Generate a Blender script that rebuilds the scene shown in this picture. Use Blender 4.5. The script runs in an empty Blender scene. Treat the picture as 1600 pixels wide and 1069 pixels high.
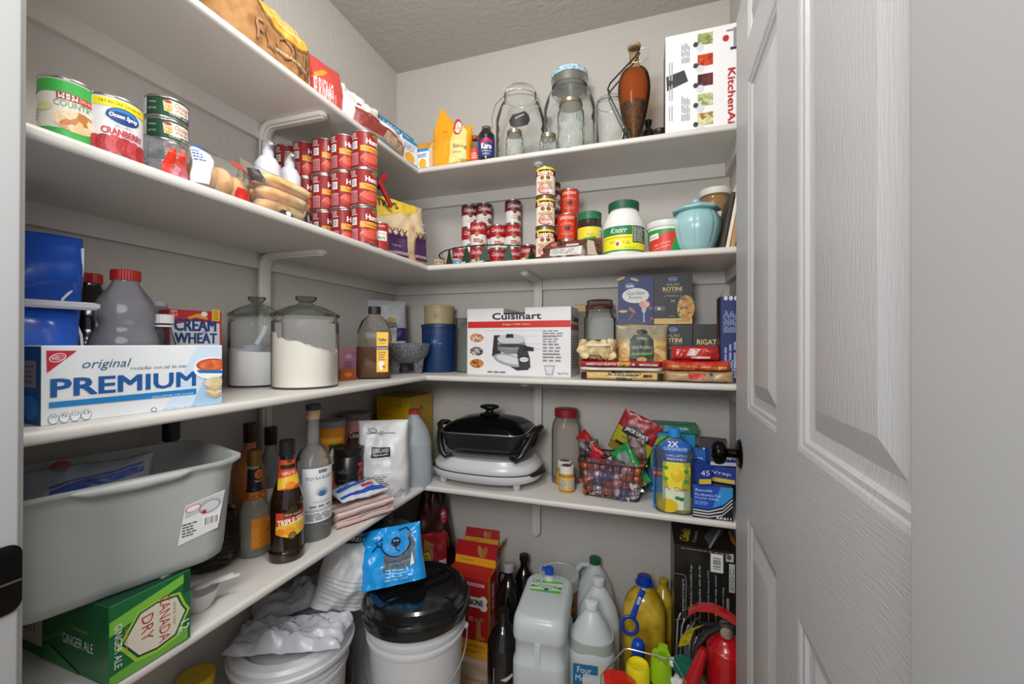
import bpy, math, random
from mathutils import Vector, Matrix, noise
from mathutils.geometry import tessellate_polygon
PI = math.pi
R = math.radians
rnd = random.Random(7)
sc = bpy.context.scene
col = sc.collection

# ------------------------------------------------------------------ camera
CAM_H = 1.19
YAW, PITCH, ROLL, FPX = 17.884, 0.1935, 0.158, 649.9
cam_data = bpy.data.cameras.new('camera')
cam_data.sensor_width = 36.0
cam_data.lens = FPX / 1600 * 36.0
cam_data.clip_start = 0.02
cam = bpy.data.objects.new('camera', cam_data)
col.objects.link(cam)
CAM_M = (Matrix.Rotation(R(YAW), 3, 'Z') @ Matrix.Rotation(R(90 + PITCH), 3, 'X') @ Matrix.Rotation(R(ROLL), 3, 'Z'))
cam.matrix_world = Matrix.Translation((0, 0, CAM_H)) @ CAM_M.to_4x4()
sc.camera = cam

# ------------------------------------------------------------------ light
world = bpy.data.worlds.new('world')
sc.world = world
world.use_nodes = True
bg = world.node_tree.nodes['Background']
bg.inputs[0].default_value = (0.96, 0.98, 1.0, 1)
bg.inputs[1].default_value = 0.5


def area_light(name, loc, target, size, power, color, shape='DISK', spread=180):
    d = bpy.data.lights.new(name, 'AREA')
    d.shape = shape
    d.size = size
    d.energy = power
    d.color = color
    d.spread = R(spread)
    o = bpy.data.objects.new(name, d)
    o.location = loc
    o.rotation_euler = (Vector(target) - Vector(loc)).to_track_quat('-Z', 'Y').to_euler()
    col.objects.link(o)
    return o


pl_ = bpy.data.lights.new('ceiling_lamp_light', 'POINT')
pl_.energy = 17
pl_.color = (1.0, 0.985, 0.965)
pl_.shadow_soft_size = 0.09
plo = bpy.data.objects.new('ceiling_lamp_light', pl_)
plo.location = (-0.36, 0.60, 2.22)
col.objects.link(plo)
area_light('hall_lamp_light', (-0.22, -0.60, 1.60), (-0.50, 1.4, 1.1), 0.5, 14, (1.0, 0.995, 0.985))
area_light('camera_fill_light', (-0.22, 0.02, 1.58), (-0.60, 1.2, 1.25), 0.34, 3.8, (1.0, 0.995, 0.985))  # added fill beside the camera, placed to brighten the left wall
sc.view_settings.view_transform = 'Standard'
sc.view_settings.look = 'None'
sc.view_settings.gamma = 1.0
sc.view_settings.use_curve_mapping = False
sc.view_settings.exposure = 0.0
sc.cycles.max_bounces = 10
sc.cycles.transparent_max_bounces = 24
sc.cycles.caustics_reflective = False
sc.cycles.caustics_refractive = False

# ------------------------------------------------------------------ measuring (photogrammetry of the photograph)


def ray(u, v):
    return CAM_M @ Vector(((u - 800) / FPX, -(v - 534.5) / FPX, -1))


def G(u, v, z):
    """the point of the level z seen at (u, v)"""
    r = ray(u, v)
    k = (z - CAM_H) / r.z
    return Vector((r.x * k, r.y * k, z))


def onX(u, x, z, v=534):
    r = ray(u, v)
    k = x / r.x
    return Vector((x, r.y * k, z))


def onY(u, y, z, v=534):
    r = ray(u, v)
    k = y / r.y
    return Vector((r.x * k, y, z))


def dep(p):
    return -(CAM_M.transposed() @ (Vector(p) - Vector((0, 0, CAM_H)))).z


def zat(p, v):
    """height above the spot p seen at image row v"""
    r = ray(800, v)
    d = dep((p[0], p[1], CAM_H))
    return CAM_H + r.z * d / -(CAM_M.transposed() @ r).z


def face(p, da=0.0):
    """turn so that the front looks towards the doorway"""
    return math.atan2(-p[0], p[1]) + R(da)


def px(p, n):
    return n * dep(p) / FPX


# ------------------------------------------------------------------ materials
_mats = {}


def lin(h):
    h = h.lstrip('#')
    o = []
    for i in (0, 2, 4):
        c = int(h[i:i + 2], 16) / 255
        o.append(c / 12.92 if c <= 0.04045 else ((c + 0.055) / 1.055) ** 2.4)
    return (*o, 1)


def newmat(name):
    m = bpy.data.materials.new(name)
    m.use_nodes = True
    return m, m.node_tree, m.node_tree.nodes['Principled BSDF']


def add_bump(nt, b, scale, strength, dist=0.001, detail=3, stretch=None, kind='noise'):
    tc = nt.nodes.new('ShaderNodeTexCoord')
    mp = nt.nodes.new('ShaderNodeMapping')
    if stretch:
        mp.inputs['Scale'].default_value = stretch
    nt.links.new(tc.outputs['Object'], mp.inputs[0])
    if kind == 'noise':
        n = nt.nodes.new('ShaderNodeTexNoise')
        n.inputs['Detail'].default_value = detail
    else:
        n = nt.nodes.new('ShaderNodeTexVoronoi')
    n.inputs['Scale'].default_value = scale
    nt.links.new(mp.outputs[0], n.inputs['Vector'])
    bu = nt.nodes.new('ShaderNodeBump')
    bu.inputs['Strength'].default_value = strength
    bu.inputs['Distance'].default_value = dist
    nt.links.new(n.outputs[0], bu.inputs['Height'])
    nt.links.new(bu.outputs[0], b.inputs['Normal'])
    return n


def C(h, r=0.5, met=0.0, bump=None, coat=0.0, emit=0, sheen=0):
    """plain material: colour h, roughness r"""
    k = ('C', h, r, met, bump, coat)
    if k in _mats:
        return _mats[k]
    m, nt, b = newmat('paint_' + h.strip('#'))
    b.inputs['Base Color'].default_value = lin(h)
    b.inputs['Roughness'].default_value = r
    b.inputs['Metallic'].default_value = met
    b.inputs['Coat Weight'].default_value = coat
    if bump:
        add_bump(nt, b, *bump)
    _mats[k] = m
    return m


def SPK(h1, h2, scale=60, r=0.6, h3=None, kind='voronoi', bump=0.0, stretch=None, mid=0.5):
    """speckled / mottled material mixing two or three colours"""
    k = ('S', h1, h2, h3, scale, r, kind, bump, stretch, mid)
    if k in _mats:
        return _mats[k]
    m, nt, b = newmat('mottled_' + h1.strip('#'))
    b.inputs['Roughness'].default_value = r
    tc = nt.nodes.new('ShaderNodeTexCoord')
    mp = nt.nodes.new('ShaderNodeMapping')
    if stretch:
        mp.inputs['Scale'].default_value = stretch
    nt.links.new(tc.outputs['Object'], mp.inputs[0])
    if kind == 'voronoi':
        n = nt.nodes.new('ShaderNodeTexVoronoi')
        n.inputs['Scale'].default_value = scale
        nt.links.new(mp.outputs[0], n.inputs['Vector'])
        sp = nt.nodes.new('ShaderNodeSeparateColor')
        nt.links.new(n.outputs['Color'], sp.inputs[0])
        src = sp.outputs[0]
    else:
        n = nt.nodes.new('ShaderNodeTexNoise')
        n.inputs['Scale'].default_value = scale
        n.inputs['Detail'].default_value = 5
        nt.links.new(mp.outputs[0], n.inputs['Vector'])
        src = n.outputs[0]
    cr = nt.nodes.new('ShaderNodeValToRGB')
    e = cr.color_ramp.elements
    lo, hi = (0.15, 0.85) if kind == 'voronoi' else (0.38, 0.62)
    e[0].position = lo
    e[0].color = lin(h1)
    e[1].position = hi
    e[1].color = lin(h2)
    if h3:
        x = e.new(mid)
        x.color = lin(h3)
    nt.links.new(src, cr.inputs[0])
    nt.links.new(cr.outputs[0], b.inputs['Base Color'])
    if bump:
        bu = nt.nodes.new('ShaderNodeBump')
        bu.inputs['Strength'].default_value = bump
        bu.inputs['Distance'].default_value = 0.002
        nt.links.new(src, bu.inputs['Height'])
        nt.links.new(bu.outputs[0], b.inputs['Normal'])
    _mats[k] = m
    return m


def GLASS(h='#f6f9f6', r=0.03, refl=1.0, alpha=0.02, body='#cfd6d2', ior=1.5):
    """thin-walled glass / clear plastic: tinted transparency under a Fresnel gloss"""
    k = ('G', h, r, refl, alpha, body, ior)
    if k in _mats:
        return _mats[k]
    m = bpy.data.materials.new('glass_' + h.strip('#'))
    m.use_nodes = True
    nt = m.node_tree
    nt.nodes.clear()
    out = nt.nodes.new('ShaderNodeOutputMaterial')
    tr = nt.nodes.new('ShaderNodeBsdfTransparent')
    tr.inputs[0].default_value = lin(h)
    df = nt.nodes.new('ShaderNodeBsdfDiffuse')
    df.inputs[0].default_value = lin(body)
    mx0 = nt.nodes.new('ShaderNodeMixShader')
    mx0.inputs[0].default_value = alpha
    nt.links.new(tr.outputs[0], mx0.inputs[1])
    nt.links.new(df.outputs[0], mx0.inputs[2])
    gl = nt.nodes.new('ShaderNodeBsdfGlossy')
    gl.inputs['Roughness'].default_value = r
    fr = nt.nodes.new('ShaderNodeLayerWeight')
    fr.inputs[0].default_value = 0.07 * refl
    mx = nt.nodes.new('ShaderNodeMixShader')
    nt.links.new(fr.outputs['Fresnel'], mx.inputs[0])
    nt.links.new(mx0.outputs[0], mx.inputs[1])
    nt.links.new(gl.outputs[0], mx.inputs[2])
    nt.links.new(mx.outputs[0], out.inputs[0])
    _mats[k] = m
    return m


def SOFT(h, r=0.35, trans=0.35, sub=0.0, alpha=0.0):
    """milky plastic: part diffuse, part translucent, optionally a little see-through"""
    k = ('M', h, r, trans, alpha)
    if k in _mats:
        return _mats[k]
    m = bpy.data.materials.new('milky_' + h.strip('#'))
    m.use_nodes = True
    nt = m.node_tree
    b = nt.nodes['Principled BSDF']
    out = nt.nodes['Material Output']
    b.inputs['Base Color'].default_value = lin(h)
    b.inputs['Roughness'].default_value = r
    t = nt.nodes.new('ShaderNodeBsdfTranslucent')
    t.inputs[0].default_value = lin(h)
    mx = nt.nodes.new('ShaderNodeMixShader')
    mx.inputs[0].default_value = trans
    nt.links.new(b.outputs[0], mx.inputs[1])
    nt.links.new(t.outputs[0], mx.inputs[2])
    last = mx
    if alpha:
        tr = nt.nodes.new('ShaderNodeBsdfTransparent')
        tr.inputs[0].default_value = lin('#f4f6f8')
        m2 = nt.nodes.new('ShaderNodeMixShader')
        m2.inputs[0].default_value = alpha
        nt.links.new(mx.outputs[0], m2.inputs[1])
        nt.links.new(tr.outputs[0], m2.inputs[2])
        last = m2
    nt.links.new(last.outputs[0], out.inputs[0])
    _mats[k] = m
    return m


STEEL = C('#c4c4c0', 0.25, 1.0)
WIRE = C('#9a9a98', 0.35, 1.0)
DARKWIRE = C('#3a3230', 0.4, 0.8)
CLEAR = GLASS('#fdfefd', .03, 1.6, .09, '#ffffff')
FILM = GLASS('#f4f6f8', 0.12, 1.6, 0.10, '#dfe4ea')
BLACK = '#141414'

# ------------------------------------------------------------------ objects


def empty(name, loc=(0, 0, 0), rz=0.0):
    o = bpy.data.objects.new(name, None)
    o.empty_display_size = 0.03
    o.location = loc
    o.rotation_euler = (0, 0, rz)
    col.objects.link(o)
    return o


def T(name, label, cat, loc, rz=0.0, group=None):
    o = empty(name, loc, rz)
    o['label'] = label
    o['category'] = cat
    if group:
        o['group'] = group
    return o


class MB:
    """collects faces, links them as one mesh object"""

    def __init__(s):
        s.v, s.f, s.fm, s.mats, s.sm = [], [], [], [], []

    def mi(s, m):
        if m not in s.mats:
            s.mats.append(m)
        return s.mats.index(m)

    def add(s, vs, fs, m, smooth=True, M=None):
        o = len(s.v)
        if M is not None:
            vs = [M @ Vector(p) for p in vs]
        s.v += [tuple(p) for p in vs]
        i = s.mi(m)
        for f in fs:
            s.f.append([o + k for k in f])
            s.fm.append(i)
            s.sm.append(smooth)

    def build(s, name, parent=None, loc=None, rot=None, angle=40):
        me = bpy.data.meshes.new(name)
        me.from_pydata(s.v, [], s.f)
        for m in s.mats:
            me.materials.append(m)
        me.polygons.foreach_set('material_index', s.fm)
        me.polygons.foreach_set('use_smooth', s.sm)
        me.update()
        if any(s.sm):
            me.set_sharp_from_angle(angle=R(angle))
        o = bpy.data.objects.new(name, me)
        col.objects.link(o)
        if parent:
            o.parent = parent
        if loc is not None:
            o.location = loc
        if rot is not None:
            o.rotation_euler = rot
        return o

    # -- shapes
    def box(s, x0, y0, z0, x1, y1, z1, m, M=None):
        v = [(x0, y0, z0), (x1, y0, z0), (x1, y1, z0), (x0, y1, z0), (x0, y0, z1), (x1, y0, z1), (x1, y1, z1), (x0, y1, z1)]
        f = [(3, 2, 1, 0), (4, 5, 6, 7), (0, 1, 5, 4), (1, 2, 6, 5), (2, 3, 7, 6), (3, 0, 4, 7)]
        s.add(v, f, m, False, M)
        return s

    def loft(s, rings, m, cap0=True, cap1=True, closed=True, smooth=True, M=None):
        n = len(rings[0])
        v = [p for r in rings for p in r]
        f = []
        for i in range(len(rings) - 1):
            for j in range(n if closed else n - 1):
                k = (j + 1) % n
                f.append((i * n + j, i * n + k, (i + 1) * n + k, (i + 1) * n + j))
        if cap0:
            f.append(tuple(range(n - 1, -1, -1)))
        if cap1:
            f.append(tuple((len(rings) - 1) * n + j for j in range(n)))
        s.add(v, f, m, smooth, M)
        return s

    def lathe(s, prof, m, seg=36, cap0=True, cap1=True, M=None, sx=1.0, sy=1.0):
        rings = [[(max(r, 1e-5) * sx * math.cos(2 * PI * j / seg), max(r, 1e-5) * sy * math.sin(2 * PI * j / seg), z) for j in range(seg)] for r, z in prof]
        return s.loft(rings, m, cap0, cap1, M=M)

    def rr(s, prof, m, w, d, rad=0.25, n=6, cap0=True, cap1=True, M=None):
        """rounded-rectangle loft; prof = (scale, z) or (sx, sy, z) [, radius]"""
        rings = []
        for p in prof:
            if len(p) == 2:
                sx, sy, z = p[0], p[0], p[1]
                rad_ = rad
            else:
                sx, sy, z = p[0], p[1], p[2]
                rad_ = p[3] if len(p) > 3 else rad
            rings.append([(x, y, z) for x, y in rrect(w * sx, d * sy, rad_ * min(w * sx, d * sy), n)])
        return s.loft(rings, m, cap0, cap1, M=M)

    def tube(s, pts, r, m, seg=8, closed=False, M=None):
        pts = [Vector(p) for p in pts]
        n = len(pts)
        rings = []
        up = None
        for i, p in enumerate(pts):
            a = pts[(i - 1) % n] if (closed or i > 0) else p
            b = pts[(i + 1) % n] if (closed or i < n - 1) else p
            t = (b - a).normalized()
            if up is None:
                up = t.orthogonal().normalized()
            else:
                up = (up - t * up.dot(t))
                up = up.normalized() if up.length > 1e-6 else t.orthogonal().normalized()
            w = t.cross(up)
            rr_ = r[i] if isinstance(r, (list, tuple)) else r
            rings.append([p + (up * math.cos(2 * PI * j / seg) + w * math.sin(2 * PI * j / seg)) * rr_ for j in range(seg)])
        if closed:
            rings.append(rings[0])
        return s.loft(rings, m, not closed, not closed, M=M)

    def sphere(s, c, r, m, seg=16, rings=10, M=None):
        rx, ry, rz = r if isinstance(r, (tuple, list)) else (r, r, r)
        rg = []
        for i in range(rings + 1):
            a = -PI / 2 + PI * i / rings
            k = max(math.cos(a), 1e-4)
            rg.append([(c[0] + rx * k * math.cos(2 * PI * j / seg), c[1] + ry * k * math.sin(2 * PI * j / seg), c[2] + rz * math.sin(a)) for j in range(seg)])
        return s.loft(rg, m, M=M)


def rrect(w, d, r, n=5):
    r = min(r, w / 2 - 1e-5, d / 2 - 1e-5)
    pts = []
    for cx, cy, a0 in ((w / 2 - r, d / 2 - r, 0), (-w / 2 + r, d / 2 - r, 90), (-w / 2 + r, -d / 2 + r, 180), (w / 2 - r, -d / 2 + r, 270)):
        for i in range(n + 1):
            a = R(a0 + 90 * i / n)
            pts.append((cx + r * math.cos(a), cy + r * math.sin(a)))
    return pts


# ------------------------------------------------------------------ print (flat lettering and pictures laid on a surface)
_txt = {}


def glyphs(t, bold=0.0):
    k = (t, bold)
    if k not in _txt:
        cu = bpy.data.curves.new('t', 'FONT')
        cu.body = t
        cu.offset = bold
        cu.resolution_u = 2 if len(t) < 12 else 1
        o = bpy.data.objects.new('t', cu)
        col.objects.link(o)
        dg = bpy.context.evaluated_depsgraph_get()
        me = bpy.data.meshes.new_from_object(o.evaluated_get(dg))
        vs = [(v.co.x, v.co.y) for v in me.vertices]
        me.calc_loop_triangles()
        ts = [tuple(tr.vertices) for tr in me.loop_triangles]
        col.objects.unlink(o)
        bpy.data.objects.remove(o)
        bpy.data.curves.remove(cu)
        bpy.data.meshes.remove(me)
        if vs:
            x0, x1 = min(v[0] for v in vs), max(v[0] for v in vs)
            y0, y1 = min(v[1] for v in vs), max(v[1] for v in vs)
            vs = [((x - x0) / max(x1 - x0, 1e-6) - 0.5, (y - y0) / max(y1 - y0, 1e-6) - 0.5) for x, y in vs]
        _txt[k] = (vs, ts)
    return _txt[k]


class PR:
    """print laid on a surface; fn(s, t, off) gives the 3-D point"""

    def __init__(s, fn, step=1.0, base=0.0004, inc=0.00022, mb=None):
        s.fn, s.step, s.off, s.inc = fn, step, base, (0.00006 if inc <= 0.0003 else inc * 0.5)
        s.mb = mb or MB()
        s.clip = None

    def tri(s, pts, tris, c, r=0.45):
        m = C(c, r) if isinstance(c, str) else c
        pts = [tuple(p[:2]) for p in pts]
        if s.clip:
            pts = [(min(max(x, s.clip[0]), s.clip[1]), max(y, s.clip[2])) for x, y in pts]
        todo = [tuple(t) for t in tris]
        out = []
        cache = {}
        st2 = s.step * s.step
        while todo:
            a, b, c_ = todo.pop()
            e = []
            for i, j in ((a, b), (b, c_), (c_, a)):
                dx, dy = pts[i][0] - pts[j][0], pts[i][1] - pts[j][1]
                e.append(dx * dx + dy * dy)
            L = max(e)
            if L <= st2 or len(pts) > 9000:
                out.append((a, b, c_))
                continue
            k = e.index(L)
            i, j, o = ((a, b, c_), (b, c_, a), (c_, a, b))[k]
            key = (min(i, j), max(i, j))
            if key not in cache:
                cache[key] = len(pts)
                pts.append(((pts[i][0] + pts[j][0]) / 2, (pts[i][1] + pts[j][1]) / 2))
            q = cache[key]
            todo += [(i, q, o), (q, j, o)]
        fs = []
        for a, b, c_ in out:
            A, B, D = pts[a], pts[b], pts[c_]
            ar = (B[0] - A[0]) * (D[1] - A[1]) - (B[1] - A[1]) * (D[0] - A[0])
            fs.append((a, b, c_) if ar > 0 else (a, c_, b))
        s.mb.add([s.fn(x, y, s.off) for x, y in pts], fs, m, False)
        s.off += s.inc
        return s

    def poly(s, pts, c, r=0.45):
        t = tessellate_polygon([[Vector((x, y, 0)) for x, y in pts]])
        return s.tri(pts, t, c, r)

    def rect(s, x0, y0, x1, y1, c, r=0.45):
        return s.tri([(x0, y0), (x1, y0), (x1, y1), (x0, y1)], [(0, 1, 2), (0, 2, 3)], c, r)

    def ell(s, cx, cy, rx, ry, c, r=0.45, n=24, rot=0, a0=0, a1=360):
        ca, sa = math.cos(R(rot)), math.sin(R(rot))
        pts = []
        full = a1 - a0 >= 360
        for i in range(n if full else n + 1):
            a = R(a0 + (a1 - a0) * i / n)
            x, y = rx * math.cos(a), ry * math.sin(a)
            pts.append((cx + x * ca - y * sa, cy + x * sa + y * ca))
        k = len(pts)
        return s.tri(pts, [(0, i, i + 1) for i in range(1, k - 1)], c, r)

    def text(s, t, cx, cy, w, h, c, rot=0, bold=0.02, shear=0.0, arc=0.0, r=0.45):
        vs, ts = glyphs(t, 0.0)
        ca, sa = math.cos(R(rot)), math.sin(R(rot))
        e = min(bold, 0.036) / 0.8 * h if bold > 0.025 else 0
        sh = [(-e, -e * .6), (e, -e * .6), (-e, e * .6), (e, e * .6)] if e else [(0, 0)]
        off0 = s.off
        for k, (ex, ey) in enumerate(sh):
            pts = []
            for x, y in vs:
                X, Y = x * (w - 2 * e) + y * h * shear + ex, y * (h - 1.2 * e) - arc * (2 * x) ** 2 + ey
                pts.append((cx + X * ca - Y * sa, cy + X * sa + Y * ca))
            s.off = off0 + k * s.inc * .2
            s.tri(pts, ts, c, r)
        s.off = off0 + s.inc
        return s

    def lines(s, x0, y0, x1, y1, n, c, fill=0.5, words=3, vert=False):
        """rows of unreadable fine print"""
        pts, ts = [], []
        for i in range(n):
            if vert:
                xx = x0 + (x1 - x0) * (i + 0.5) / n
                hh = (x1 - x0) / n * fill / 2
                a, e = y0, y0 + (y1 - y0) * rnd.uniform(0.7, 1)
            else:
                xx = y1 - (y1 - y0) * (i + 0.5) / n
                hh = (y1 - y0) / n * fill / 2
                a, e = x0, x0 + (x1 - x0) * rnd.uniform(0.7, 1)
            L = (e - a) / words
            for k in range(words):
                b0 = a + L * k
                b1 = b0 + L * rnd.uniform(0.7, 0.93)
                o = len(pts)
                if vert:
                    pts += [(xx - hh, b0), (xx + hh, b0), (xx + hh, b1), (xx - hh, b1)]
                else:
                    pts += [(b0, xx - hh), (b1, xx - hh), (b1, xx + hh), (b0, xx + hh)]
                ts += [(o, o + 1, o + 2), (o, o + 2, o + 3)]
        return s.tri(pts, ts, c)

    def bars(s, x0, y0, x1, y1, n=14, c='#222222', vert=False):
        s.rect(x0, y0, x1, y1, '#f0f0ee')
        pts, ts = [], []
        L = (y1 - y0 if vert else x1 - x0)
        for k in range(n):
            a = (y0 if vert else x0) + L * (0.08 + 0.84 * k / n)
            b = a + L * 0.84 / n * rnd.choice((0.35, 0.55, 0.7))
            o = len(pts)
            if vert:
                q = (x1 - x0) * 0.1
                pts += [(x0 + q, a), (x1 - q, a), (x1 - q, b), (x0 + q, b)]
            else:
                q = (y1 - y0) * 0.1
                pts += [(a, y0 + q), (b, y0 + q), (b, y1 - q), (a, y1 - q)]
            ts += [(o, o + 1, o + 2), (o, o + 2, o + 3)]
        return s.tri(pts, ts, c)

    def build(s, parent, name='printed_label', label=None, **k):
        o = s.mb.build(name, parent, **k)
        if label:
            o['label'] = label
        return o


def f_front(D):
    return lambda s, t, o: (s, -D / 2 - o, t)


def f_right(W):
    return lambda s, t, o: (W / 2 + o, s, t)


def f_left(W):
    return lambda s, t, o: (-W / 2 - o, -s, t)


def f_top(H):
    return lambda s, t, o: (s, t, H + o)


def f_cyl(r, cx=0, cy=0):
    rf = r if callable(r) else (lambda t: r)
    return lambda s, t, o: (cx + (rf(t) + o) * math.sin(s / rf(t)), cy - (rf(t) + o) * math.cos(s / rf(t)), t)


def interp(prof):
    """radius at height from (r, z) pairs"""
    def g(t):
        for (r0, z0), (r1, z1) in zip(prof, prof[1:]):
            if z0 <= t <= z1 and z1 > z0:
                return r0 + (r1 - r0) * (t - z0) / (z1 - z0)
        return prof[-1][0] if t > prof[-1][1] else prof[0][0]
    return g


def smooth_prof(pts, n=4):
    """Catmull-Rom through (r, z) pairs"""
    out = []
    P = [pts[0]] + list(pts) + [pts[-1]]
    for i in range(1, len(P) - 2):
        p0, p1, p2, p3 = P[i - 1], P[i], P[i + 1], P[i + 2]
        for k in range(n):
            t = k / n
            out.append(tuple(0.5 * ((2 * p1[a]) + (-p0[a] + p2[a]) * t + (2 * p0[a] - 5 * p1[a] + 4 * p2[a] - p3[a]) * t * t + (-p0[a] + 3 * p1[a] - 3 * p2[a] + p3[a]) * t ** 3) for a in range(len(p1))))
    out.append(tuple(pts[-1]))
    return out


def setp(o, **k):
    for a, b in k.items():
        o[a] = b
    return o


def dup(root, loc, rz=None, label=None, group=None):
    r = root.copy()
    col.objects.link(r)
    r.location = loc
    if rz is not None:
        r.rotation_euler = (0, 0, rz)
    if label:
        r['label'] = label
    if group:
        r['group'] = group
    for ch in list(root.children):
        c = ch.copy()
        col.objects.link(c)
        c.parent = r
        for g in ch.children:
            d = g.copy()
            col.objects.link(d)
            d.parent = c
    return r


# ---- carton: body with the print on it
def carton(name, label, cat, loc, rz, w, d, h, colr, r=0.45, group=None, bev=0.0012, tilt=None):
    t = T(name, label, cat, loc, rz, group)
    m = C(colr, r) if isinstance(colr, str) else colr
    b = MB()
    n = 3
    b.rr([((w - 2 * bev) / w, (d - 2 * bev) / d, 0), (1, 1, bev), (1, 1, h - bev), ((w - 2 * bev) / w, (d - 2 * bev) / d, h)], m, w, d, 0.0, 1)
    # rounded corner strips of a folded board
    o = b.build('carton', t, angle=30)
    return t


# ---- pouch / bag surface
def pouch_fn(W, H, D, crumple=0.004, seed=0, top_pinch=True, bot_pinch=False, side=0.5, lean=0.0, sc_=18, bulge=None, taper=0.0):
    off = Vector((seed * 7.13, seed * 3.71, seed * 1.37))

    def fn(s, t, o, sgn=-1):
        # s in -W/2..W/2, t in 0..H
        a = max(0.0, 1 - abs(2 * s / W) ** 3.2) ** side
        q = t / H
        bt = 1.0
        if top_pinch:
            bt *= min(1.0, (max(0.0, 1 - q) * 2.4)) ** 0.7
        if bot_pinch:
            bt *= min(1.0, max(0.0, q) * 2.6) ** 0.7
        if bulge:
            bt *= bulge(q)
        n = noise.noise(Vector((s * sc_, t * sc_, sgn * 3.3)) + off) + 0.6 * noise.noise(Vector((s * sc_ * 2.7, t * sc_ * 2.7, sgn * 5.1)) + off)
        n2 = noise.noise(Vector((s * sc_ * 0.7, t * sc_ * 0.7, 9)) + off * 2)
        y = sgn * (D / 2 * a * bt + crumple * 0.15 + o) + crumple * n * (1 if sgn < 0 else -1) * (0.35 + 0.65 * a) + lean * q * q
        return (s * (1 - 0.04 * a) * (1 - taper * max(0.0, q - .3) ** 1.3) + crumple * 0.5 * n2, y, t + crumple * 0.5 * n2 * min(1, q * 5))
    return fn


def pouch(name, label, cat, loc, rz, W, H, D, mat, group=None, parent=None, nx=34, nz=38, tilt=None, **kw):
    """a filled bag standing on its base; returns (thing, front map)"""
    fn = pouch_fn(W, H, D, **kw)
    nx, nz = max(nx, 30), max(nz, 24)
    b = MB()
    vs, fs = [], []
    for sgn in (-1, 1):
        o = len(vs)
        for j in range(nz + 1):
            for i in range(nx + 1):
                s = W * (i / nx - 0.5)
                vs.append(fn(s, H * j / nz, 0, sgn))
        for j in range(nz):
            for i in range(nx):
                a = o + j * (nx + 1) + i
                q = (a, a + 1, a + nx + 2, a + nx + 1)
                fs.append(q if sgn < 0 else q[::-1])
    # close sides and ends
    n1 = (nx + 1) * (nz + 1)
    for j in range(nz):
        a = j * (nx + 1)
        fs.append((a + nx + 1, a + nx + 1 + n1, a + n1, a))
        a += nx
        fs.append((a, a + n1, a + n1 + nx + 1, a + nx + 1))
    for i in range(nx):
        a = i
        fs.append((a + n1, a + 1 + n1, a + 1, a))
        a = nz * (nx + 1) + i
        fs.append((a, a + 1, a + 1 + n1, a + n1))
    b.add(vs, fs, C(mat, 0.35) if isinstance(mat, str) else mat, True)
    t = T(name, label, cat, loc, rz, group)
    if tilt:
        t.rotation_euler = (tilt[0], tilt[1], rz)
    b.build('bag', t, angle=60)
    return t, fn
# ------------------------------------------------------------------ surfaces measured from the photograph
ORG = Vector((0, 0, CAM_H))


def pxw(p, n):
    """true width of an upright round thing n pixels wide at p"""
    d = dep((p[0], p[1], CAM_H))
    lat = (CAM_M.transposed() @ Vector((p[0], p[1], 0))).x
    return n * d * (d / math.hypot(d, lat)) / FPX


class Face:
    """upright flat front through two base points"""

    def __init__(s, p0, p1):
        s.p0, s.p1 = Vector(p0), Vector(p1)
        s.z = s.p0.z
        s.w = (s.p1.xy - s.p0.xy).length
        s.c = (s.p0 + s.p1) / 2
        s.d = (s.p1.xy - s.p0.xy).normalized()
        s.n = Vector((s.d.y, -s.d.x))
        s.rz = math.atan2(s.d.y, s.d.x)

    def __call__(s, u, v):
        r = ray(u, v)
        k = (s.c.x * s.n.x + s.c.y * s.n.y) / (r.x * s.n.x + r.y * s.n.y)
        x, y, z = r.x * k, r.y * k, CAM_H + r.z * k
        return ((x - s.c.x) * s.d.x + (y - s.c.y) * s.d.y, z - s.z)

    def at(s, depth):
        q = s.c.xy - s.n * depth / 2
        return Vector((q.x, q.y, s.z))


class Side:
    """right-hand or left-hand side of a carton with the given front"""

    def __init__(s, f, depth, right=True):
        a = f.p1 if right else f.p0
        b = a.copy()
        b.xy = a.xy - f.n * depth
        g = Face(a, b) if right else Face(b, a)
        s.g = g

    def __call__(s, u, v):
        return s.g(u, v)


class Cyl:
    def __init__(s, c, r, rz=None):
        s.c, s.r, s.z = Vector(c), r, c[2]
        s.rz = face(c) if rz is None else rz

    def __call__(s, u, v):
        r = ray(u, v)
        ax, ay = r.x, r.y
        cx, cy = s.c.x, s.c.y
        A = ax * ax + ay * ay
        B = -2 * (ax * cx + ay * cy)
        D = cx * cx + cy * cy - s.r ** 2
        q = max(B * B - 4 * A * D, 0)
        k = (-B - math.sqrt(q)) / (2 * A)
        x, y, z = ax * k - cx, ay * k - cy, CAM_H + r.z * k
        a = math.atan2(x, -y) - s.rz
        a = (a + PI) % (2 * PI) - PI
        return (a * s.r, z - s.z)


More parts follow.
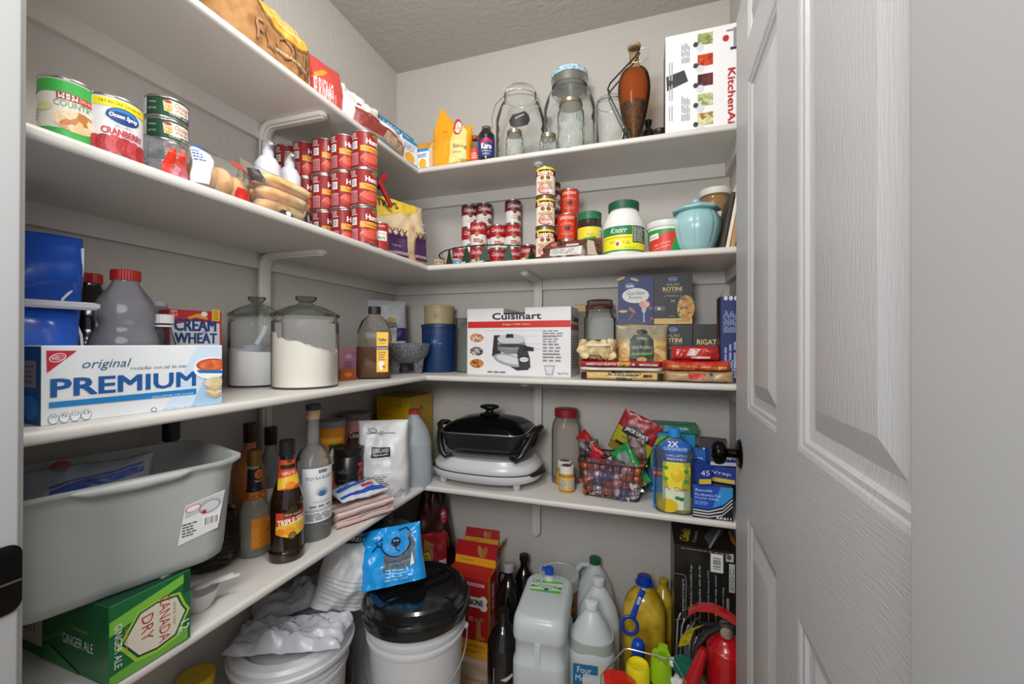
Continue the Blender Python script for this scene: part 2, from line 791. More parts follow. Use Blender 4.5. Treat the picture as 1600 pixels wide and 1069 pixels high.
class PP(PR):
    """print given in rows and columns of the photograph on a measured surface"""

    def __init__(s, S, fn, **k):
        super().__init__(fn, **k)
        s.S = S
        if isinstance(S, Face):
            s.clip = (-S.w / 2 + .0006, S.w / 2 - .0006, .0006)

    def T(s, t, u0, v0, u1, v1, c, **k):
        """text whose left end spans rows.. (u0,v0) bottom-left, (u1,v1) top-right"""
        a, b = s.S(u0, v0), s.S(u1, v1)
        k.setdefault('bold', 0.02)
        rot = k.get('rot', 0)
        w, h = abs(b[0] - a[0]), abs(b[1] - a[1])
        if abs(rot) == 90:
            w, h = h, w
        return s.text(t, (a[0] + b[0]) / 2, (a[1] + b[1]) / 2, w, h, c, **k)

    def B(s, u0, v0, u1, v1, c, **k):
        a, b = s.S(u0, v0), s.S(u1, v1)
        return s.rect(min(a[0], b[0]), min(a[1], b[1]), max(a[0], b[0]), max(a[1], b[1]), c, **k)

    def Q(s, pts, c, **k):
        return s.poly([s.S(*p) for p in pts], c, **k)

    def E(s, u, v, ru, rv, c, **k):
        a = s.S(u, v)
        b = s.S(u + ru, v)
        d = s.S(u, v - rv)
        return s.ell(a[0], a[1], abs(b[0] - a[0]), abs(d[1] - a[1]), c, **k)

    def L(s, u0, v0, u1, v1, n, c, **k):
        a, b = s.S(u0, v0), s.S(u1, v1)
        return s.lines(min(a[0], b[0]), min(a[1], b[1]), max(a[0], b[0]), max(a[1], b[1]), n, c, **k)


def boxpx(name, label, cat, F, h, depth, colr, **k):
    """carton whose front is the measured face F"""
    t = carton(name, label, cat, F.at(depth), F.rz, F.w, depth, h, colr, **k)
    return t


def hgt(p, v):
    return zat(p, v) - p[2]


def can(name, label, cat, c, r, h, paper, rz=None, group=None, rim=None, lidm=None, seg=36):
    rz = face(c) if rz is None else rz
    t = T(name, label, cat, c, rz, group)
    rim = rim or STEEL
    b = MB()
    b.lathe([(r - 0.0012, 0.004), (r, 0.0045), (r, h - 0.0045), (r - 0.0012, h - 0.004)], C(paper, 0.32) if isinstance(paper, str) else paper, seg, False, False)
    b.build('can_body', t, angle=50)
    for z, s_ in ((0, 1), (h, -1)):
        b = MB()
        pr = [(r - 0.001, z + s_ * 0.0045), (r + 0.0006, z + s_ * 0.0035), (r + 0.0009, z + s_ * 0.0015), (r, z), (r - 0.0022, z), (r - 0.003, z + s_ * 0.003), (r * 0.8, z + s_ * 0.003), (r * 0.78, z + s_ * 0.0022), (0.0001, z + s_ * 0.0022)]
        b.lathe(pr if s_ < 0 else pr, lidm or rim, seg, False, False)
        b.build('can_rim', t, angle=40)
    return t


def jar(name, label, cat, c, prof, mat, rz=None, group=None, seg=40, inner=True, part='glass_body', base=0.004):
    """revolved vessel of thin material"""
    t = T(name, label, cat, c, face(c) if rz is None else rz, group)
    b = MB()
    b.lathe(prof, mat, seg, True, False)
    b.build(part, t, angle=50)
    return t


def lid(t, r, z, h, mat, name='lid', ridges=0, seg=36, bev=0.0015, loc=(0, 0)):
    b = MB()
    if ridges:
        rings = []
        n = ridges * 2
        for rr_, zz_, k_ in ((r, z, 1), (r, z + h - bev, 1), (r - bev, z + h, 0), (0.0001, z + h, 0)):
            rings.append([((rr_ + (0.0007 if j % 2 else 0) * k_) * math.cos(2 * PI * j / n), (rr_ + (0.0007 if j % 2 else 0) * k_) * math.sin(2 * PI * j / n), zz_) for j in range(n)])
        b.loft(rings, mat, True, False)
    else:
        b.lathe([(r - bev * 0.4, z), (r, z + bev * 0.5), (r, z + h - bev), (r - bev, z + h), (0.0001, z + h)], mat, seg, True, False)
    o = b.build(name, t, angle=40)
    o.location = (loc[0], loc[1], 0)
    return o


def scale_prof(prof, k):
    return [(max(r * k, 1e-4) if r > 0 else r, z) for r, z in prof]
# ================================================================== the room
XL, YB, XR, ZC = -1.1352, 1.7164, 0.2936, 1.2859 + CAM_H
SH = [  # top, left front edge x, back front edge y
    (CAM_H + 0.6876, -0.8514, 1.4362),
    (CAM_H + 0.2897, -0.7702, 1.3696),
    (CAM_H - 0.1228, -0.7976, 1.4090),
    (CAM_H - 0.5418, -0.7981, 1.4030)]
Z1, Z2, Z3, Z4 = [s[0] for s in SH]
TH = 0.0205

m_wall, nt, b_ = newmat('wall_paint')
b_.inputs['Base Color'].default_value = lin('#c3bfb9')
b_.inputs['Roughness'].default_value = 0.75
add_bump(nt, b_, 75, 0.9, 0.003, 5)
m_ceil, nt, b_ = newmat('ceiling_paint')
b_.inputs['Base Color'].default_value = lin('#bab6b0')
b_.inputs['Roughness'].default_value = 0.8
add_bump(nt, b_, 40, 0.8, 0.0045, 5)
m_shelf, nt, b_ = newmat('shelf_paint')
b_.inputs['Base Color'].default_value = lin('#d9d6d0')
b_.inputs['Roughness'].default_value = 0.42
add_bump(nt, b_, 14, 0.05, 0.002, 6, (1, 1, 1))
m_trim = C('#cfccc6', 0.45)
m_bracket = C('#d6d3cd', 0.4)
m_jamb = C('#a6a6a6', 0.45)


def struct(name, b, parent=None, **k):
    o = b.build(name, parent, **k)
    if parent is None:
        o['kind'] = 'structure'
    return o


def slab(name, x0, y0, z0, x1, y1, z1, m, parent=None):
    return struct(name, MB().box(x0, y0, z0, x1, y1, z1, m), parent)


YF = 0.30     # inner face of the doorway wall
slab('wall_left', XL - 0.1, YF - 0.12, 0, XL, YB + 0.1, ZC, m_wall)
slab('wall_back', XL, YB, 0, XR + 0.1, YB + 0.1, ZC, m_wall)
slab('wall_right', XR, YF - 0.12, 0, XR + 0.1, YB, ZC, m_wall)
slab('ceiling', XL - 0.1, YF - 0.12, ZC, XR + 0.1, YB + 0.1, ZC + 0.1, m_ceil)
wf = MB()
wf.box(XL, YF - 0.12, 0, -0.735, YF - 0.02, ZC, m_wall)
wf.box(0.215, YF - 0.12, 0, XR, YF - 0.02, ZC, m_wall)
wf.box(-0.735, YF - 0.12, 2.12, 0.215, YF - 0.02, ZC, m_wall)
struct('wall_front', wf)

# floor: wood-look planks
m_fl, nt, b_ = newmat('floor_wood')
b_.inputs['Roughness'].default_value = 0.45
tc = nt.nodes.new('ShaderNodeTexCoord')
mp = nt.nodes.new('ShaderNodeMapping')
mp.inputs['Scale'].default_value = (1.5, 14, 1)
nz = nt.nodes.new('ShaderNodeTexNoise')
nz.inputs['Scale'].default_value = 4
nz.inputs['Detail'].default_value = 8
cr = nt.nodes.new('ShaderNodeValToRGB')
cr.color_ramp.elements[0].position = 0.3
cr.color_ramp.elements[0].color = lin('#8a7664')
cr.color_ramp.elements[1].position = 0.7
cr.color_ramp.elements[1].color = lin('#c4b19b')
nt.links.new(tc.outputs['Object'], mp.inputs[0])
nt.links.new(mp.outputs[0], nz.inputs['Vector'])
nt.links.new(nz.outputs[0], cr.inputs[0])
nt.links.new(cr.outputs[0], b_.inputs['Base Color'])
fl = slab('floor', XL - 0.1, -2.2, -0.1, XR + 0.9, YB + 0.1, -0.006, C('#5a4c40', 0.6))
pw, pl = 0.152, 0.92
k = 0
y = YB - 0.001
while y > -0.3:
    x = XL - (0.31 * (k % 3))
    while x < XR:
        a, c_ = max(x, XL), min(x + pl, XR)
        if c_ - a > 0.03:
            pm = MB()
            pm.rr([(1, 1, 0), (1, 1, 0.0048), ((c_ - a - 0.004) / (c_ - a), (pw - 0.004) / pw, 0.006)], m_fl, c_ - a - 0.001, pw - 0.001, 0.0, 1)
            pm.build('plank', fl, loc=((a + c_) / 2, y - pw / 2, -0.006))
        x += pl
    y -= pw
    k += 1


# shelves: L-shaped boards with a bullnose front edge on painted cleats
def bull(x0, x1, y, z, along, th=TH, r=0.009):
    pass


def board_profile(depth, th, r=0.0085):
    """cross-section (q along depth from the wall to the front edge, z)"""
    pts = [(0, -th), (depth - r, -th)]
    for i in range(1, 6):
        a = -PI / 2 + PI / 2 * i / 6
        pts.append((depth - r + r * math.cos(a), -th + r + r * math.sin(a)))
    pts.append((depth, -r))
    for i in range(1, 7):
        a = PI / 2 * i / 6
        pts.append((depth - r + r * math.cos(a), -r + r * math.sin(a)))
    pts += [(0, 0)]
    return pts


names = ['top white shelf running round the left and back walls under flour bags and glass jars',
         'second white shelf from the top, holding the soup and tomato cans',
         'third white shelf from the top, holding cracker box, flour jars and pasta',
         'lowest white shelf, holding liquor bottles, plastic bin and electric skillet']
for i, (z, xe, ye) in enumerate(SH):
    sh = T('pantry_shelf', names[i], 'shelf', (XL, YB, z))
    dx, dy = xe - XL, YB - ye
    # left board runs from the doorway wall to the mitre line in the corner
    A = MB()
    pr = board_profile(dx, TH)
    yn = YF
    r0 = [(q, yn - YB, zz) for q, zz in pr]
    r1 = [(q, -dy * q / dx - 0.0004, zz) for q, zz in pr]
    A.loft([r0, r1], m_shelf)
    A.build('shelf_board', sh, angle=25)
    Bm = MB()
    pr = board_profile(dy, TH)
    r0 = [(dx * q / dy + 0.0004, -q, zz) for q, zz in pr]
    r1 = [(XR - XL, -q, zz) for q, zz in pr]
    Bm.loft([r0, r1], m_shelf)
    Bm.build('shelf_board', sh, angle=25)
    ch = 0.0445 if i != 0 else 0.047
    ct = 0.018
    for (x0, y0, x1, y1) in ((0, yn - YB, ct, 0), (ct, -ct, XR - XL, 0), (XR - XL - ct, -dy + 0.01, XR - XL, -ct)):
        cl = MB().box(x0, y0, -TH - ch, x1, y1, -TH, m_trim)
        cl.build('cleat', sh)


# shelf brackets: bent flat bar with a raised rib
def bracket(loc, rz, label, arm, leg):
    t = T('shelf_bracket', label, 'bracket', loc, rz)
    # local: wall at y=0, arm towards -y, leg down
    w, th_ = 0.036, 0.012
    path = []
    rc = 0.032
    path.append((-arm, 0))
    path.append((-rc - th_, 0))
    for i in range(1, 8):
        a = PI / 2 * i / 8
        path.append((-th_ / 2 - rc + rc * math.sin(a) , -rc + rc * math.cos(a)))
    path.append((-th_ / 2, -rc))
    path.append((-th_ / 2, -leg))
    def strip(width, lift, n0, n1, name, shrink):
        b = MB()
        P = list(path)
        P[0] = (P[0][0] + shrink, 0)
        P[-1] = (P[-1][0], P[-1][1] + shrink)
        # subdivide ends so they can be rounded
        def cut(a, b_, k=4):
            return [(a[0] + (b_[0] - a[0]) * j / 10 * (width * 10 / 2 / max(math.dist(a, b_), 1e-6)) / k, a[1] + (b_[1] - a[1]) * j / 10 * (width * 10 / 2 / max(math.dist(a, b_), 1e-6)) / k) for j in range(k)]
        P2 = cut(P[0], P[1]) + P[1:-1] + cut(P[-1], P[-2])[::-1]
        L = [0]
        for i_ in range(1, len(P2)):
            L.append(L[-1] + math.dist(P2[i_], P2[i_ - 1]))
        tot = L[-1]
        rings = []
        for i_, (y_, z_) in enumerate(P2):
            a = P2[max(i_ - 1, 0)]
            c = P2[min(i_ + 1, len(P2) - 1)]
            ty, tz = c[0] - a[0], c[1] - a[1]
            n = math.hypot(ty, tz)
            ty, tz = ty / n, tz / n
            ny, nz_ = tz, -ty      # towards the room side (down for the arm)
            e = min(L[i_], tot - L[i_])
            hw = width / 2
            hw = hw if e >= hw else max(math.sqrt(max(hw * hw - (hw - e) ** 2, 0)), hw * 0.15)
            o = th_ / 2 + 0.0005
            sec = [(-hw, -o + 0.001), (-hw, o + lift - 0.002), (-hw * 0.86, o + lift), (hw * 0.86, o + lift), (hw, o + lift - 0.002), (hw, -o + 0.001)]
            rings.append([(s_, y_ + ny * q, z_ + nz_ * q) for s_, q in sec])
        b.loft(rings, m_bracket)
        b.build(name, t, angle=35)
    strip(w, 0, 0, 0, 'bracket_bar', 0)
    strip(w * 0.48, 0.004, 0, 0, 'bracket_rib', 0.008)
    return t


def bk_left(i, u, lab):
    p = onX(u, XL + 0.018, SH[i][0] - TH - 0.006)
    bracket(p, PI / 2, lab, 0.235, 0.27)


def bk_back(i, u, lab):
    p = onY(u, YB - 0.018, SH[i][0] - TH - 0.006)
    bracket(p, 0, lab, 0.225, 0.235)


bk_left(0, 411, 'white bracket under the top shelf on the left wall')
bk_left(1, 411, 'white bracket under the second shelf above the glass jars')
bk_left(2, 414, 'white bracket on the left wall behind the liquor bottles')
bk_back(0, 860, 'white bracket under the top shelf on the back wall, behind bean cans')
bk_back(1, 841, 'white bracket on the back wall above the waffle maker box')
bk_back(2, 841, 'white bracket on the back wall behind the electric skillet')
bk_back(3, 839, 'white bracket under the lowest shelf on the back wall')

# ---------------------------------------------------------------- door and frame
DA = R(-1.8)
door = empty('door_1', (0.1975, 0.37, 0.008), 0)
door.rotation_euler = (0, 0, DA)
door['kind'] = 'structure'
DL, DT, DHT = 0.846, 0.035, 2.03     # local: y along the door, face at x=0 towards -x


def m_door(name, st):
    m, nt, b = newmat(name)
    b.inputs['Base Color'].default_value = lin('#b0b0b1')
    b.inputs['Roughness'].default_value = 0.4
    add_bump(nt, b, 55, 0.7, 0.0012, 6, st)
    return m


md_v = m_door('door_grain_upright', (1, 6, 0.5))
md_h = m_door('door_grain_level', (1, 0.5, 7))
pan_y = [(0.030, 0.326), (0.444, 0.700)]
pan_z = [(0.20, 0.792), (1.030, 1.785), (1.875, 1.975)]
core = MB().box(0.012, 0, 0, DT, DL, DHT, md_v)
core.build('door_core', door)
cols = [(0, pan_y[0][0]), (pan_y[0][1], pan_y[1][0]), (pan_y[1][1], DL)]
for a, c_ in cols:
    MB().box(0, a, 0, 0.0118, c_, DHT, md_v).build('stile', door)
zz = [0] + [q for p_ in pan_z for q in p_] + [DHT]
for a, c_ in zip(zz[0::2], zz[1::2]):
    for ya, yb in pan_y:
        MB().box(0, ya + 0.0003, a, 0.0118, yb - 0.0003, c_, md_h).build('rail', door)
for ya, yb in pan_y:
    for za, zb in pan_z:
        b = MB()
        pr = [(0, 0.0), (0.006, 0.0015), (0.009, 0.0035), (0.015, 0.0045), (0.020, 0.0085), (0.030, 0.0105), (0.036, 0.0108), (0.066, 0.0018), (0.068, 0.0014)]
        if zb - za < 0.15:
            pr = [(q * 0.6, w_) for q, w_ in pr]
        rings = [[(w_, ya + q, za + q), (w_, ya + q, zb - q), (w_, yb - q, zb - q), (w_, yb - q, za + q)] for q, w_ in pr]
        b.loft(rings, md_v, cap0=False, smooth=True)
        b.build('door_panel', door, angle=14)
# knob
KZ, KY = 0.910, DL - 0.062
kb = MB()
mk = C('#17130f', 0.22, 0.85)
Mk = Matrix.Translation((0, KY, KZ)) @ Matrix.Rotation(R(-90), 4, 'Y')
kb.lathe(smooth_prof([(0.0, 0.0), (0.034, 0.0005), (0.0345, 0.003), (0.031, 0.007), (0.020, 0.0095), (0.0125, 0.011)], 3), mk, 32, M=Mk)
kno = kb.build('knob_rose', door, angle=50)
kb = MB()
kb.lathe(smooth_prof([(0.0115, 0.010), (0.011, 0.026), (0.013, 0.031), (0.0255, 0.036), (0.0295, 0.046), (0.0285, 0.056), (0.021, 0.064), (0.008, 0.067), (0.0001, 0.0672)], 3), mk, 32, M=Mk)
kb.build('door_knob', door, angle=60)
MB().box(0.006, DL, KZ - 0.028, DT - 0.006, DL + 0.0015, KZ + 0.028, mk).build('latch_plate', door)
for hz in (0.18, 1.0, 1.82):
    hb = MB().lathe([(0.006, -0.045), (0.006, 0.045)], mk, 12)
    hb.build('hinge', door, loc=(0.008, -0.008, hz))

# left jamb with its stop and the strike plate
tj = empty('trim_1', (-0.695, 0.2875, 0))
tj['kind'] = 'structure'
b = MB()
b.rr([(1, 1, 0), (1, 1, 2.08)], m_jamb, 0.02, 0.16, 0.15, 3)
b.build('jamb_board', tj, loc=(-0.0105, -0.081, 0))
b = MB()
b.rr([(1, 1, 0), (1, 1, 2.08)], m_jamb, 0.014, 0.04, 0.3, 3)
b.build('door_stop', tj, loc=(0.0035, -0.115, 0))
b = MB()
b.rr([(1, 1, 0), (1, 1, 2.14)], m_jamb, 0.065, 0.016, 0.3, 3)
b.build('casing', tj, loc=(-0.054, 0.004, 0))
mpl = C('#1b1a19', 0.3, 0.7)
sp = MB()
sp.rr([(1, 1, 0), (1, 1, .0022), (.97, .97, .003)], mpl, .078, .060, .2, 6, M=Matrix.Rotation(R(90), 4, 'Y'))
sp.build('strike_plate', tj, loc=(-.0004, -.0295, KZ + .008))
MB().box(0, -.028, -.0012, .0032, .029, .0012, C('#6a6662', .4, .7)).build('strike_seam', tj, loc=(0, -.0295, KZ + .004))
# right jamb
tj = empty('trim_2', (0.176, 0.366, 0))
tj['kind'] = 'structure'
b = MB()
b.rr([(1, 1, 0), (1, 1, 2.08)], m_jamb, 0.02, 0.32, 0.2, 4)
b.build('jamb_board', tj, loc=(0.0105, -0.16, 0))
tj = empty('trim_3', (-0.26, 0.27, 2.08))
tj['kind'] = 'structure'
b = MB().box(-0.46, -0.08, 0, 0.46, 0.08, 0.02, m_jamb)
b.build('head_jamb', tj, loc=(0, 0, 0))
# ceiling lamp bowl above the camera, out of the picture
lb = T('ceiling_lamp', 'round white ceiling lamp', 'lamp', (-0.35, 0.62, ZC))
MB().lathe([(0.16, 0), (0.16, -0.018), (0.155, -0.02)], C('#e0e0dc', 0.4), 32).build('lamp_base', lb)
# baseboards
for nm, a in (('baseboard_left', (XL, YF, 0, XL + 0.014, YB, 0.09)), ('baseboard_back', (XL + 0.014, YB - 0.014, 0, XR - 0.014, YB, 0.09)), ('baseboard_right', (XR - 0.014, YF, 0, XR, YB, 0.09))):
    slab(nm, *a, m_trim)
# ================================================================== top shelf (seen from below)
# large flour bag
F = Face(onX(338, -0.868, Z1), onX(496, -0.868, Z1))
t, fn = pouch('flour_bag', 'big tan paper flour bag at the left end of the top shelf', 'bag', F.at(0.11), F.rz, F.w, 0.168, 0.12, SPK('#a87b48', '#946639', 30, 0.75, kind='noise'), crumple=0.008, seed=3, bulge=lambda q: 1.0, side=0.4, nx=64, nz=44)
p = PP(F, lambda s, t_, o: fn(s, t_, o), step=0.007, base=0.002, inc=0.0010)
g0 = F(345, 20)
p.ell(0.03, 0.115, 0.085, 0.045, '#8f6237', rot=-6)
p.ell(0.03, 0.116, 0.079, 0.040, '#e9a93c', rot=-6)
p.ell(-0.105, 0.14, 0.03, 0.024, '#8f6237')
p.ell(-0.105, 0.14, 0.026, 0.020, '#e39a2c')
p.text('ALL PURPOSE', 0.03, 0.138, 0.115, 0.016, '#fff3da', rot=-6)
p.text('Enriched Flour', 0.035, 0.112, 0.10, 0.017, '#fff0cc', rot=-6, shear=0.3)
p.text('unbleached', 0.035, 0.095, 0.07, 0.007, '#fff0cc', rot=-6)
p.text('FLOUR', 0.035, 0.047, 0.19, 0.055, '#9a6f48')
p.text('BETTER FOR BAKING', 0.045, 0.030, 0.10, 0.006, '#fbf3e2')
p.build(t)
# blue bag behind
q = onX(362, -0.99, Z1)
t, fn = pouch('sugar_bag', 'bright blue bag sticking up behind the tan flour bag', 'bag', q, PI / 2, 0.17, 0.24, 0.08, '#1f5fb4', crumple=0.008, seed=5)
pr = PR(lambda s, t_, o: fn(s, t_, o), step=0.02, base=0.001)
pr.rect(-0.05, 0.03, 0.05, 0.08, '#e8e8ea')
pr.build(t)
# red self rising flour
F = Face(onX(486, -0.905, Z1), onX(540, -0.885, Z1))
t, fn = pouch('flour_bag', 'small red paper bag of self rising flour beside the tan bag', 'bag', F.at(0.07), F.rz, F.w, 0.155, 0.075, '#cf4a42', crumple=0.004, seed=8, side=0.3)
p = PP(F, lambda s, t_, o: fn(s, t_, o), step=0.012, base=0.001, inc=0.0004)
p.Q([(486, 110), (490, 118), (505, 118), (516, 112), (505, 108)], '#e8912e')
p.T('SELF RISING', 480, 146, 519, 134, '#fbeeea', bold=.02)
p.T('FLOUR', 508, 149, 520, 143, '#fbeeea')
p.T('NET WT 5 LB', 503, 164, 524, 151, '#f3c9c4', bold=0.0)
p.build(t)
b = MB()
b.sphere((0, 0, 0), (0.045, 0.03, 0.02), C('#e7e4dc', 0.5), 14, 8)
# white plastic bag fluff (folded empty bag) and two lying packages
mwb = C('#e9e6e4', 0.25)
F = Face(onX(536, -0.885, Z1), onX(600, -0.875, Z1))
t, fn = pouch('marshmallow_bag', 'crumpled white plastic bag with maroon print, upright behind the cream packet', 'bag', F.at(0.08), F.rz, F.w * 1.05, 0.135, 0.08, mwb, crumple=0.013, seed=11, sc_=22)
pr = PR(lambda s, t_, o: fn(s, t_, o), step=0.012, base=0.0012)
pr.poly([(-0.05, 0.06), (-0.03, 0.09), (-0.02, 0.085), (-0.035, 0.05)], '#6d2a3c').rect(0.02, 0.05, 0.07, 0.075, '#7b3144')
pr.build(t)
F = Face(onX(556, -0.862, Z1 + 0.004), onX(637, -0.840, Z1 + 0.004))
t, fn = pouch('marshmallow_bag', 'white and brick red packet lying along the edge of the top shelf corner', 'bag', F.at(0.07), F.rz, F.w, 0.082, 0.085, mwb, crumple=0.008, seed=12, top_pinch=True, sc_=20)
p = PP(F, lambda s, t_, o: fn(s, t_, o), step=0.012, base=0.0012, inc=0.0005)
W_ = F.w
p.poly([(-W_ * .49, .0), (W_ * .47, .0), (W_ * .45, .03), (.03, .037), (-W_ * .30, .055), (-W_ * .47, .06)], '#8c3a33')
p.poly([(-.02, .0), (W_ * .36, .0), (W_ * .4, .022), (.0, .034)], '#b59a84')
p.poly([(-.10, .05), (-.06, .066), (-.02, .056), (-.05, .045)], '#a04238')
p.build(t)
# blue / yellow box "large size"
F = Face(onX(592, -0.985, Z1), onX(645, -0.965, Z1))
t = boxpx('pudding_box', 'blue and yellow carton at the back of the top shelf corner', 'box', F, 0.200, 0.06, '#e8dfb8', r=0.4)
p = PP(F, f_front(0.06))
hh = 0.200
p.rect(-F.w / 2, hh - .03, F.w / 2, hh, '#2f8fc7').rect(-F.w / 2, .03, F.w / 2, hh - .03, '#ecd94d').rect(-F.w / 2, 0, F.w / 2, .03, '#f0ece0')
p.text('LARGE SIZE', 0.0, hh - .014, F.w * .8, .013, '#eef6fb').ell(-F.w * .3, hh - .05, .012, .010, '#b03a2e').ell(0.01, .05, .035, .022, SPK('#f4f0d8', '#e8d890', 60, 0.5))
p.build(t)
p = PR(f_left(F.w))
p.rect(-.03, 0, .03, .2, '#1d3f86')
p.build(t)
# small pudding boxes in the corner
for k, (a, b_, x_, h_, lab) in enumerate(((627, 651, -0.868, 0.093, 'small blue and white pudding carton, left one of the pair in the corner'), (650, 669, -0.862, 0.082, 'small blue and white pudding carton, right one of the pair in the corner'))):
    F = Face(onX(a, x_, Z1) if k == 0 else onY(a, 1.452, Z1), onY(b_, 1.452 if k else 1.437, Z1))
    t = boxpx('pudding_box', lab, 'box', F, h_, 0.035, '#eef1f4', group='pudding cartons')
    w_ = F.w
    p = PP(F, f_front(0.035))
    p.rect(-w_ / 2, h_ - .013, w_ / 2, h_, '#2f8fd0').text('GIFT', 0, h_ - .028, w_ * .7, .014, '#3f6fb0').ell(.0, .022, w_ * .3, .02, '#f2b01e').lines(-w_ * .4, .045, w_ * .4, .06, 3, '#7b93b8').rect(-w_ / 2, 0, w_ / 2, .006, '#2f8fd0')
    p.build(t)
# yellow baking bags
myb = C('#eda61c', 0.28)
F = Face(onY(632, 1.575, Z1), onY(698, 1.56, Z1))
t, fn = pouch('chip_bag', 'yellow bag of baking chips with folded top, further left', 'bag', F.at(0.09), F.rz, F.w * 1.1, 0.185, 0.09, myb, crumple=0.01, seed=21, group='yellow bags of baking chips')
p = PP(F, lambda s, t_, o: fn(s, t_, o), step=0.014, base=0.001, inc=0.0005)
p.Q([(668, 205), (690, 200), (690, 250), (668, 262)], '#f2dfae')
p.E(676, 211, 8, 10, '#b32620', rot=-50).T('Baking', 666, 242, 690, 230, '#2b2218').T('100%', 668, 252, 690, 243, '#2b2218').T('USA', 669, 260, 686, 252, '#2b2218')
p.build(t)
F = Face(onY(671, 1.462, Z1), onY(730, 1.47, Z1))
t, fn = pouch('chip_bag', 'yellow bag of baking chips standing with a tall pointed corner', 'bag', F.at(0.07), F.rz, F.w * 1.05, 0.17, 0.075, myb, crumple=0.006, seed=24, group='yellow bags of baking chips')
p = PP(F, lambda s, t_, o: fn(s, t_, o), step=0.014, base=0.001, inc=0.0005)
p.Q([(702, 256), (728, 250), (727, 200), (712, 180), (706, 196)], '#f3d98c')
p.E(712, 194, 7, 15, '#b8352a', rot=10).E(713, 194, 5, 11, '#f7efe0', rot=10).T('KING', 709, 199, 717, 190, '#b8352a', rot=0)
p.T('Baking', 709, 234, 728, 224, '#2b2218').T('100%', 718, 254, 731, 247, '#2b2218').L(708, 240, 727, 236, 1, '#5a4420')
p.build(t)
bb = MB()
W2 = F.w
bb.loft([[(-W2 * .47, -.012, .15), (-W2 * .1, -.020, .15), (W2 * .16, -.002, .15), (-W2 * .1, .01, .15)], [(-W2 * .40, -.008, .20), (-W2 * .18, -.012, .20), (W2 * .0, 0, .195), (-W2 * .2, .006, .20)], [(-W2 * .29, -.002, .252), (-W2 * .27, -.003, .252), (-W2 * .25, 0, .25), (-W2 * .27, .002, .25)]], myb)
bb.build('bag_corner', t)
# yellow lying bottom of bag with stripes
# syrup bottles
mdk = C('#120a06', 0.12, coat=0.5)
c = onY(741, 1.51, Z1)
t = T('vanilla_bottle', 'small clear bottle with a red label beside the dark syrup bottle', 'bottle', c, face(c))
pf = smooth_prof([(.019, 0), (.021, .004), (.021, .07), (.019, .09), (.010, .105), (.010, .118)], 3)
MB().lathe(pf, GLASS('#e9dfd0'), 24).build('glass_body', t)
lid(t, .0125, .112, .016, C('#a83a32', .4))
PR(f_cyl(.0213), step=.006).rect(-.02, .02, .02, .07, '#e8432e').lines(-.014, .03, .014, .055, 3, '#f6e6da').build(t)
c = onY(759, 1.468, Z1)
r_ = pxw(c, 27) / 2
pf = smooth_prof([(r_ * .92, 0), (r_, .004), (r_, .088), (r_ * .93, .10), (r_ * .62, .116), (r_ * .5, .122)], 3)
t = T('syrup_bottle', 'dark corn syrup bottle with blue and red label near the glass jars', 'bottle', c, face(c))
MB().lathe(pf, mdk, 28).build('bottle_body', t)
lid(t, r_ * .53, .118, .013, C('#5d574d', .5), ridges=20)
p = PR(f_cyl(r_ + .0003), step=.006)
p.rect(-r_ * 1.3, .008, r_ * 1.3, .078, '#1d2f7c').poly([(-.024, .05), (.0, .066), (.024, .058), (.024, .068), (0, .078), (-.024, .066)], '#c8202c').text('Karo', 0, .047, .040, .022, '#f5f5f5', bold=.03).rect(-.02, .027, .02, .030, '#d9b53c').text('LIGHT', 0, .018, .03, .006, '#dfe4f0')
p.build(t)


def wire_bail(t, r, z, up=0.02, drop=0.05, side=1):
    b = MB()
    pts = [(r * math.cos(a), r * math.sin(a), z) for a in [2 * PI * k / 24 for k in range(24)]]
    b.tube(pts, .0012, STEEL, 6, closed=True)
    b.tube([(side * r, 0, z), (side * (r + .008), -.008, z - .004), (side * (r + .012), -.012, z - drop * .6), (side * (r + .006), -.014, z - drop)], .0014, STEEL, 6)
    b.tube([(-r, .01, z), (-r * .8, .01, z + up), (0, .01, z + up + .006), (r * .8, .01, z + up), (r, .01, z)], .0014, STEEL, 6)
    b.build('wire_bail', t)


# big jar with bail and chalkboard tag
c = onY(812, 1.618, Z1)
r_ = pxw(c, 76) / 2
H = hgt(c, 140)
pf = smooth_prof([(r_ * .9, 0), (r_, .008), (r_, H * .55), (r_ * .97, H * .66), (r_ * .80, H * .80), (r_ * .62, H * .86), (r_ * .62, H * .92)], 4)
t = jar('glass_jar', 'wide glass jar with wire handle and black tag on the top shelf', 'jar', c, pf, CLEAR)
MB().lathe([(r_ * .66, H * .90), (r_ * .68, H * .93), (r_ * .66, H * .95), (r_ * .60, H * .985), (r_ * .30, H), (.0001, H)], CLEAR, 36, False, False).build('glass_lid', t)
wire_bail(t, r_ * .66, H * .90)
b = MB().tube([(-r_ * .66, -.02, H * .9), (-r_ * 1.0, -.03, H * .78), (-r_ * 1.16, -.03, H * .62), (-r_ * 1.12, -.03, H * .5)], .0016, STEEL, 6)
b.build('carry_handle', t)
p = PR(f_cyl(r_ + .001), step=.008, base=.0015)
tag = [(-.042, .080), (-.048, .102), (-.034, .122), (-.010, .126), (.012, .134), (.028, .122), (.034, .102), (.024, .082), (0, .074), (-.022, .070)]
p.poly([(x + .004, y + H * .52 - .11) for x, y in tag], '#2a2a2c').poly([(-.02, H * .52 - .006), (.014, H * .52 + .010), (.014, H * .52 + .013), (-.02, H * .52 - .003)], '#dcdcdc')
p.build(t, 'chalk_tag', 'black chalkboard tag')
